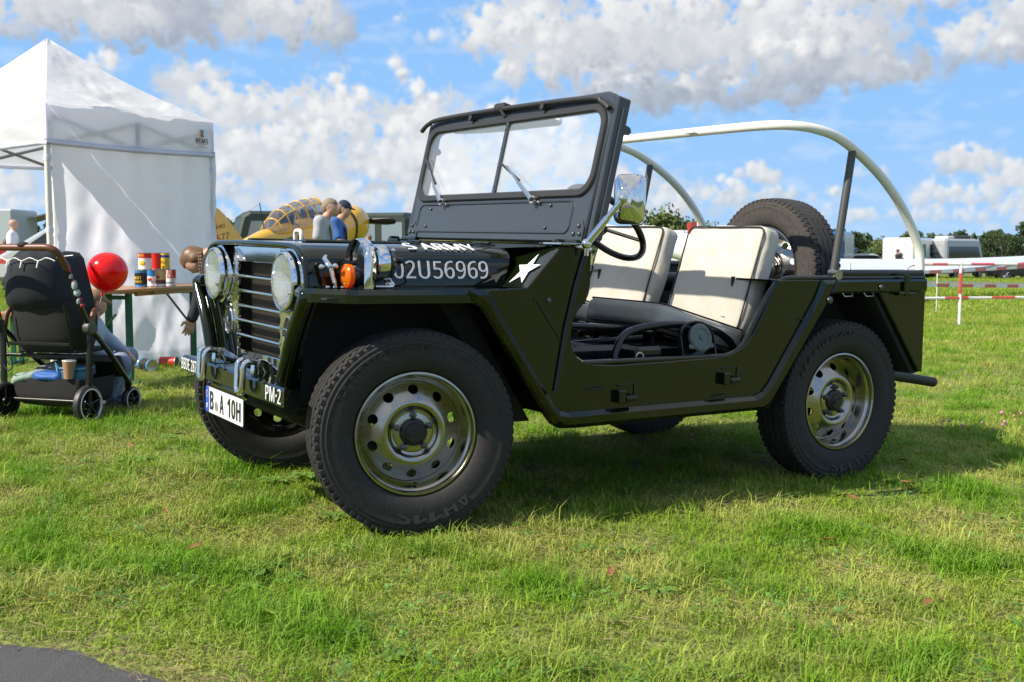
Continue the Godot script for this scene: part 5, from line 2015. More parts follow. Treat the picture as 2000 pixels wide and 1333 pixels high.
func person(label: String, at: Vector3, turn: float, j: Dictionary, clothes: Array, hair: Array, cell := 0.022, group := "", fine_hands := []) -> Node3D:
	# clothes: [name, [bone sets], grow, material]; hair: [name, kind, material]
	var t := thing("person", label, "person", at, turn, group)
	var bones := []
	for w in ["torso", "neck", "upper_arms", "fore_arms", "thighs", "shins", "feet"]:
		bones.append_array(bones_of(j, w))
	bones.append_array(head_bones(j))
	if fine_hands.is_empty():
		for s in ["l", "r"]:
			var d: Vector3 = (j["ha" + s] - j["el" + s]).normalized()
			bones.append([j["ha" + s], j["ha" + s] + d * 0.11 * j.h / 1.75, 0.03 * j.h / 1.75, 0.022 * j.h / 1.75])
	var g := blob(bones, cell, 0.012)
	for hb in fine_hands:
		blob(hb, 0.0055, 0.003, g)
	obj("body", g, M.skin, t)
	for c in clothes:
		var cb := []
		for w in c[1]:
			cb.append_array(bones_of(j, w, c[2]))
		obj(c[0], blob(cb, cell, 0.016), c[3], t)
	var s: float = j.h / 1.75
	var f: Vector3 = (j.face as Vector3).normalized()
	var up: Vector3 = ((j.head - j.neck) as Vector3)
	up = (up - f * up.dot(f)).normalized()
	var rt := f.cross(up)
	var P := func(x: float, y: float, z: float) -> Vector3: return j.head + (rt * x + up * y + f * z) * s
	g = G.new()
	for x in [-1.0, 1.0]:
		g.ball(P.call(0.033 * x, 0.008, 0.089), Vector3.ONE * 0.010 * s, 8)
	obj("eye", g, mat(0.03, 0.02, 0.015, 0.2), t).set_meta("kind", "stuff")
	for h in hair:
		var hb := []
		match h[1]:
			"short":
				for q in [[Vector3(0, 0.048, -0.022), 0.088], [Vector3(0, 0.062, 0.020), 0.072], [Vector3(0, 0.0, -0.042), 0.080], [Vector3(0, -0.035, -0.045), 0.066], [Vector3(0.05, 0.015, -0.02), 0.045], [Vector3(-0.05, 0.015, -0.02), 0.045]]:
					var p: Vector3 = P.call(q[0].x, q[0].y, q[0].z)
					hb.append([p, p, q[1] * s, q[1] * s])
			"long":
				for q in [[Vector3(0, 0.045, -0.020), 0.095], [Vector3(0, 0.060, 0.030), 0.078], [Vector3(0, -0.01, -0.035), 0.088], [Vector3(0.055, -0.01, 0.01), 0.045], [Vector3(-0.055, -0.01, 0.01), 0.045], [Vector3(0.04, -0.05, -0.03), 0.05], [Vector3(-0.04, -0.05, -0.03), 0.05]]:
					var p: Vector3 = P.call(q[0].x, q[0].y, q[0].z)
					hb.append([p, p, q[1] * s, q[1] * s])
			"cap":
				for q in [[Vector3(0, 0.052, -0.012), 0.093], [Vector3(0, 0.045, 0.018), 0.083]]:
					var p: Vector3 = P.call(q[0].x, q[0].y, q[0].z)
					hb.append([p, p, q[1] * s, q[1] * s])
				for x in [-0.045, -0.022, 0.0, 0.022, 0.045]:
					hb.append([P.call(x, 0.055, 0.08), P.call(x * 0.9, 0.043, 0.165 - absf(x) * 0.5), 0.009 * s, 0.006 * s])
		obj(h[0], blob(hb, minf(cell, 0.011), 0.010, null), h[2], t)
	return t

# ---------------------------------------------------------------- tent, table, tins, pushchair, children
func fabric_mat() -> StandardMaterial3D:
	var m := mat(0.84, 0.86, 0.93, 0.8)
	m.backlight_enabled = true
	m.backlight = Color(0.95, 0.95, 1.0)
	m.normal_enabled = true
	m.normal_texture = noise_tex(0.006, 71, 256, 4, [], true, 9.0)
	m.normal_scale = 0.8
	return tri_map(m, 0.9)

func build_tent() -> void:
	var fab := fabric_mat()
	var t := thing("party_tent", "white pop-up party tent with one side wall", "tent", Vector3(-3.85, 0, -9.5))
	var u := Vector3(0.61, 0, -0.79)
	var v := Vector3(-0.79, 0, -0.61)
	var C := [Vector3.ZERO, u * 1.68, u * 1.68 + v * 2.75, v * 2.75]
	var peak := u * 0.84 + v * 1.375 + Vector3(0, 3.05, 0)
	var fn := FastNoiseLite.new()
	fn.frequency = 1.6
	fn.seed = 4
	fn.fractal_octaves = 4
	# roof: four sagging faces
	for k in 4:
		var a: Vector3 = C[k] + Vector3(0, 2.25, 0)
		var b: Vector3 = C[(k + 1) % 4] + Vector3(0, 2.25, 0)
		var nrm: Vector3 = (b - a).cross(peak - a).normalized()
		if nrm.y < 0:
			nrm = -nrm
		var g := G.new()
		var rows := []
		var N := 26
		for i in N + 1:
			var s := float(i) / N
			var row := []
			for j in N + 1:
				var w := float(j) / N
				var p: Vector3 = a.lerp(b, w).lerp(peak, s)
				var edge := sin(PI * w)
				p += nrm * (-0.055 * sin(PI * s) * edge + 0.055 * fn.get_noise_3dv(p * Vector3(1.0, 0.35, 1.0) * 1.8) * edge * (1.0 - s * 0.6))
				p.y -= 0.05 * sin(PI * s) * (1.0 - 0.4 * edge)
				row.append(p)
			rows.append(row)
		g.strip(rows)
		obj("roof", g, fab, t)
		# valance
		g = G.new()
		rows = []
		for i in 9:
			var s := i / 8.0
			var row := []
			for j in 41:
				var w := j / 40.0
				var p: Vector3 = (C[k] as Vector3).lerp(C[(k + 1) % 4], w)
				p.y = 2.25 - 0.345 * s - 0.015 * sin(PI * w) * s
				var out := -((C[0] as Vector3).lerp(C[2], 0.5) - p) * Vector3(1, 0, 1)
				p += out.normalized() * (0.012 + 0.014 * fn.get_noise_3dv(p * Vector3(1, 3.5, 1) * 1.3) * sin(PI * minf(s * 1.2, 1.0)))
				row.append(p)
			rows.append(row)
		g.strip(rows)
		obj("valance", g, fab, t)
		g = G.new()
		var hem := []
		for j in 21:
			var w := j / 20.0
			var p: Vector3 = (C[k] as Vector3).lerp(C[(k + 1) % 4], w)
			p.y = 1.93 - 0.015 * sin(PI * w)
			var out := -((C[0] as Vector3).lerp(C[2], 0.5) - p) * Vector3(1, 0, 1)
			hem.append(p + out.normalized() * 0.018)
		g.tube(hem, 0.022, 4, false, true, Vector2(1.0, 0.12), Vector3.UP)
		obj("hem_band", g, fab, t)
		# leg
		g = G.new()
		var inn: Vector3 = ((C[0] as Vector3).lerp(C[2], 0.5) - C[k]).normalized()
		inn.y = 0
		g.box(C[k] + inn * 0.03 + Vector3(0, 1.06, 0), Vector3(0.042, 2.12, 0.042), 0.006, Basis(Vector3.UP, 0.91))
		g.box(C[k] + inn * 0.03 + Vector3(0, 0.02, 0), Vector3(0.10, 0.01, 0.10), 0.002, Basis(Vector3.UP, 0.91))
		obj("leg", g, M.leg_white, t)
		for y in [1.80, 1.20, 0.62]:
			g = G.new()
			g.box(C[k] + inn * 0.03 + Vector3(0, y, 0), Vector3(0.05, 0.05, 0.05), 0.004, Basis(Vector3.UP, 0.91))
			obj("strap", g, fab, t)
		# scissor bars behind the valance
		var pa: Vector3 = C[k]
		var pb: Vector3 = C[(k + 1) % 4]
		for q in [[0.02, 2.16, 0.5, 1.93], [0.02, 1.93, 0.5, 2.16], [0.5, 2.16, 0.98, 1.93], [0.5, 1.93, 0.98, 2.16]]:
			g = G.new()
			g.tube([pa.lerp(pb, q[0]) + inn * 0.03 + Vector3(0, q[1], 0), pa.lerp(pb, q[2]) + inn * 0.03 + Vector3(0, q[3], 0)], 0.016, 6)
			obj("scissor_bar", g, M.steel_dull, t)
		g = G.new()
		g.box(pa.lerp(pb, 0.5) + inn * 0.03 + Vector3(0, 2.04, 0), Vector3(0.05, 0.26, 0.05), 0.004, Basis(Vector3.UP, 0.91))
		obj("scissor_joint", g, M.steel_dull, t)
		g = G.new()
		g.tube([C[k] + inn * 0.03 + Vector3(0, 2.10, 0), peak - Vector3(0, 0.10, 0)], 0.016, 6)
		obj("rafter", g, M.steel_dull, t)
	var g := G.new()
	g.tube([peak - Vector3(0, 0.55, 0), peak - Vector3(0, 0.03, 0)], 0.022, 8)
	obj("king_post", g, M.steel_dull, t)
	# side wall on the near right side, hanging in folds
	g = G.new()
	var rows := []
	var NX := 90
	var NY := 44
	var outw := (u.cross(Vector3.UP)).normalized()
	if outw.z < 0:
		outw = -outw
	for i in NY + 1:
		var s := float(i) / NY
		var row := []
		for j in NX + 1:
			var w := float(j) / NX
			var p := u * (0.04 + 1.66 * w)
			p.y = 1.95 * (1.0 - s) + 0.012
			var crease := 0.010 * sin(w * 38.0 + 0.6 * sin(s * 3.0)) + 0.05 * fn.get_noise_3d(w * 2.2 + s * 1.3, s * 0.9, 3.0) * (0.25 + s)
			crease += 0.035 * fn.get_noise_3d(w * 3.0 - s * 1.8, s * 3.0, 9.0) * s
			p += outw * (crease + 0.05 * s * s)
			if s > 0.96:
				p += outw * 0.03
			p += u * 0.03 * fn.get_noise_3d(w * 3.0, s * 2.0, 17.0) * (1.0 if w > 0.5 else 0.3)
			row.append(p)
		rows.append(row)
	g.strip(rows)
	obj("side_wall", g, fab, t)
	# printed logo on the valance near its right end
	var o := u * 1.525 + Vector3(0, 2.115, 0) + outw * 0.042
	var f := frame(o, u, Vector3.UP)
	var lg := sub("logo", t)
	for q in [[[Vector2(-0.030, -0.035), Vector2(-0.012, -0.035), Vector2(-0.006, 0.0), Vector2(-0.012, 0.035), Vector2(-0.028, 0.035), Vector2(-0.020, 0.0)], lin(0.75, 0.45, 0.02)], [[Vector2(-0.012, -0.035), Vector2(0.006, -0.035), Vector2(0.004, 0.0), Vector2(-0.012, 0.035), Vector2(-0.006, 0.0)], lin(0.65, 0.06, 0.03)], [[Vector2(0.006, -0.035), Vector2(0.030, -0.035), Vector2(0.018, 0.0), Vector2(0.028, 0.035), Vector2(-0.010, 0.035), Vector2(0.004, 0.0)], lin(0.02, 0.28, 0.55)]]:
		g = G.new()
		g.prism(q[0], 0.0, 0.002, f)
		var lm := StandardMaterial3D.new()
		lm.albedo_color = q[1]
		lm.roughness = 0.7
		obj("colour_field", g, lm, lg)
	letters("lettering", "BRIMO", 0.045, Transform3D(f.basis, f * Vector3(0, -0.066, 0.002)), M.black, lg, 0.135, "Droid Sans", true, 0.002)
	g = G.new()
	for k in 9:
		g.box(f * Vector3(-0.055 + 0.0137 * k, -0.097, 0.002), Vector3(0.010, 0.005, 0.002), 0.0, f.basis)
	g.box(f * Vector3(0, -0.112, 0.002), Vector3(0.06, 0.004, 0.002), 0.0, f.basis)
	g.box(f * Vector3(0, -0.126, 0.002), Vector3(0.13, 0.003, 0.002), 0.0, f.basis)
	obj("small_print", g, M.black, lg).set_meta("kind", "stuff")

func build_table() -> void:
	var ax := Vector3(0.2, 0, -0.98)
	var bk := Vector3(-0.98, 0, -0.2)
	var o := Vector3(-3.05, 0, -7.95)
	var t := thing("beer_table", "long folding wooden beer table with green steel legs", "table", o)
	var b := Basis(ax, Vector3.UP, ax.cross(Vector3.UP))
	var wood := mat(0.52, 0.23, 0.055, 0.32)
	wood.albedo_texture = noise_tex(0.04, 81, 256, 4, [[0.0, Color(0.75, 0.70, 0.62)], [0.5, Color(0.95, 0.93, 0.9)], [1.0, Color(1, 1, 1)]])
	wood.clearcoat_enabled = true
	wood.clearcoat = 0.4
	tri_map(wood, 1.0)
	wood.uv1_scale = Vector3(0.5, 6.0, 6.0)
	for k in 4:
		var g := G.new()
		g.box(ax * 1.15 + bk * (0.0625 + 0.125 * k - 0.0) + Vector3(0, 0.735 - 0.0135, 0), Vector3(2.3, 0.027, 0.1235), 0.004, b)
		obj("board", g, wood, t)
	var g := G.new()
	for x in [0.35, 1.15, 1.95]:
		g.box(ax * x + bk * 0.25 + Vector3(0, 0.70, 0), Vector3(0.07, 0.035, 0.46), 0.003, b)
	g.box(ax * 1.5 + bk * 0.06 + Vector3(0, 0.695, 0), Vector3(1.2, 0.04, 0.03), 0.003, b)
	obj("batten", g, wood, t)
	var gm := mat(0.008, 0.10, 0.045, 0.4)
	for x in [0.74, 2.10]:
		g = G.new()
		for w in [0.03, 0.20]:
			g.box(ax * x + bk * w + Vector3(0, 0.36, 0), Vector3(0.035, 0.68, 0.05), 0.005, b)
		g.box(ax * x + bk * 0.115 + Vector3(0, 0.02, 0), Vector3(0.04, 0.03, 0.34), 0.005, b)
		g.box(ax * x + bk * 0.24 + Vector3(0, 0.67, 0), Vector3(0.035, 0.03, 0.44), 0.004, b)
		obj("leg_frame", g, gm, t)
		g = G.new()
		var dx := -0.42 if x < 1.0 else -0.42
		g.tube([ax * x + bk * 0.24 + Vector3(0, 0.40, 0), ax * (x + dx) + bk * 0.24 + Vector3(0, 0.69, 0)], 0.010, 6)
		g.tube([ax * (x + dx * 0.45) + bk * 0.03 + Vector3(0, 0.55, 0), ax * x + bk * 0.24 + Vector3(0, 0.42, 0)], 0.009, 6)
		obj("brace", g, gm, t)
	# green folding bench further left, only its frame shows
	t = thing("beer_bench", "green steel legged beer bench left of the pushchair", "bench", Vector3(-4.62, 0, -10.2))
	g = G.new()
	g.box(Vector3(-0.4, 0.46, -0.1), Vector3(1.4, 0.03, 0.24), 0.004)
	obj("seat_board", g, wood, t)
	for x in [0.12, -0.95]:
		g = G.new()
		for z in [-0.18, -0.02]:
			g.box(Vector3(x, 0.22, z), Vector3(0.04, 0.44, 0.03), 0.004)
		g.box(Vector3(x, 0.02, -0.1), Vector3(0.04, 0.03, 0.34), 0.004)
		obj("leg_frame", g, gm, t)

func tin(label: String, at: Vector3, colors: Array, words: Array, r := 0.048, h := 0.138, turn := 0.0, lay := Basis(), grp := "throwing tins stacked on the beer table") -> void:
	var t := thing("tin_can", label, "tin can", at, 0.0, grp)
	t.basis = lay * Basis(Vector3.UP, turn)
	var g := G.new()
	g.lathe([Vector2(0, 0.002), Vector2(r - 0.006, 0.002), Vector2(r - 0.003, 0.0), Vector2(r + 0.001, 0.002), Vector2(r, 0.006), Vector2(r - 0.001, 0.006)], Transform3D(), 28)
	obj("tin_bottom", g, M.steel, t)
	g = G.new()
	g.lathe([Vector2(r - 0.001, h - 0.006), Vector2(r, h - 0.006), Vector2(r + 0.001, h - 0.002), Vector2(r - 0.003, h), Vector2(r - 0.006, h - 0.003), Vector2(0, h - 0.003)], Transform3D(), 28)
	obj("tin_lid", g, M.steel, t)
	var y := 0.006
	for c in colors:
		# colour band: [share of the height, colour]
		g = G.new()
		var y1: float = y + (h - 0.012) * c[0]
		g.lathe([Vector2(r - 0.0005, y), Vector2(r - 0.0005, y1)], Transform3D(), 28)
		var m := StandardMaterial3D.new()
		m.albedo_color = c[1]
		m.roughness = 0.35
		obj("label_band", g, m, t)
		y = y1
	for w in words:
		# [text or "dot", x angle, height, size, colour]
		var a: float = w[1]
		var m := StandardMaterial3D.new()
		m.albedo_color = w[4]
		m.roughness = 0.4
		var n := Vector3(sin(a), 0, cos(a))
		if w[0] == "dot":
			g = G.new()
			g.ball(n * (r - 0.006) + Vector3(0, h * w[2], 0), Vector3(w[3], w[3], 0.009), 14, Basis(Vector3.UP, a))
			obj("printed_spot", g, m, t)
		else:
			for i in (w[0] as String).length():
				if w[0][i] == " ":
					continue
				var aa: float = a + (i - (w[0].length() - 1) / 2.0) * w[3] * 0.9 / r
				var nn := Vector3(sin(aa), 0, cos(aa))
				letters("letter", w[0][i], w[3], frame(nn * (r + 0.0002) + Vector3(0, h * w[2], 0), Vector3(cos(aa), 0, -sin(aa)), Vector3.UP), m, t, w[3] * 0.75, "Droid Sans", true, 0.001)

func build_tins() -> void:
	var W := lin(0.78, 0.78, 0.76)
	var R := lin(0.62, 0.02, 0.015)
	var B := lin(0.03, 0.22, 0.55)
	var K := lin(0.02, 0.018, 0.016)
	var Y := lin(0.72, 0.50, 0.04)
	var BR := lin(0.16, 0.05, 0.02)
	var T := lin(0.55, 0.38, 0.18)
	var y0 := 0.735
	var face := -0.33
	tin("dark coffee tin with blue rims, bottom row left end", Vector3(-2.995, y0, -9.18), [[0.12, B], [0.76, K], [0.12, B]], [["BEST", face, 0.55, 0.020, Y], ["POWER", face, 0.33, 0.018, Y]], 0.050)
	tin("blue and white tin with red spot, bottom row second from left", Vector3(-2.945, y0, -9.33), [[0.62, W], [0.38, B]], [["dot", face, 0.42, 0.020, R], ["dot", face + 0.4, 0.3, 0.012, B]], 0.047)
	tin("tan and brown tin, bottom row third from left", Vector3(-2.872, y0, -9.30), [[0.14, W], [0.26, BR], [0.60, T]], [["dot", face, 0.58, 0.018, BR]], 0.042)
	tin("red and white tin lettered RED RING, bottom row right end", Vector3(-2.850, y0, -9.50), [[0.48, W], [0.52, R]], [["RED", face, 0.84, 0.028, W], ["RING", face, 0.62, 0.026, W], ["CHICKEN", face, 0.2, 0.016, B]], 0.043)
	var y1 := y0 + 0.139
	tin("white tin with red top and yellow chick, top row left", Vector3(-2.965, y1, -9.20), [[0.70, W], [0.30, R]], [["dot", face + 0.15, 0.40, 0.027, Y], ["dot", face + 0.2, 0.34, 0.010, R], ["SPAR", face - 0.1, 0.84, 0.018, Y]], 0.052)
	tin("plain bright red tin, top row middle", Vector3(-2.915, y1, -9.34), [[1.0, R]], [], 0.046)
	tin("yellow tin with dark blue band, top row right end", Vector3(-2.846, y1, -9.34), [[0.72, Y], [0.18, lin(0.02, 0.05, 0.22)], [0.10, Y]], [["SALE", face, 0.45, 0.022, lin(0.3, 0.18, 0.02)]], 0.038)
	tin("dark tin with blue rims lying on its side in the grass", Vector3(-3.04, 0.058, -9.56), [[0.14, B], [0.72, K], [0.14, B]], [["BEST", 0.4, 0.5, 0.018, Y]], 0.054, 0.15, 0.4, Basis(Vector3.UP, 0.9) * Basis(Vector3.RIGHT, -PI / 2 + 0.05), "tins knocked down into the grass")
	tin("red tin lying in the grass behind the dark one", Vector3(-3.09, 0.052, -9.95), [[1.0, R]], [], 0.050, 0.15, 0.0, Basis(Vector3.UP, -0.15) * Basis(Vector3.BACK, -PI / 2), "tins knocked down into the grass")

func build_pushchair() -> void:
	var t := thing("pushchair", "black and navy pushchair with brown leather handle, seen from behind", "pushchair", Vector3(-2.79, 0.0, -6.75), -0.305)
	var fr := mat(0.016, 0.018, 0.015, 0.25, 0.4)
	var navy := mat(0.008, 0.013, 0.020, 0.85)
	navy.normal_enabled = true
	navy.normal_texture = noise_tex(0.4, 91, 256, 3, [], true, 4.0)
	navy.normal_scale = 0.4
	tri_map(navy, 8.0)
	var blk := mat(0.010, 0.010, 0.011, 0.8)
	var leather := mat(0.13, 0.045, 0.018, 0.42)
	# handle
	var g := G.new()
	g.tube(fillet([Vector3(-0.34, 0.93, 0.20), Vector3(-0.345, 1.045, 0.30), Vector3(0.345, 1.045, 0.30), Vector3(0.34, 0.93, 0.20)], 0.11, 8), 0.020, 12)
	obj("handlebar", g, leather, t)
	g = G.new()
	g.ball(Vector3(0.13, 1.058, 0.30), Vector3(0.038, 0.020, 0.026), 14)
	obj("fold_button", g, blk, t)
	for s in [1.0, -1.0]:
		g = G.new()
		g.tube([Vector3(0.34, 0.94, 0.205) * Vector3(s, 1, 1), Vector3(0.325, 0.76, 0.11) * Vector3(s, 1, 1), Vector3(0.325, 0.585, 0.0) * Vector3(s, 1, 1), Vector3(0.30, 0.40, -0.22) * Vector3(s, 1, 1), Vector3(0.26, 0.19, -0.46) * Vector3(s, 1, 1)], 0.015, 10, false, true, Vector2(1.2, 0.9))
		obj("side_tube", g, fr, t)
		g = G.new()
		g.tube([Vector3(0.315 * s, 0.58, -0.02), Vector3(0.30 * s, 0.12, 0.0)], 0.017, 10, false, true, Vector2(1.3, 0.8))
		obj("rear_leg", g, fr, t)
		g = G.new()
		g.lathe([Vector2(0.0, 0.028), Vector2(0.034, 0.026), Vector2(0.040, 0.018), Vector2(0.040, -0.02), Vector2(0.0, -0.022)], Transform3D(Basis(Vector3.UP, Vector3.RIGHT * s, Vector3.FORWARD), Vector3(0.325 * s, 0.575, 0.0)), 24)
		obj("joint_cover", g, mat(0.05, 0.055, 0.045, 0.5), t)
		# wheels
		for q in [[Vector3(0.30 * s, 0.118, 0.0), 0.118, 0.048], [Vector3(0.235 * s, 0.085, -0.50), 0.085, 0.040]]:
			var w := sub("wheel", t)
			w.position = q[0]
			var R: float = q[1]
			var hw: float = q[2] / 2
			var sf := Transform3D(Basis(Vector3.UP, Vector3.RIGHT * s, Vector3.BACK * -s), Vector3.ZERO)
			g = G.new()
			g.lathe([Vector2(R * 0.80, -hw), Vector2(R * 0.90, -hw), Vector2(R * 0.985, -hw * 0.6), Vector2(R, 0), Vector2(R * 0.985, hw * 0.6), Vector2(R * 0.90, hw), Vector2(R * 0.80, hw)], sf, 40)
			obj("tyre", g, M.rubber, w)
			g = G.new()
			g.lathe([Vector2(R * 0.83, hw * 0.9), Vector2(R * 0.82, hw * 1.1), Vector2(R * 0.775, hw * 1.1), Vector2(R * 0.77, hw * 0.6)], sf, 40)
			obj("rim_ring", g, M.white_paint, w)
			g = G.new()
			for k in 5:
				var a := TAU * k / 5 + 0.3
				g.tube([Vector3(hw * 0.6 * s, sin(a) * R * 0.14, cos(a) * R * 0.14), Vector3(hw * 0.7 * s, sin(a) * R * 0.80, cos(a) * R * 0.80)], R * 0.07, 6)
			g.lathe([Vector2(R * 0.2, -hw * 0.6), Vector2(R * 0.2, hw * 0.9), Vector2(0, hw)], sf, 16)
			g.lathe([Vector2(R * 0.80, -hw * 0.5), Vector2(R * 0.25, -hw * 0.4)], sf, 30)
			obj("spokes", g, fr, w)
		g = G.new()
		g.tube([Vector3(0.26 * s, 0.22, -0.44), Vector3(0.235 * s, 0.14, -0.47), Vector3(0.235 * s, 0.09, -0.50)], 0.020, 8)
		obj("castor_fork", g, fr, t)
	g = G.new()
	g.tube([Vector3(-0.30, 0.135, 0.0), Vector3(0.30, 0.135, 0.0)], 0.012, 8)
	g.tube([Vector3(-0.30, 0.40, -0.02), Vector3(0.30, 0.40, -0.02)], 0.012, 8)
	obj("cross_tube", g, fr, t)
	# hood and backrest: lofted across
	var prof := [[1.030, 0.12, 0.02], [1.022, 0.155, 0.075], [0.985, 0.185, 0.13], [0.92, 0.205, 0.15], [0.84, 0.225, 0.15], [0.76, 0.245, 0.135], [0.71, 0.255, 0.11], [0.69, 0.255, 0.08]]
	var rows := []
	for p in prof:
		var r := []
		for k in 19:
			var a := PI * k / 18
			var bulge := pow(sin(a), 0.55)
			r.append(Vector3(-0.025 - cos(a) * p[1], p[0] - 0.012 * (1.0 - sin(a)) + 0.006 * sin(a * 9.0 + p[0] * 30.0), -0.18 + (p[2] + 0.18) * bulge))
		rows.append(r)
	g = G.new()
	g.strip(rows)
	obj("hood", g, navy, t)
	rows = []
	for p in [[1.030, 0.12, 0.02], [1.035, 0.13, -0.03], [1.015, 0.14, -0.07], [0.95, 0.15, -0.10], [0.86, 0.155, -0.12]]:
		var r := []
		for k in 15:
			var a := PI * k / 14
			r.append(Vector3(-0.025 - cos(a) * (p[1] + 0.05), p[0] - 0.22 * (1.0 - pow(sin(a), 0.5)) * (1.0 if p[2] < 0 else 0.6), p[2]))
		rows.append(r)
	g = G.new()
	g.strip(rows)
	obj("sun_canopy", g, navy, t)
	g = G.new()
	var sb := [[0.73, 0.235, 0.08], [0.62, 0.262, 0.06], [0.52, 0.255, 0.04], [0.44, 0.225, 0.01], [0.415, 0.20, -0.05]]
	rows = []
	for p in sb:
		var r := []
		for k in 13:
			var a := PI * k / 12
			r.append(Vector3(-cos(a) * p[1], p[0], -0.16 + (p[2] + 0.16) * pow(sin(a), 0.4)))
		rows.append(r)
	g.strip(rows)
	g.box(Vector3(0, 0.43, -0.16), Vector3(0.42, 0.03, 0.26), 0.01)
	obj("backrest", g, blk, t)
	g = G.new()
	g.box(Vector3(0, 0.475, 0.045), Vector3(0.44, 0.022, 0.012), 0.004)
	for s in [1.0, -1.0]:
		g.tube([Vector3(0.235 * s, 0.71, 0.105), Vector3(0.225 * s, 0.45, 0.035)], 0.006, 6)
	obj("backrest_seam", g, fr, t)
	# leg rest and bumper bar in front
	g = G.new()
	g.prism([Vector2(-0.17, 0.40), Vector2(-0.45, 0.37), Vector2(-0.52, 0.24), Vector2(-0.49, 0.23), Vector2(-0.42, 0.33), Vector2(-0.17, 0.36)], -0.20, 0.20, Transform3D(Basis(Vector3.BACK, Vector3.UP, Vector3.LEFT), Vector3.ZERO))
	obj("leg_rest", g, blk, t)
	g = G.new()
	g.tube(fillet([Vector3(0.31, 0.56, -0.03), Vector3(0.31, 0.68, -0.06), Vector3(0.27, 0.68, -0.17), Vector3(-0.27, 0.68, -0.17), Vector3(-0.31, 0.68, -0.06), Vector3(-0.31, 0.56, -0.03)], 0.08, 6), 0.017, 10)
	obj("bumper_bar", g, leather, t)
	# basket
	rows = []
	for p in [[0.265, 0.262], [0.24, 0.258], [0.17, 0.25], [0.12, 0.235], [0.105, 0.20], [0.10, 0.0]]:
		var r := []
		for q in rr(p[1] * 2.0, 0.34 * (0.6 + 0.4 * p[1] / 0.262), minf(0.05, p[1] * 0.4 + 0.001), 4):
			r.append(Vector3(q.x, p[0] - (0.015 if absf(q.x) < 0.15 and q.y > 0.1 else 0.0), q.y - 0.17))
		rows.append(r)
	g = G.new()
	g.strip(rows, 0, true)
	obj("basket", g, blk, t)
	# straps and cable
	g = G.new()
	g.tube(curve([Vector3(-0.23, 0.40, 0.02), Vector3(-0.21, 0.33, 0.03), Vector3(-0.25, 0.31, 0.02), Vector3(-0.29, 0.34, 0.01)], 5), 0.004, 6)
	obj("brake_cable", g, blk, t)
	# bunting cord on the hood and charms down the right tube
	var q := t.transform
	g = G.new()
	var cord := []
	for k in 9:
		cord.append(Vector3(-0.22 + 0.42 * k / 8.0, 0.985 - (0.018 if k % 2 == 0 else 0.0), 0.155 - 0.05 * absf(k / 8.0 - 0.45)))
	g.tube(curve(cord, 3), 0.0032, 5)
	for k in [2, 4, 6]:
		g.tube([cord[k], cord[k] + Vector3(-0.004, -0.04, 0.010)], 0.0045, 5)
	g.tube([Vector3(0.20, 0.985, 0.11), Vector3(0.345, 0.995, 0.22), Vector3(0.40, 1.0, 0.22)], 0.0032, 5)
	var o := obj("bunting", g, M.white_paint)
	o.transform = q
	meta(o, "thin white cord with tassels tied across the pushchair hood", "bunting")
	var ch := thing("charm_chain", "red and white toy charm chain tied to the pushchair tube", "toy chain")
	ch.transform = q
	g = G.new()
	for k in 7:
		g.ball(Vector3(0.352, 0.92 - 0.035 * k, 0.20 - 0.018 * k), 0.013, 8)
	obj("bead", g, mat(0.35, 0.02, 0.03, 0.5), ch).set_meta("kind", "stuff")
	g = G.new()
	g.ball(Vector3(0.360, 0.83, 0.165), Vector3(0.018, 0.030, 0.014), 10)
	g.ball(Vector3(0.365, 0.785, 0.15), Vector3(0.022, 0.022, 0.016), 10)
	g.ball(Vector3(0.353, 0.88, 0.185), Vector3(0.012, 0.016, 0.012), 8)
	g.ball(Vector3(0.355, 0.735, 0.13), Vector3(0.010, 0.018, 0.010), 8)
	obj("plush_charm", g, mat(0.30, 0.36, 0.36, 0.9), ch)
	# things in the basket
	o = obj("folded_blanket", soft_box(Vector3(0.30, 0.11, 0.26), 0.05, 12, 0.035, 5, 0.012), mat(0.17, 0.18, 0.19, 0.95))
	o.transform = q * Transform3D(Basis(Vector3.BACK, 0.05), Vector3(-0.02, 0.285, -0.20))
	meta(o, "grey folded blanket lying in the pushchair basket", "blanket")
	o = obj("muslin_cloth", soft_box(Vector3(0.17, 0.06, 0.20), 0.03, 12, 0.030, 8, 0.01), mat(0.23, 0.32, 0.28, 0.95))
	o.transform = q * Transform3D(Basis(Vector3.BACK, 0.18), Vector3(-0.17, 0.262, -0.10))
	meta(o, "pale green cloth hanging over the left basket edge", "cloth")
	o = obj("blue_bag", soft_box(Vector3(0.20, 0.055, 0.12), 0.025, 12, 0.018, 9, 0.008), mat(0.015, 0.10, 0.36, 0.6))
	o.transform = q * Transform3D(Basis(), Vector3(0.0, 0.272, -0.055))
	meta(o, "bright blue bag in the middle of the pushchair basket", "bag")
	var bx := thing("lunch_box", "teal blue lunch box with strap at the right of the basket", "box")
	bx.transform = q
	g = G.new()
	g.box(Vector3(0.16, 0.27, -0.08), Vector3(0.16, 0.10, 0.12), 0.012)
	obj("box_body", g, mat(0.03, 0.13, 0.20, 0.5), bx)
	g = G.new()
	g.box(Vector3(0.16, 0.325, -0.08), Vector3(0.168, 0.014, 0.128), 0.005)
	g.tube([Vector3(0.08, 0.33, -0.02), Vector3(0.065, 0.36, -0.02), Vector3(0.085, 0.30, -0.01)], 0.007, 6)
	obj("lid", g, mat(0.05, 0.22, 0.36, 0.45), bx)
	var cp := thing("coffee_cup", "brown paper coffee cup with white rim in the basket", "cup")
	cp.transform = q * Transform3D(Basis(Vector3.BACK, -0.05), Vector3(0.17, 0.27, 0.0))
	g = G.new()
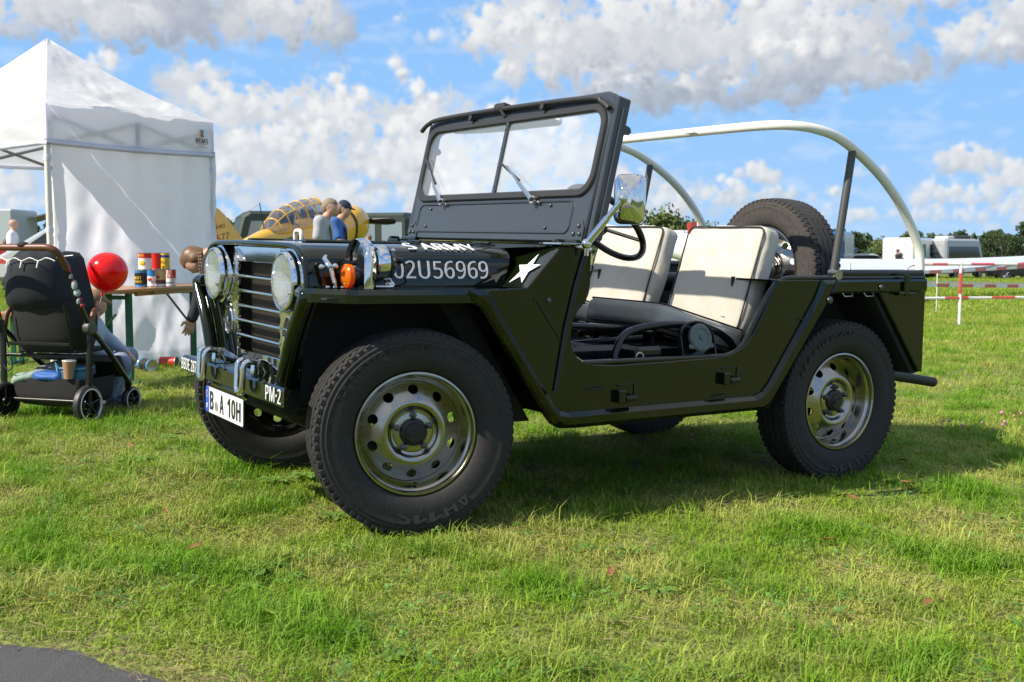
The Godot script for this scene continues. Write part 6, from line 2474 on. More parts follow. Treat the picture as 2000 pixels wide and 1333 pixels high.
	g.lathe([Vector2(0.0, 0.0), Vector2(0.028, 0.0), Vector2(0.039, 0.105)], Transform3D(), 24)
	obj("cup_body", g, mat(0.34, 0.20, 0.11, 0.7), cp)
	g = G.new()
	g.lathe([Vector2(0.039, 0.104), Vector2(0.041, 0.107), Vector2(0.039, 0.110), Vector2(0.037, 0.106), Vector2(0.033, 0.07)], Transform3D(), 24)
	obj("cup_rim", g, M.white_paint, cp)
	# balloon
	var bn := thing("balloon", "round red balloon tied above the crouching child", "balloon", Vector3(-2.49, 0.895, -7.0))
	g = G.new()
	var pr := [Vector2(0.0, -0.132)]
	for k in range(1, 24):
		var a := PI * k / 24
		var rr_ := 0.121
		pr.append(Vector2(sin(a) * rr_ * (1.0 - 0.05 * cos(a)), -cos(a) * 0.122 - 0.004 * (1.0 if k < 4 else 0.0)))
	pr.append(Vector2(0.0, 0.122))
	g.lathe(pr, Transform3D(Basis(Vector3.BACK, -0.12), Vector3.ZERO), 36)
	var rm := mat(0.78, 0.012, 0.012, 0.16)
	rm.backlight_enabled = true
	rm.backlight = Color(0.7, 0.05, 0.05)
	obj("skin", g, rm, bn)
	g = G.new()
	g.lathe([Vector2(0.004, -0.128), Vector2(0.007, -0.134), Vector2(0.013, -0.145), Vector2(0.0, -0.143)], Transform3D(Basis(Vector3.BACK, -0.22), Vector3(-0.005, 0, 0)), 12)
	obj("knot", g, rm, bn)
	g = G.new()
	g.tube(curve([Vector3(-0.036, -0.14, 0.0), Vector3(-0.05, -0.22, 0.02), Vector3(-0.04, -0.30, 0.05), Vector3(-0.015, -0.34, 0.09)], 4), 0.0012, 4)
	obj("string", g, M.white_paint, bn)

func build_children() -> void:
	# crouching child behind the pushchair, facing right
	var kid := {"h": 1.15, "face": Vector3(0.80, -0.22, -0.55)}
	var base := Vector3(-2.665, 0.0, -7.35)
	var put := {"hip": Vector3(-0.11, 0.235, 0.02), "waist": Vector3(-0.10, 0.33, 0.0), "chest": Vector3(-0.08, 0.47, -0.01), "neck": Vector3(-0.075, 0.575, -0.015), "head": Vector3(-0.055, 0.680, -0.03),
		"shl": Vector3(-0.10, 0.545, -0.14), "shr": Vector3(-0.065, 0.545, 0.105), "ell": Vector3(0.0, 0.42, -0.18), "elr": Vector3(0.0, 0.395, 0.14), "hal": Vector3(0.12, 0.36, -0.12), "har": Vector3(0.10, 0.345, 0.085),
		"hpl": Vector3(-0.11, 0.245, -0.06), "hpr": Vector3(-0.11, 0.245, 0.075), "knl": Vector3(0.12, 0.33, -0.16), "knr": Vector3(0.155, 0.315, 0.085), "anl": Vector3(0.02, 0.06, -0.16), "anr": Vector3(0.055, 0.062, 0.085), "tol": Vector3(0.14, 0.025, -0.18), "tor": Vector3(0.175, 0.027, 0.075)}
	for k in put:
		kid[k] = put[k]
	var denim := mat(0.20, 0.25, 0.35, 0.85)
	var shirt := mat(0.30, 0.38, 0.48, 0.85)
	var cap := mat(0.24, 0.165, 0.075, 0.85)
	var sole := mat(0.02, 0.045, 0.10, 0.7)
	var fh := [hand_bones(kid.har, Vector3(0.65, -0.5, 0.25), Vector3(-0.3, -0.6, -0.6), 0.68, 0.45, 1.0), hand_bones(kid.hal, Vector3(0.7, -0.3, 0.5), Vector3(-0.3, -0.7, 0.4), 0.68, 0.45, -1.0)]
	var p := person("child in tan cap crouching behind the pushchair in starred trousers", base, 0.0, kid, [["shirt", ["torso", "upper_arms", "fore_arms"], 0.010, shirt], ["trousers", ["thighs", "shins"], 0.013, denim]], [["hair", "short", mat(0.20, 0.12, 0.06, 0.7)], ["cap", "cap", cap]], 0.013, "", fh)
	obj("shoes", blob(bones_of(kid, "feet", 0.010), 0.010, 0.008), sole, p)
	var g := G.new()
	var r := RandomNumberGenerator.new()
	r.seed = 12
	for seg in [["hpr", "knr", 0.088, 0.060], ["knr", "anr", 0.060, 0.042]]:
		for k in 22:
			var s := r.randf_range(0.1, 0.9)
			var c: Vector3 = (kid[seg[0]] as Vector3).lerp(kid[seg[1]], s)
			var ax: Vector3 = (kid[seg[1]] - kid[seg[0]]).normalized()
			var n := ax.cross(Vector3(r.randf_range(-1, 1), r.randf_range(-1, 1), r.randf_range(0.0, 1))).normalized()
			if n.z < -0.1:
				n = -n
			var rad: float = lerpf(seg[2], seg[3], s) * 1.15 / 1.75 + 0.0155
			g.ball(c + n * rad, Vector3(0.007, 0.007, 0.003), 5, Basis(Quaternion(Vector3.BACK, n)))
	obj("printed_stars", g, mat(0.05, 0.06, 0.10, 0.85), p).set_meta("kind", "stuff")
	# girl bending forward over the table end
	var gb := Vector3(-2.32, 0, -9.32)
	var girl := {"h": 1.58, "face": Vector3(-0.35, -0.92, 0.22),
		"hip": Vector3(0.26, 0.86, -0.05), "waist": Vector3(0.15, 0.955, -0.03), "chest": Vector3(-0.02, 0.995, 0.0), "neck": Vector3(-0.165, 0.995, 0.01), "head": Vector3(-0.265, 0.955, 0.01),
		"shl": Vector3(-0.095, 0.945, 0.16), "shr": Vector3(-0.095, 0.955, -0.15), "ell": Vector3(-0.185, 0.69, 0.17), "elr": Vector3(-0.10, 0.70, -0.20), "hal": Vector3(-0.265, 0.475, 0.165), "har": Vector3(-0.16, 0.50, -0.22),
		"hpl": Vector3(0.25, 0.84, 0.06), "hpr": Vector3(0.25, 0.84, -0.15), "knl": Vector3(0.22, 0.45, 0.07), "knr": Vector3(0.24, 0.45, -0.15), "anl": Vector3(0.30, 0.07, 0.08), "anr": Vector3(0.30, 0.07, -0.16), "tol": Vector3(0.17, 0.03, 0.10), "tor": Vector3(0.17, 0.03, -0.17)}
	var top := mat(0.014, 0.016, 0.022, 0.8)
	fh = [hand_bones(girl.hal, Vector3(-0.28, -0.95, 0.0), Vector3(-0.4, 0.1, -0.9), 0.95, 0.35, 1.0), hand_bones(girl.har, Vector3(-0.2, -0.95, 0.0), Vector3(-0.4, 0, 0.9), 0.95, 0.35, -1.0)]
	var hairm := mat(0.11, 0.055, 0.022, 0.45)
	hairm.rim_enabled = true
	p = person("girl with brown braid bending down in a black long-sleeved top", gb, 0.0, girl, [["top", ["torso", "upper_arms", "cuffs"], 0.014, top], ["jeans", ["thighs", "shins"], 0.012, mat(0.03, 0.04, 0.07, 0.8)]], [["hair", "long", hairm]], 0.018, "", fh)
	obj("shoes", blob(bones_of(girl, "feet", 0.010), 0.014, 0.008), mat(0.05, 0.05, 0.05, 0.6), p)
	g = G.new()
	for k in 9:
		var s := k / 8.0
		var c := Vector3(-0.205, 1.005, 0.095).lerp(Vector3(-0.185, 0.80, 0.13), s) 
		for q in [-1.0, 1.0]:
			g.ball(c + Vector3(0.010 * q, 0, 0.006 * q), Vector3(0.017, 0.018, 0.015) * (1.0 - 0.4 * s), 8, Basis(Vector3.FORWARD, 0.6 * q))
	obj("braid", g, hairm, p)

# ---------------------------------------------------------------- aeroplane, vehicles, barriers, trees, people further off
func paint_of(r: float, g: float, b: float, rough := 0.25) -> StandardMaterial3D:
	var m := mat(r, g, b, rough)
	m.clearcoat_enabled = true
	m.clearcoat = 0.5
	m.clearcoat_roughness = 0.05
	return m

func build_plane() -> void:
	var t := thing("training_aeroplane", "yellow propeller training aeroplane with greenhouse canopy behind the tent", "aeroplane")
	var tail := Vector3(-7.95, 0, -30.0)
	var fwd := Vector3(0.345, 0.0, -0.938)
	# local: z aft of the nose, y up, x right wing; nose up as it sits on its tail wheel
	var pitch := deg_to_rad(9.5)
	var yaw := atan2(-fwd.x, -fwd.z)
	t.transform = Transform3D(Basis(Vector3.UP, yaw) * Basis(Vector3.RIGHT, pitch), tail + fwd * 8.1 + Vector3(0, 1.98, 0))
	var yel := paint_of(0.74, 0.42, 0.012)
	var blk := mat(0.012, 0.012, 0.013, 0.4)
	var sec := func(z: float, w: float, top: float, bot: float, n := 24) -> Array:
		var r := []
		for k in n:
			var a := TAU * k / n
			var y: float = (top + bot) / 2 + sin(a) * (top - bot) / 2
			r.append(Vector3(cos(a) * w * (1.0 if sin(a) > 0 else 0.96), y, z))
		return r
	var g := G.new()
	g.strip([sec.call(1.05, 0.60, 0.60, -0.66), sec.call(1.7, 0.57, 0.62, -0.68), sec.call(2.6, 0.54, 0.60, -0.70), sec.call(4.6, 0.48, 0.60, -0.66), sec.call(5.6, 0.38, 0.58, -0.52), sec.call(6.6, 0.25, 0.46, -0.36), sec.call(7.6, 0.13, 0.34, -0.18), sec.call(8.25, 0.05, 0.24, -0.05)], 0, true)
	obj("fuselage", g, yel, t)
	g = G.new()
	g.strip([sec.call(0.12, 0.42, 0.42, -0.42), sec.call(0.0, 0.50, 0.50, -0.50), sec.call(0.10, 0.585, 0.585, -0.585), sec.call(0.35, 0.645, 0.645, -0.645), sec.call(0.95, 0.66, 0.66, -0.66), sec.call(1.0, 0.63, 0.63, -0.65)], 0, true)
	obj("engine_cowl", g, yel, t)
	g = G.new()
	g.strip([sec.call(0.98, 0.640, 0.645, -0.66), sec.call(1.08, 0.618, 0.618, -0.67)], 0, true)
	obj("cowl_gap", g, blk, t)
	g = G.new()
	g.lathe([Vector2(0, 0.1), Vector2(0.2, 0.1), Vector2(0.30, 0.2), Vector2(0.48, 0.22)], Transform3D(Basis(Vector3.RIGHT, Vector3.BACK, Vector3.DOWN), Vector3.ZERO), 20)
	obj("engine", g, mat(0.05, 0.05, 0.05, 0.5, 0.5), t)
	# black anti-glare panel
	g = G.new()
	var rows := []
	for z in [1.12, 1.5, 2.0, 2.35]:
		var r := []
		for k in 9:
			var a := PI * (0.28 + 0.44 * k / 8.0)
			r.append(Vector3(cos(a) * 0.585, -0.03 + sin(a) * 0.665, z))
		rows.append(r)
	g.strip(rows)
	obj("antiglare_panel", g, blk, t)
	# canopy: glass and frames
	var hoop := func(z: float, w: float, h: float, base := 0.42) -> Array:
		var r := []
		for k in 13:
			var a := PI * k / 12
			r.append(Vector3(cos(a) * w * (1.0 - 0.15 * sin(a)), base + pow(maxf(sin(a), 0.0), 0.75) * h, z))
		return r
	var hs := [hoop.call(2.25, 0.36, 0.18, 0.44), hoop.call(2.55, 0.40, 0.72), hoop.call(3.05, 0.42, 0.74), hoop.call(3.6, 0.42, 0.74), hoop.call(4.15, 0.42, 0.70), hoop.call(4.65, 0.40, 0.62), hoop.call(5.05, 0.34, 0.42), hoop.call(5.4, 0.24, 0.16, 0.44)]
	g = G.new()
	g.strip(hs)
	obj("canopy_glass", g, M.glass_tint, t)
	for i in range(1, 7):
		g = G.new()
		g.tube(hs[i], 0.022, 5)
		obj("canopy_frame", g, yel if i < 7 else blk, t)
	g = G.new()
	for k in [0, 3, 9, 12]:
		var ln := []
		for h in hs:
			ln.append(h[k])
		g.tube(ln, 0.018, 5)
	obj("canopy_rail", g, yel, t)
	g = G.new()
	for z in [3.0, 4.2]:
		g.box(Vector3(0, 0.55, z), Vector3(0.45, 0.6, 0.14), 0.05)
	obj("cockpit_seat", g, blk, t)
	g = G.new()
	g.tube([Vector3(0, 0.60, 5.45), Vector3(0, 1.35, 5.55)], 0.015, 5)
	g.tube([Vector3(0, 1.30, 5.55), Vector3(0, 0.95, 7.6)], 0.004, 4)
	obj("aerial_mast", g, blk, t)
	# fin, rudder, tailplane
	g = G.new()
	var XS := Transform3D(Basis(Vector3.BACK, Vector3.UP, Vector3.LEFT), Vector3.ZERO)   # (z, y), thickness along -x
	g.prism([Vector2(6.55, 0.40), Vector2(7.35, 1.25), Vector2(7.62, 1.46), Vector2(7.78, 1.50), Vector2(7.78, 0.2), Vector2(7.2, 0.2)], -0.045, 0.045, XS, 0.02)
	obj("fin", g, yel, t)
	g = G.new()
	g.prism([Vector2(7.80, 1.50), Vector2(8.05, 1.42), Vector2(8.28, 1.10), Vector2(8.40, 0.70), Vector2(8.40, 0.25), Vector2(8.25, -0.05), Vector2(7.80, -0.05)], -0.04, 0.04, XS, 0.02)
	obj("rudder", g, yel, t)
	var TS := Transform3D(Basis(Vector3.RIGHT, Vector3.FORWARD, Vector3.UP), Vector3.ZERO)  # (x, -z)
	for s in [1.0, -1.0]:
		g = G.new()
		g.prism([Vector2(0.0, -7.15), Vector2(1.7 * s, -7.55), Vector2(1.95 * s, -7.9), Vector2(1.8 * s, -8.2), Vector2(0.0, -8.15)], 0.26, 0.33, TS, 0.02)
		obj("tailplane", g, yel, t)
		# wing with dihedral
		g = G.new()
		var wr := []
		for q in [[0.3, 1.55, 2.5, -0.60, 0.34], [1.4, 1.60, 2.35, -0.53, 0.28], [3.6, 1.95, 1.9, -0.26, 0.2], [6.0, 2.35, 1.35, 0.08, 0.12], [6.35, 2.6, 0.7, 0.13, 0.05]]:
			var r := []
			for k in 14:
				var a := TAU * k / 14
				var cx := 0.5 - 0.5 * cos(a)
				r.append(Vector3(q[0] * s, q[3] + sin(a) * q[4] * 0.5 * (1.2 - cx), q[1] + cx * q[2]))
			wr.append(r)
		g.strip(wr, 0, true)
		g.face(wr[4], Vector3(s, 0, 0))
		obj("wing", g, yel, t)
		g = G.new()
		g.tube([Vector3(1.35 * s, -0.75, 2.1), Vector3(1.35 * s, -1.75, 1.85)], 0.07, 8)
		g.lathe([Vector2(0, -0.09), Vector2(0.24, -0.09), Vector2(0.34, -0.05), Vector2(0.34, 0.05), Vector2(0.24, 0.09), Vector2(0, 0.09)], Transform3D(Basis(Vector3.UP, Vector3.RIGHT, Vector3.FORWARD), Vector3(1.35 * s, -1.75, 1.80)), 20)
		obj("landing_leg", g, blk, t)
	g = G.new()
	g.lathe([Vector2(0, -0.05), Vector2(0.14, -0.05), Vector2(0.14, 0.05), Vector2(0, 0.05)], Transform3D(Basis(Vector3.UP, Vector3.RIGHT, Vector3.FORWARD), Vector3(0, -0.52, 7.55)), 14)
	g.tube([Vector3(0, -0.15, 7.4), Vector3(0, -0.52, 7.55)], 0.04, 6)
	obj("tail_wheel", g, blk, t)
	# propeller, stopped level
	for s in [1.0, -1.0]:
		g = G.new()
		var pr := []
		for q in [[0.1, 0.05, 0.06], [0.5, 0.12, 0.035], [1.0, 0.135, 0.022], [1.3, 0.10, 0.015], [1.37, 0.03, 0.008]]:
			var r := []
			for k in 8:
				var a := TAU * k / 8
				var tw: float = 0.75 - 0.4 * q[0]
				r.append(Vector3(q[0] * s, 0.0, -0.22) + Vector3(0, cos(tw) * cos(a) * q[1] - sin(tw) * sin(a) * q[2], sin(tw) * cos(a) * q[1] + cos(tw) * sin(a) * q[2]).rotated(Vector3.RIGHT, 0.0))
			pr.append(r)
		g.strip(pr, 0, true)
		obj("propeller_blade", g, blk, t)
	g = G.new()
	g.lathe([Vector2(0.0, 0.34), Vector2(0.09, 0.28), Vector2(0.11, 0.15), Vector2(0.10, -0.1)], Transform3D(Basis(Vector3.RIGHT, Vector3.FORWARD, Vector3.UP), Vector3.ZERO), 14)
	obj("propeller_hub", g, M.steel, t)
	# markings on the right side
	var sidef := func(z: float, y: float, x: float, slope := 0.0) -> Transform3D: return Transform3D(Basis(Vector3(slope, 0, -1).normalized(), Vector3.UP, Vector3(1, 0, slope).normalized()), Vector3(x, y, z))
	var ins := sub("roundel", t)
	g = G.new()
	var fz: Transform3D = sidef.call(5.75, 0.04, 0.375, 0.115)
	g.lathe([Vector2(0, 0.004), Vector2(0.30, 0.004), Vector2(0.30, 0.0)], Transform3D(Basis(fz.basis.x, fz.basis.z, -fz.basis.y), fz.origin), 28)
	obj("blue_disc", g, mat(0.012, 0.025, 0.10, 0.4), ins)
	g = G.new()
	var st := []
	for k in 10:
		var a := PI / 2 + TAU * k / 10
		st.append(Vector2(cos(a), sin(a)) * (0.29 if k % 2 == 0 else 0.11))
	g.prism(st, 0.005, 0.009, fz)
	obj("star", g, M.white_print, ins)
	g = G.new()
	for s in [1.0, -1.0]:
		g.prism([Vector2(0.28 * s, 0.08), Vector2(0.62 * s, 0.08), Vector2(0.62 * s, -0.10), Vector2(0.30 * s, -0.10)], 0.002, 0.006, fz)
	obj("bar", g, M.white_print, ins)
	g = G.new()
	for s in [1.0, -1.0]:
		g.prism([Vector2(0.29 * s, 0.01), Vector2(0.62 * s, 0.01), Vector2(0.62 * s, -0.04), Vector2(0.30 * s, -0.04)], 0.007, 0.009, fz)
	obj("red_bar", g, M.red_paint, ins)
	letters("lettering", "TA", 0.46, sidef.call(4.55, 0.04, 0.49, 0.03), blk, t, 0.95, "Droid Sans", true, 0.01)
	letters("lettering", "28577", 0.20, Transform3D(Basis(Vector3.FORWARD, Vector3.UP, Vector3.RIGHT), Vector3(0.047, 0.68, 7.75)), blk, t, 0.95, "Droid Sans", false, 0.004)
	letters("lettering", "AIR FORCE", 0.10, Transform3D(Basis(Vector3.FORWARD, Vector3.UP, Vector3.RIGHT), Vector3(0.047, 0.98, 7.75)), blk, t, 0.70, "Droid Sans", false, 0.004)

func car_wheel(parent: Node, at: Vector3, R: float, w: float, s: float, silver := true) -> void:
	var q := sub("wheel", parent)
	q.position = at
	var sf := Transform3D(Basis(Vector3.UP, Vector3.BACK * s, Vector3.RIGHT * s), Vector3.ZERO)
	var g := G.new()
	g.lathe([Vector2(R * 0.66, -w / 2), Vector2(R * 0.94, -w / 2), Vector2(R, -w * 0.3), Vector2(R, w * 0.3), Vector2(R * 0.94, w / 2), Vector2(R * 0.66, w / 2)], sf, 24)
	obj("tyre", g, M.rubber, q)
	g = G.new()
	g.lathe([Vector2(R * 0.68, w * 0.48), Vector2(R * 0.64, w * 0.3), Vector2(R * 0.6, w * 0.1), Vector2(0, w * 0.1)], sf, 20)
	for k in 8:
		var a := TAU * k / 8
		g.tube([Vector3(cos(a) * R * 0.12, sin(a) * R * 0.12, s * w * 0.4), Vector3(cos(a) * R * 0.62, sin(a) * R * 0.62, s * w * 0.42)], R * 0.05, 5)
	obj("rim", g, M.steel if silver else M.black, q)

# body profile in (x forward, y up), windows as polygons on both flanks
func vehicle(called: String, label: String, cat: String, at: Vector3, turn: float, prof: Array, width: float, body: Material, axles: Array, R: float, windows: Array, ends: Array, group := "", bev := 0.12) -> Node3D:
	var t := thing(called, label, cat, at, turn, group)
	var g := G.new()
	var half := width / 2
	# rounded loft: full profile between, inset profile at the flanks
	var ins := G.inset(prof, bev)
	var a := []
	var rows := [[], [], [], []]
	for i in prof.size():
		rows[0].append(Vector3(ins[i].x, ins[i].y, -half))
		rows[1].append(Vector3(prof[i].x, prof[i].y, -half + bev))
		rows[2].append(Vector3(prof[i].x, prof[i].y, half - bev))
		rows[3].append(Vector3(ins[i].x, ins[i].y, half))
	for i in prof.size():
		var j := (i + 1) % prof.size()
		for k in 3:
			var o: Vector3 = (rows[k][i] + rows[k][j] + rows[k + 1][i] + rows[k + 1][j]) / 4 - Vector3(prof[0].x * 0.0, 0.9, 0)
			var e: Vector2 = prof[j] - prof[i]
			var n := Vector3(e.y, -e.x, 0).normalized()
			g.face([rows[k][i], rows[k][j], rows[k + 1][j], rows[k + 1][i]], -n + Vector3(0, 0, (k - 1) * 0.8), -1)
	var idx := Geometry2D.triangulate_polygon(PackedVector2Array(ins))
	for s in [1.0, -1.0]:
		for i in range(0, idx.size(), 3):
			g.face([G.v3(ins[idx[i]], half * s), G.v3(ins[idx[i + 1]], half * s), G.v3(ins[idx[i + 2]], half * s)], Vector3(0, 0, s))
	obj("body", g, body, t)
	for w in windows:
		for s in [1.0, -1.0]:
			if w.size() > 2 and w[2] != s:
				continue
			g = G.new()
			g.prism(fillet2(w[0], 0.05, 3), (half - 0.02) * s, (half + 0.012) * s)
			obj("window", g, w[1] if w.size() > 1 and w[1] else M.pane_dark, t)
	for e in ends:
		# [name, lower point, upper point, half width low, half width high, outward push, material]
		var p: Vector2 = e[1]
		var q: Vector2 = e[2]
		var n: Vector2 = (q - p).orthogonal().normalized() * e[5]
		g = G.new()
		var c := [Vector3(p.x + n.x, p.y + n.y, -e[3]), Vector3(p.x + n.x, p.y + n.y, e[3]), Vector3(q.x + n.x, q.y + n.y, e[4]), Vector3(q.x + n.x, q.y + n.y, -e[4])]
		g.face(c, Vector3(n.x, n.y, 0))
		var back := []
		for v in c:
			back.append(v - Vector3(n.x, n.y, 0) * 2.2)
		for i in 4:
			g.face([c[i], c[(i + 1) % 4], back[(i + 1) % 4], back[i]], c[i] + c[(i + 1) % 4] - c[0] - c[2])
		obj(e[0], g, e[6], t)
	for x in axles:
		for s in [1.0, -1.0]:
			car_wheel(t, Vector3(x, R, (half - 0.09) * s), R, 0.2, s)
	return t

func van_profile(L: float, H: float) -> Array:
	return [Vector2(-L / 2, 0.35), Vector2(-L / 2, H - 0.15), Vector2(-L / 2 + 0.12, H), Vector2(L * 0.22, H), Vector2(L * 0.30, H - 0.12), Vector2(L * 0.40, H * 0.50), Vector2(L / 2 - 0.08, H * 0.42), Vector2(L / 2, H * 0.33), Vector2(L / 2, 0.35)]

func car_profile(L: float, H: float) -> Array:
	return [Vector2(-L / 2, 0.35), Vector2(-L / 2 + 0.05, H * 0.62), Vector2(-L * 0.36, H * 0.96), Vector2(-L * 0.22, H), Vector2(L * 0.02, H), Vector2(L * 0.10, H * 0.95), Vector2(L * 0.24, H * 0.66), Vector2(L * 0.44, H * 0.56), Vector2(L / 2, H * 0.42), Vector2(L / 2, 0.28)]

func add_lamps(t: Node3D, x: float, y: float, z: float, m: Material, called: String) -> void:
	for s in [1.0, -1.0]:
		var g := G.new()
		g.box(Vector3(x, y, z * s), Vector3(0.10, 0.14, 0.34), 0.03)
		obj(called, g, m, t)

func gp(x: float, z: float) -> Vector3:
	return Vector3(x, ground(x, z), z)

func build_vehicles() -> void:
	var white := paint_of(0.66, 0.68, 0.70)
	var silver := paint_of(0.36, 0.38, 0.40, 0.2)
	var blue := paint_of(0.012, 0.09, 0.33)
	var black := paint_of(0.008, 0.008, 0.010, 0.12)
	var green := mat(0.028, 0.045, 0.036, 0.5)
	var poster := mat(0.04, 0.20, 0.03, 0.5)
	var red_lamp := mat(0.5, 0.02, 0.02, 0.2)
	var clear_lamp := mat(0.7, 0.72, 0.72, 0.1)
	var L := 5.6
	var H := 2.55
	# white van with green posters, its rear turned to us
	var t := vehicle("delivery_van", "white panel van with green posters in its windows", "van", gp(25.6, -73.0), 0.95, van_profile(L, H), 2.0, white, [-1.5, 1.75], 0.34, [[[Vector2(-2.5, 1.35), Vector2(-0.4, 1.35), Vector2(-0.4, 2.15), Vector2(-2.5, 2.15)], poster], [[Vector2(0.5, 1.35), Vector2(1.75, 1.35), Vector2(1.35, 2.15), Vector2(0.5, 2.15)], null]], [["rear_window", Vector2(-L / 2, 1.45), Vector2(-L / 2, 2.15), 0.35, 0.35, 0.012, poster], ["windscreen", Vector2(L * 0.39, H * 0.53), Vector2(L * 0.31, H * 0.90), 0.8, 0.75, -0.012, M.pane_dark]])
	add_lamps(t, -L / 2, 1.0, 0.85, red_lamp, "tail_lamp")
	# silver camper with bicycles on the back and boxes on the roof
	t = vehicle("camper_van", "grey camper van with bicycles behind and roof boxes", "camper van", gp(29.2, -75.5), 0.75, van_profile(6.0, 2.6), 2.05, silver, [-1.6, 1.9], 0.34, [[[Vector2(-2.6, 1.3), Vector2(1.9, 1.3), Vector2(1.5, 2.1), Vector2(-2.6, 2.1)], null]], [["rear_window", Vector2(-3.0, 1.35), Vector2(-3.0, 2.15), 0.85, 0.8, 0.012, M.pane_dark], ["windscreen", Vector2(2.36, 1.36), Vector2(1.9, 2.35), 0.8, 0.75, -0.012, M.pane_dark]])
	add_lamps(t, -3.0, 1.0, 0.88, red_lamp, "tail_lamp")
	var g := G.new()
	g.box(Vector3(-1.4, 2.68, 0.1), Vector3(0.9, 0.2, 0.9), 0.05)
	obj("roof_vent", g, white, t)
	g = G.new()
	g.box(Vector3(0.4, 2.72, 0), Vector3(1.9, 0.26, 1.1), 0.08)
	obj("roof_box", g, mat(0.03, 0.03, 0.032, 0.4), t)
	for s in [0.0, 0.28]:
		var b := thing("bicycle", "dark bicycle hung nearest on the camper's back" if s > 0.1 else "dark bicycle hung inmost on the camper's back", "bicycle", Vector3.ZERO, 0.0, "bicycles on the camper van")
		b.transform = t.transform * Transform3D(Basis(Vector3.UP, PI / 2), Vector3(-3.22 - s, 1.0, 0.0))
		for x in [-0.5, 0.5]:
			g = G.new()
			var lp := []
			for k in 16:
				lp.append(Vector3(x + cos(TAU * k / 16) * 0.33, 0.35 + sin(TAU * k / 16) * 0.33, 0))
			g.tube(lp, 0.025, 5, true)
			obj("wheel", g, M.rubber, b)
		g = G.new()
		g.tube([Vector3(-0.5, 0.35, 0), Vector3(-0.12, 0.85, 0), Vector3(0.35, 0.80, 0), Vector3(0.02, 0.32, 0), Vector3(-0.12, 0.85, 0)], 0.022, 5)
		g.tube([Vector3(0.5, 0.35, 0), Vector3(0.33, 0.95, 0), Vector3(0.42, 1.02, 0)], 0.02, 5)
		g.tube([Vector3(-0.5, 0.35, 0), Vector3(0.02, 0.32, 0)], 0.018, 5)
		obj("frame", g, M.black, b)
		g = G.new()
		g.box(Vector3(-0.16, 0.94, 0), Vector3(0.25, 0.06, 0.12), 0.02)
		obj("saddle", g, M.black, b)
	# blue and white motor home
	t = vehicle("motor_home", "blue and white motor home beyond the spare wheel", "motor home", gp(19.6, -70.0), 1.15, van_profile(6.0, 2.75), 2.2, blue, [-1.6, 1.9], 0.34, [[[Vector2(-2.6, 1.35), Vector2(-0.2, 1.35), Vector2(-0.2, 2.2), Vector2(-2.6, 2.2)], null]], [["rear_window", Vector2(-3.0, 1.2), Vector2(-3.0, 2.1), 0.95, 0.9, 0.012, M.pane_dark], ["windscreen", Vector2(2.36, 1.42), Vector2(1.9, 2.45), 0.85, 0.8, -0.012, M.pane_dark]])
	g = G.new()
	g.box(Vector3(-0.2, 1.75, 1.11), Vector3(4.0, 1.7, 0.02), 0.01)
	obj("white_flank", g, white, t)
	# silver cars between the vans
	for q in [["silver car parked between motor home and white van", Vector2(22.2, -72.0), 0.4, silver], ["dark car at the left end of the far parked row", Vector2(36.0, -84.0), 0.2, black], ["grey car in the middle of the far parked row", Vector2(39.5, -86.0), 0.3, silver], ["dark red car at the right end of the far parked row", Vector2(43.0, -88.0), 0.25, paint_of(0.12, 0.01, 0.012)], ["black estate car with silver wheels beyond the barrier", Vector2(33.4, -74.0), 2.95, black]]:
		t = vehicle("parked_car", q[0], "car", gp(q[1].x, q[1].y), q[2], car_profile(4.6, 1.48), 1.82, q[3], [-1.35, 1.4], 0.34, [[[Vector2(-1.75, 0.95), Vector2(0.95, 0.95), Vector2(0.42, 1.36), Vector2(-1.4, 1.36)], null]], [["windscreen", Vector2(1.06, 1.0), Vector2(0.48, 1.39), 0.74, 0.62, -0.012, M.pane_dark], ["rear_window", Vector2(-2.22, 0.98), Vector2(-1.70, 1.38), 0.70, 0.6, 0.012, M.pane_dark]], "cars parked beyond the road", 0.09)
		add_lamps(t, 2.22, 0.68, 0.66, clear_lamp, "headlight")
		add_lamps(t, -2.24, 0.82, 0.66, red_lamp, "tail_lamp")
	# van front and trailer seen between the seats
	t = vehicle("delivery_van", "white van facing us, seen between the two seats", "van", gp(8.05, -59.0), -1.75, van_profile(5.2, 2.3), 1.95, white, [-1.4, 1.65], 0.34, [[[Vector2(0.3, 1.25), Vector2(1.6, 1.25), Vector2(1.25, 1.95), Vector2(0.3, 1.95)], null]], [["windscreen", Vector2(5.2 * 0.395, 2.3 * 0.52), Vector2(5.2 * 0.31, 2.3 * 0.90), 0.82, 0.75, -0.012, M.pane_dark], ["radiator_grille", Vector2(2.6, 0.55), Vector2(2.6, 0.80), 0.55, 0.5, -0.012, M.black]])
	add_lamps(t, 2.56, 0.85, 0.75, clear_lamp, "headlight")
	t = vehicle("caravan", "pale grey caravan behind the white van", "caravan", gp(8.3, -68.0), 0.3, [Vector2(-2.4, 0.4), Vector2(-2.5, 1.4), Vector2(-2.2, 2.5), Vector2(2.1, 2.5), Vector2(2.5, 1.5), Vector2(2.4, 0.4)], 2.1, white, [0.0], 0.32, [[[Vector2(-1.8, 1.35), Vector2(-0.4, 1.35), Vector2(-0.4, 1.95), Vector2(-1.8, 1.95)], null], [[Vector2(0.4, 1.35), Vector2(1.8, 1.35), Vector2(1.8, 1.95), Vector2(0.4, 1.95)], null]], [])
	# dark green trucks behind the aeroplane
	var cab := [Vector2(-1.9, 0.8), Vector2(-1.9, 2.5), Vector2(-1.75, 2.75), Vector2(1.6, 2.75), Vector2(1.9, 2.55), Vector2(2.15, 1.6), Vector2(2.2, 0.8)]
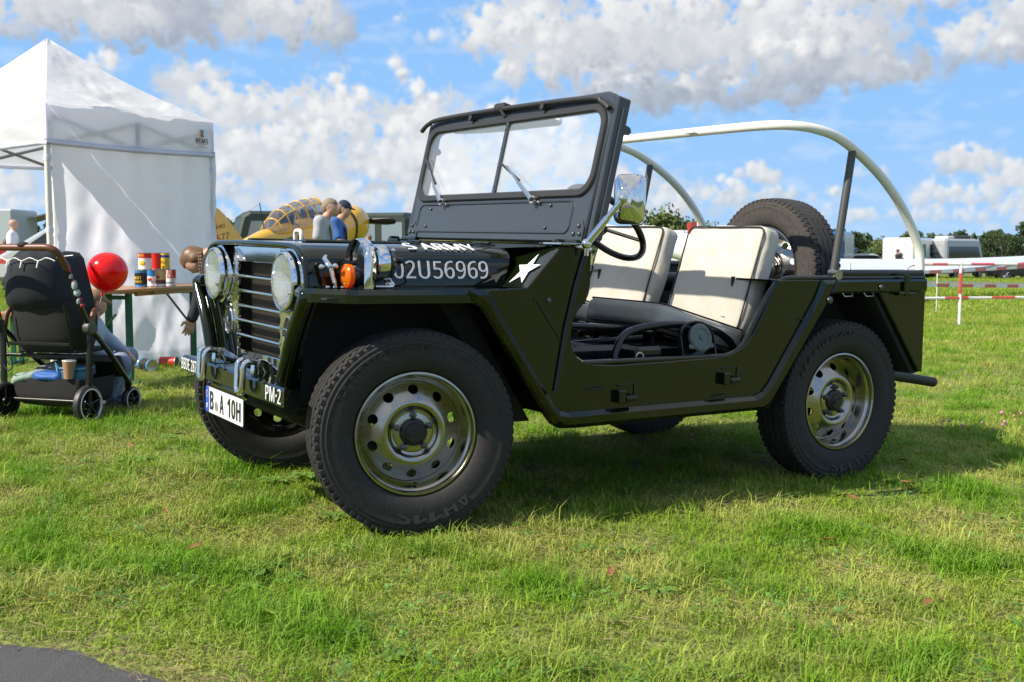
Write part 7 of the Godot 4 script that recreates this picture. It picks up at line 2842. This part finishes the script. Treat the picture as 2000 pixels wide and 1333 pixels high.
	t = vehicle("army_truck", "dark green truck cab behind the aeroplane's propeller", "truck", Vector3(-5.9, -0.1, -49.0), 2.9, cab, 2.3, green, [-1.2, 1.5], 0.5, [[[Vector2(-1.65, 1.55), Vector2(-0.75, 1.55), Vector2(-0.75, 2.35), Vector2(-1.65, 2.35)], M.glass_pale], [[Vector2(-0.45, 1.55), Vector2(0.45, 1.55), Vector2(0.45, 2.35), Vector2(-0.45, 2.35)], M.glass_pale], [[Vector2(0.75, 1.55), Vector2(1.75, 1.55), Vector2(1.55, 2.35), Vector2(0.75, 2.35)], M.glass_pale]], [["windscreen", Vector2(2.15, 1.6), Vector2(1.92, 2.5), 0.95, 0.9, -0.012, M.glass_pale]])
	t = vehicle("army_truck", "dark green truck cab with sloping windscreen behind the tail fin", "truck", Vector3(-9.3, -0.1, -47.0), PI + 0.35, cab, 2.2, green, [-1.2, 1.5], 0.5, [[[Vector2(0.55, 1.55), Vector2(1.75, 1.55), Vector2(1.55, 2.35), Vector2(0.55, 2.35)], M.glass_pale]], [["windscreen", Vector2(2.15, 1.6), Vector2(1.92, 2.5), 0.95, 0.9, -0.012, M.glass_pale]])
	# pale tent behind the right truck
	t = thing("white_marquee", "small white marquee right of the green truck", "tent", Vector3(-5.4, -0.1, -58.0))
	g = G.new()
	g.prism([Vector2(-1.6, 0.0), Vector2(-1.6, 1.9), Vector2(0, 2.35), Vector2(1.6, 1.9), Vector2(1.6, 0.0)], -1.5, 1.5)
	obj("canvas", g, mat(0.7, 0.73, 0.78, 0.8), t)
	# left of the tent: box trailer, grey pitched canvas, silver people carrier
	t = thing("box_trailer", "pale grey box trailer at the left edge", "trailer", gp(-19.4, -42.0))
	g = G.new()
	g.box(Vector3(0, 1.55, 0), Vector3(3.0, 2.0, 2.2), 0.06)
	obj("box_body", g, mat(0.42, 0.47, 0.50, 0.5), t)
	g = G.new()
	for x in [-0.5, 0.5]:
		g.box(Vector3(x, 1.55, 1.105), Vector3(0.05, 1.9, 0.02))
	obj("rib", g, mat(0.35, 0.40, 0.43, 0.5), t)
	for s in [1.0, -1.0]:
		car_wheel(t, Vector3(0.2, 0.33, 1.05 * s), 0.33, 0.2, s)
	t = thing("canvas_shelter", "grey pitched canvas shelter roof behind the silver car", "shelter", gp(-17.2, -44.0), 0.25)
	g = G.new()
	var rows := []
	for q in [[-2.6, 1.75], [-1.2, 2.25], [0.0, 2.58], [1.6, 2.45], [3.2, 1.9]]:
		rows.append([Vector3(q[0], q[1], 1.6), Vector3(q[0], q[1] + 0.08, 0.0), Vector3(q[0], q[1], -1.6)])
	g.solid_strip(rows, Vector3(0, -0.05, 0))
	obj("canvas_roof", g, mat(0.30, 0.29, 0.27, 0.85), t)
	for x in [-2.5, 3.1]:
		for z in [-1.5, 1.5]:
			g = G.new()
			g.tube([Vector3(x, 0, z), Vector3(x, 1.86, z)], 0.03, 6)
			obj("pole", g, M.steel_dull, t)
	t = vehicle("people_carrier", "silver car with long sloping windscreen left of the tent", "car", gp(-9.55, -26.0), PI - 0.35, [Vector2(-2.2, 0.35), Vector2(-2.25, 1.1), Vector2(-2.0, 1.68), Vector2(0.2, 1.74), Vector2(1.75, 1.02), Vector2(2.2, 0.85), Vector2(2.3, 0.35)], 1.8, silver, [-1.4, 1.45], 0.33, [[[Vector2(-1.8, 1.08), Vector2(-0.4, 1.08), Vector2(-0.4, 1.58), Vector2(-1.7, 1.58)], null], [[Vector2(-0.25, 1.08), Vector2(1.2, 1.08), Vector2(0.25, 1.58), Vector2(-0.25, 1.58)], null]], [["windscreen", Vector2(1.70, 1.05), Vector2(0.28, 1.71), 0.78, 0.66, -0.012, M.glass_pale]], "", 0.10)
	# pale glider wing lying across the field
	t = thing("glider", "white glider whose long wing stretches over the field", "glider")
	g = G.new()
	rows = []
	var a := Vector3(5.1, 0.72, -22.6)
	var b := Vector3(23.4, 0.86, -49.0)
	var dir := (b - a).normalized()
	var ch := Vector3(dir.z, 0, -dir.x).normalized()
	if ch.z < 0:
		ch = -ch
	ch = (ch + Vector3(0, -0.20, 0)).normalized()
	for i in 13:
		var s := i / 12.0
		var c := a.lerp(b, s) + Vector3(0, 0.10 * sin(PI * s) * -1.0, 0)
		var w := lerpf(1.25, 0.42, s)
		var r := []
		for k in 14:
			var an := TAU * k / 14
			var q := 0.5 - 0.5 * cos(an)
			r.append(c + ch * (q - 0.35) * w + Vector3(0, sin(an) * w * 0.075 * (1.25 - q) + (0.5 - q) * 0.10 * w, 0))
		rows.append(r)
	g.strip(rows, 0, true)
	g.face(rows[12], dir)
	g.face(rows[0], -dir)
	obj("wing", g, M.glider_white, t)
	g = G.new()
	var bb := Basis(dir, Vector3.UP, dir.cross(Vector3.UP))
	g.box(a.lerp(b, 0.075) + ch * 0.1 + Vector3(0, 0.16, 0), Vector3(1.7, 0.14, 0.05), 0.005, bb)
	obj("air_brake", g, M.glider_white, t)
	g = G.new()
	g.tube([a + Vector3(0.1, 0.1, 1.0) - dir * 1.2, a - dir * 0.2 + Vector3(0, 0.0, 0.2), a - dir * -0.2 + ch * -2.0, a + ch * -4.5], [0.05, 0.34, 0.30, 0.08], 14)
	obj("hull", g, M.glider_white, t)
	g = G.new()
	g.prism([Vector2(-0.15, 0), Vector2(0.15, 0), Vector2(0.10, 0.45), Vector2(-0.05, 0.45)], -0.01, 0.01, Transform3D(bb, b + Vector3(0, 0.0, 0)))
	obj("winglet", g, M.glider_white, t)
	letters("lettering", "HL", 0.14, Transform3D(bb, a.lerp(b, 0.985) + ch * 0.18 + Vector3(0, 0.02, 0)), M.black, t, 0.3)

func striped(t: Node, called: String, a: Vector3, b: Vector3, r: float, step: float, flat := false, first_red := true) -> void:
	var n := maxi(1, int(round(a.distance_to(b) / step)))
	for i in n:
		var g := G.new()
		var p := a.lerp(b, float(i) / n)
		var q := a.lerp(b, float(i + 1) / n)
		if flat:
			g.box((p + q) / 2, Vector3(p.distance_to(q), r * 2, 0.002), 0.0, frame(Vector3.ZERO, q - p, Vector3.UP).basis)
		else:
			g.tube([p, q], r, 8)
		obj(called, g, M.barrier_red if (i % 2 == 0) == first_red else M.barrier_white, t)

func build_barriers() -> void:
	# tubular barrier right of the car
	var d := Vector3(0.985, 0, -0.17)
	var o := gp(7.22, -18.3)
	var t := thing("barrier_fence", "red and white tubular barrier with white posts behind the car's tail", "barrier", o)
	for k in [-1.92, 0.0, 1.92, 3.84]:
		var g := G.new()
		var yb := ground(o.x + d.x * k, o.z + d.z * k) - o.y
		g.tube([d * k + Vector3(0, yb, 0), d * k + Vector3(0, 0.52, 0)], 0.026, 8)
		obj("post", g, M.white_paint, t)
		g = G.new()
		g.tube([d * k + Vector3(0, 0.52, 0), d * k + Vector3(0, 0.86, 0)], 0.0265, 8)
		obj("post_band", g, M.barrier_red, t)
		g = G.new()
		g.tube([d * k + Vector3(0, 0.86, 0), d * k + Vector3(0, 1.02, 0)], 0.026, 8)
		obj("post_head", g, M.white_paint, t)
		g = G.new()
		g.box(d * k + Vector3(0, yb + 0.02, 0), Vector3(0.16, 0.02, 0.22), 0.004)
		obj("foot_plate", g, M.steel_dull, t)
	striped(t, "top_rail", d * -0.65 + Vector3(0, 1.0, 0), d * 3.85 + Vector3(0, 1.0, 0), 0.022, 0.40)
	striped(t, "mid_rail", d * -1.92 + Vector3(0, 0.46, 0), d * 3.85 + Vector3(0, 0.46, 0), 0.022, 0.40)
	var g := G.new()
	g.tube(fillet([d * -0.98 + Vector3(0, 0.46, 0), d * -0.98 + Vector3(0, 1.0, 0), d * -0.5 + Vector3(0, 1.0, 0)], 0.2, 6), 0.022, 8)
	obj("end_hoop", g, M.white_paint, t)
	g = G.new()
	g.tube([d * -1.9 + Vector3(0, 0.0, 0), d * 3.9 + Vector3(0, -0.03, 0)], 0.03, 6, false, true, Vector2(0.5, 1))
	obj("ground_rail", g, M.steel_dull, t)
	# barrier tapes strung behind it
	for q in [[Vector3(5.5, 0.60, -20.2), Vector3(12.4, 0.72, -26.0), "upper red and white barrier tape stretched under the glider wing"], [Vector3(5.2, 0.50, -20.4), Vector3(11.6, 0.28, -24.5), "lower red and white barrier tape sagging behind the barrier"]]:
		t = thing("barrier_tape", q[2], "tape", Vector3.ZERO, 0.0, "barrier tapes at the right")
		var pts := []
		for k in 5:
			pts.append((q[0] as Vector3).lerp(q[1], k / 4.0) - Vector3(0, 0.03 * sin(PI * k / 4.0), 0))
		for k in 4:
			striped(t, "tape_stripe", pts[k], pts[k + 1], 0.032, 0.42, true, k % 2 == 0)
	for k in 3:
		var p := [gp(5.2, -20.4), gp(8.6, -23.0), gp(12.4, -26.0)][k] as Vector3
		g = G.new()
		g.tube([p, p + Vector3(0, 1.0, 0)], 0.010, 6)
		var ob := obj("tape_stake", g, M.white_paint)
		meta(ob, ["thin white stake holding the tapes beside the spare wheel", "thin white stake holding the tapes below the glider wing", "thin white stake holding the tapes at the right edge"][k], "stake", "stakes that hold the barrier tape")
	# barrier left of the tent
	o = gp(-6.6, -15.2)
	t = thing("barrier_fence", "white barrier with red striped rail left of the tent", "barrier", o)
	for k in [-0.9, 0.35, 1.4]:
		g = G.new()
		g.tube([Vector3(k, 0, 0), Vector3(k, 1.06, 0)], 0.024, 8)
		obj("post", g, M.white_paint, t)
	g = G.new()
	g.tube(fillet([Vector3(0.35, 0.3, 0), Vector3(0.35, 1.10, 0), Vector3(2.2, 1.08, -0.2)], 0.12, 6), 0.022, 8)
	obj("top_rail", g, M.white_paint, t)
	striped(t, "mid_rail", Vector3(-1.2, 0.90, 0.1), Vector3(1.6, 0.90, 0.1), 0.032, 0.16, true)
	t = thing("sign_board", "dark blue board with white and red roundel on the left barrier", "sign board", o + Vector3(0.58, 0.97, 0.05))
	g = G.new()
	g.box(Vector3.ZERO, Vector3(0.36, 0.26, 0.02), 0.004)
	obj("board", g, mat(0.01, 0.03, 0.14, 0.5), t)
	var zf := Transform3D(Basis(Vector3.RIGHT, Vector3.BACK, Vector3.DOWN), Vector3(0, 0.03, 0.012))
	for q in [[0.11, 0.0, M.white_paint, "white_ring"], [0.06, 0.004, M.barrier_red, "red_disc"]]:
		g = G.new()
		g.lathe([Vector2(0, q[1] + 0.004), Vector2(q[0], q[1] + 0.004), Vector2(q[0], q[1])], zf, 24)
		obj(q[3], g, q[2], t)
	# red banner behind the roll hoop
	t = thing("red_banner", "red banner on a pole behind the driver's seat", "banner", gp(7.0, -43.0))
	g = G.new()
	g.tube([Vector3(0, 0, 0), Vector3(0, 2.5, 0)], 0.03, 6)
	g.ball(Vector3(0, 2.53, 0), 0.06, 8)
	obj("pole", g, M.white_paint, t)
	g = G.new()
	var rows := []
	for k in 8:
		var s := k / 7.0
		rows.append([Vector3(-0.42 + 0.5 * s - 0.0, 2.25 + 0.12 * s, 0.05 * sin(s * 5.0)), Vector3(-0.34 + 0.5 * s, 1.5, 0.05 * sin(s * 5.0 + 0.5)), Vector3(-0.2 + 0.4 * s, 0.9, 0.0)])
	g.solid_strip(rows, Vector3(0, 0, -0.006))
	obj("cloth", g, M.barrier_red, t)

func tree_proto(called: String, seed_: int, h: float, w: float, base: float, m: Material, leaves: int) -> Node3D:
	var r := RandomNumberGenerator.new()
	r.seed = seed_
	var t := thing(called, "", "tree")
	var g := G.new()
	var top := Vector3(r.randf_range(-0.3, 0.3), h * 0.8, r.randf_range(-0.3, 0.3))
	g.tube([Vector3.ZERO, Vector3(0.05, h * 0.3, 0), top], [h * 0.028, h * 0.02, h * 0.006], 7)
	var lumps := []
	for k in 16:
		var a := r.randf() * TAU
		var y := lerpf(base, 0.93, pow(r.randf(), 0.9))
		var rad := w * 0.5 * sin(PI * clampf((y - base + 0.12) / (1.08 - base), 0.05, 0.97)) * r.randf_range(0.45, 0.85)
		var c := Vector3(cos(a) * rad, y * h, sin(a) * rad)
		lumps.append([c, r.randf_range(0.13, 0.24) * w])
		g.tube([Vector3(0, h * maxf(0.2, y - 0.22), 0), c], [h * 0.010, h * 0.003], 5)
	obj("trunk", g, M.bark, t)
	var st := SurfaceTool.new()
	st.begin(Mesh.PRIMITIVE_TRIANGLES)
	for i in leaves:
		var l: Array = lumps[r.randi() % lumps.size()]
		var d := Vector3(r.randfn(), r.randfn() * 0.75, r.randfn()).normalized()
		var p: Vector3 = l[0] + d * l[1] * pow(r.randf(), 0.4)
		var s := w * r.randf_range(0.016, 0.04)
		var b := Basis(Vector3(r.randf_range(-1, 1), r.randf_range(-1, 1), r.randf_range(-1, 1)).normalized(), r.randf() * TAU)
		var q := [p + b * Vector3(-s, -s * 0.6, 0), p + b * Vector3(s, -s * 0.5, s * 0.3), p + b * Vector3(s * 0.8, s * 0.7, 0), p + b * Vector3(-s * 0.6, s * 0.8, s * 0.3)]
		var k := r.randf_range(0.65, 1.35)
		st.set_color(Color(k, k, k * r.randf_range(0.8, 1.1)))
		for idx in [0, 1, 2, 0, 2, 3]:
			st.add_vertex(q[idx])
	st.generate_normals()
	obj("crown", st.commit(), m, t).set_meta("kind", "stuff")
	return t

func build_trees() -> void:
	var leaf := func(r: float, g: float, b: float) -> StandardMaterial3D:
		var m := mat(r, g, b, 0.7)
		m.vertex_color_use_as_albedo = true
		m.backlight_enabled = true
		m.backlight = Color(0.3, 0.32, 0.15)
		m.cull_mode = BaseMaterial3D.CULL_DISABLED
		return m
	var dark: Material = leaf.call(0.042, 0.078, 0.026)
	var mid: Material = leaf.call(0.055, 0.095, 0.026)
	var pale: Material = leaf.call(0.10, 0.145, 0.035)
	var protos := [tree_proto("dark_tree", 1, 9.0, 6.5, 0.12, dark, 2600), tree_proto("round_tree", 2, 8.0, 7.0, 0.10, mid, 2600), tree_proto("tall_tree", 3, 11.0, 6.5, 0.15, dark, 2600), tree_proto("pale_bush", 4, 4.0, 5.5, 0.05, pale, 2200)]
	var r := RandomNumberGenerator.new()
	r.seed = 5
	var list := []
	# [proto, x, z, scale, label]
	var x := -150.0
	var i := 0
	while x < 145.0:
		var z := -262.0 - r.randf_range(0, 35.0)
		var k: int = [0, 1, 0, 1, 1, 0][i % 6]
		list.append([k, x, z, r.randf_range(0.66, 0.92)])
		x += r.randf_range(2.6, 4.4)
		i += 1
	for q in [[1, 34.0, -150.0, 0.62], [1, 39.5, -152.0, 0.66], [3, 48.5, -150.0, 0.9], [3, 53.0, -152.0, 1.0], [0, 57.0, -160.0, 0.6], [1, 62.0, -158.0, 0.6], [2, 70.5, -158.0, 0.70], [1, 76.0, -160.0, 0.8],
		[3, 18.6, -118.0, 1.25], [3, 15.6, -118.0, 1.35], [3, 21.8, -125.0, 1.05], [3, 41.5, -120.0, 0.75], [3, 33.0, -118.0, 0.8],
		[1, -28.5, -112.0, 0.52], [3, -26.5, -108.0, 0.95], [1, -24.2, -114.0, 0.45], [0, -56.5, -130.0, 0.62], [0, -53.0, -132.0, 0.55], [1, -9.0, -150.0, 0.5], [3, -13.0, -150.0, 0.9]]:
		list.append(q)
	list.sort_custom(func(p, q): return p[1] / -p[2] < q[1] / -q[2])
	var seen := {}
	var nth := ["leftmost", "second from left", "third from left", "fourth from left", "fifth from left", "sixth from left", "seventh from left", "eighth from left", "ninth from left", "tenth from left", "eleventh from left", "twelfth from left", "thirteenth from left", "fourteenth from left", "fifteenth from left", "sixteenth from left"]
	var kinds := ["dark green tree", "round green tree", "tall dark tree", "pale green bushy tree"]
	var n := [0, 0, 0, 0]
	for q in list:
		var k: int = q[0]
		var px: float = 1000.0 + q[1] / -q[2] * 2220.0
		var where := "far left of the tent" if px < 100 else "behind the tent" if px < 430 else "behind the aeroplane" if px < 800 else "behind the windscreen" if px < 1180 else "behind the seats" if px < 1420 else "behind the spare" if px < 1620 else "behind the vans" if px < 1880 else "at the right edge"
		if px < -150.0 or px > 2150.0:
			continue
		var lab: String = "of the " + kinds[k] + ("s in the treeline " if q[2] < -200 else "s before the treeline ") + where
		var c: int = seen.get(lab, 0)
		seen[lab] = c + 1
		lab = nth[mini(c, 15)] + " " + lab
		var at := gp(q[1], q[2])
		at.y = maxf(at.y, -1.4) - 0.1
		var t: Node3D
		if n[k] == 0:
			t = protos[k]
			t.position = at
			t.rotation.y = r.randf() * TAU
			t.set_meta("label", lab)
		else:
			t = dup(protos[k], at, r.randf() * TAU, lab)
		t.set_meta("group", kinds[k] + "s " + where)
		t.scale = Vector3.ONE * q[3]
		t.scale.y *= r.randf_range(0.88, 1.1)
		n[k] += 1
	# the wood behind that closes the horizon
	var st := SurfaceTool.new()
	st.begin(Mesh.PRIMITIVE_TRIANGLES)
	for j in 16000:
		var xx := r.randf_range(-420, 420)
		var hh := 6.6 + 1.3 * sin(xx * 0.13) * sin(xx * 0.041 + 1.0) + 0.8 * sin(xx * 0.6)
		var p := Vector3(xx, -1.6 + hh * pow(r.randf(), 0.6), -315.0 + r.randf_range(-6, 6))
		var s := r.randf_range(0.5, 1.3)
		var b := Basis(Vector3(r.randf_range(-1, 1), r.randf_range(-1, 1), r.randf_range(-1, 1)).normalized(), r.randf() * TAU)
		for v in [Vector3(-s, -s * 0.6, 0), Vector3(s, -s * 0.6, 0), Vector3(0, s, s * 0.3)]:
			st.add_vertex(p + b * v)
	st.generate_normals()
	var w := obj("treeline", st.commit(), mat(0.035, 0.065, 0.03, 0.8))
	stuff(w, "far-off dark green wood along the horizon")
	# green fence posts beyond the vans
	var fm := mat(0.01, 0.06, 0.035, 0.5)
	var f := thing("mesh_fence", "thin green steel fence beyond the parked cars", "fence", gp(30, -92.0))
	for k in 14:
		var g := G.new()
		var xx := -6.0 + k * 2.5
		var yb := ground(30 + xx, -92.0) - f.position.y
		g.tube([Vector3(xx, yb, 0), Vector3(xx, yb + 2.0, 0)], 0.035, 6)
		obj("post", g, fm, f)
	var g := G.new()
	for k in 8:
		g.tube([Vector3(-6.0, 0.25 + 0.22 * k + 0.1, 0), Vector3(26.5, 0.25 + 0.22 * k - 0.15, 0)], 0.006, 4)
	obj("wires", g, fm, f).set_meta("kind", "stuff")

func build_people() -> void:
	var grey := mat(0.36, 0.38, 0.42, 0.85)
	var jeans := mat(0.04, 0.06, 0.11, 0.85)
	var plaid := mat(0.05, 0.16, 0.42, 0.85)
	plaid.albedo_texture = noise_tex(0.05, 131, 128, 2, [[0.0, Color(0.5, 0.6, 0.9)], [0.5, Color(1, 1, 1)], [1.0, Color(1.0, 0.75, 0.8)]])
	tri_map(plaid, 5.0)
	var navy := mat(0.012, 0.018, 0.05, 0.8)
	var darkc := mat(0.015, 0.016, 0.02, 0.85)
	var whitec := mat(0.62, 0.64, 0.70, 0.85)
	var redc := mat(0.55, 0.03, 0.04, 0.8)
	var hair_b := mat(0.16, 0.10, 0.06, 0.7)
	var hair_g := mat(0.22, 0.17, 0.12, 0.75)
	var shoes := func(p: Node3D, j: Dictionary) -> void:
		obj("shoes", blob(bones_of(j, "feet", 0.012), 0.02, 0.01), M.black, p)
	# the two men behind the hood
	var j := pose(1.80, {"face": Vector3(0.92, -0.38, 0.22)})
	for k in ["head"]:
		j[k] += Vector3(0.085, -0.02, 0.02)
	j.neck += Vector3(0.04, 0, 0)
	j.elr += Vector3(0.10, 0.03, 0.05)
	j.har = Vector3(0.38, 0.98, 0.14)
	j.shl = Vector3(-0.06, 1.45, -0.19)
	j.shr = Vector3(-0.03, 1.45, 0.19)
	j.ell = Vector3(-0.06, 1.14, -0.24)
	j.elr = Vector3(-0.07, 1.14, 0.24)
	j.hal = Vector3(0.06, 0.90, -0.24)
	j.har = Vector3(0.06, 0.90, 0.25)
	j.hpl = Vector3(0, 0.93, -0.09)
	j.hpr = Vector3(0, 0.93, 0.09)
	j.knl = Vector3(0.02, 0.51, -0.1)
	j.knr = Vector3(0.02, 0.51, 0.1)
	j.anl = Vector3(-0.02, 0.08, -0.1)
	j.anr = Vector3(-0.02, 0.08, 0.1)
	j.tol = Vector3(0.15, 0.03, -0.12)
	j.tor = Vector3(0.15, 0.03, 0.12)
	var o := gp(-2.72, -16.5)
	var p := person("man in grey T-shirt looking down behind the car's hood", o, 0.0, j, [["t_shirt", ["torso", "sleeves"], 0.016, grey], ["jeans", ["thighs", "shins"], 0.014, jeans]], [["hair", "short", hair_g]], 0.017)
	shoes.call(p, j)
	var g := G.new()
	g.tube(curve([Vector3(0.02, 1.52, 0.10), Vector3(0.10, 1.38, 0.12), Vector3(0.13, 1.15, 0.13), Vector3(0.11, 0.98, 0.15)], 4), 0.012, 5)
	obj("camera_strap", g, M.black, p)
	var j2 := j.duplicate()
	j2.h = 1.82
	j2.face = Vector3(0.95, -0.25, 0.15)
	j2.elr = Vector3(0.06, 1.16, 0.26)
	j2.har = Vector3(0.34, 1.14, 0.18)
	j2.ell = Vector3(0.06, 1.16, -0.24)
	j2.hal = Vector3(0.34, 1.16, -0.08)
	p = person("man in navy cap and blue plaid shirt holding a phone", gp(-2.62, -17.2), 0.0, j2, [["plaid_shirt", ["torso", "sleeves"], 0.018, plaid], ["trousers", ["thighs", "shins"], 0.014, darkc]], [["hair", "short", hair_b], ["cap", "cap", navy]], 0.017)
	shoes.call(p, j2)
	g = G.new()
	g.tube(curve([Vector3(-0.02, 1.53, 0.08), Vector3(0.12, 1.36, 0.12), Vector3(0.12, 1.15, 0.05), Vector3(-0.05, 1.05, -0.12)], 4), 0.014, 5)
	obj("bag_strap", g, M.black, p)
	var ph := thing("smartphone", "black phone in the plaid shirted man's hand", "phone", gp(-2.62, -17.2) + Vector3(0.44, 1.16, 0.12))
	g = G.new()
	g.box(Vector3.ZERO, Vector3(0.012, 0.075, 0.15), 0.004, Basis(Vector3.BACK, -0.9))
	obj("phone_body", g, M.gloss_black, ph)
	# visitors further off
	var far := [
		["child in red shirt and blue cap by the green truck", Vector2(-4.62, -34.5), 1.25, 2.6, redc, jeans, "cap", mat(0.05, 0.25, 0.35, 0.8)],
		["person in dark jacket standing beside the green truck", Vector2(-6.3, -46.5), 1.75, 0.4, darkc, jeans, "short", hair_b],
		["person in orange vest beside the green truck's end", Vector2(-5.75, -46.0), 1.70, 1.2, mat(0.65, 0.13, 0.03, 0.8), jeans, "short", hair_b],
		["bald man in white shirt and jeans left of the tent", Vector2(-11.6, -26.5), 1.78, -1.2, whitec, mat(0.05, 0.13, 0.28, 0.85), "none", hair_b],
		["person in red coat at the far left barrier", Vector2(-13.1, -29.5), 1.35, 0.3, redc, darkc, "short", mat(0.02, 0.02, 0.02, 0.7)],
		["man in navy T-shirt and blue cap carrying a turquoise backpack", Vector2(21.7, -72.0), 1.80, -1.2, navy, darkc, "cap", mat(0.03, 0.06, 0.22, 0.8)],
		["child in bright blue cap walking beside the silver car", Vector2(22.3, -71.6), 1.45, -1.6, darkc, darkc, "cap", mat(0.03, 0.05, 0.45, 0.8)],
		["man in dark cap and black shirt before the white van", Vector2(23.9, -70.5), 1.78, 1.8, darkc, redc, "cap", navy],
		["woman in white cap and dark top before the white van", Vector2(24.45, -70.8), 1.80, 1.6, mat(0.10, 0.02, 0.04, 0.85), darkc, "cap", whitec],
	]
	for q in far:
		var jj := pose(q[2])
		var hair := [] if q[6] == "none" else [["hair", "short", hair_b]]
		if q[6] == "cap":
			hair = [["cap", "cap", q[7]]]
		p = person(q[0], gp(q[1].x, q[1].y), q[3], jj, [["shirt", ["torso", "sleeves"], 0.02, q[4]], ["trousers", ["thighs", "shins"], 0.02, q[5]]], hair, 0.035, "visitors walking in the background")
		if (q[0] as String).contains("backpack"):
			g = G.new()
			g.box(Vector3(0, 1.25, 0.2), Vector3(0.3, 0.45, 0.2), 0.07)
			var bp := thing("backpack", "turquoise backpack on the man in navy T-shirt", "backpack", p.position, q[3])
			obj("bag", g, mat(0.02, 0.25, 0.42, 0.8), bp)

func _ready() -> void:
	rng.seed = 7
	build_env()
	build_materials()
	build_more_materials()
	build_ground()
	build_jeep()
	build_tent()
	build_table()
	build_tins()
	build_pushchair()
	build_children()
	build_plane()
	build_vehicles()
	build_barriers()
	build_trees()
	build_people()
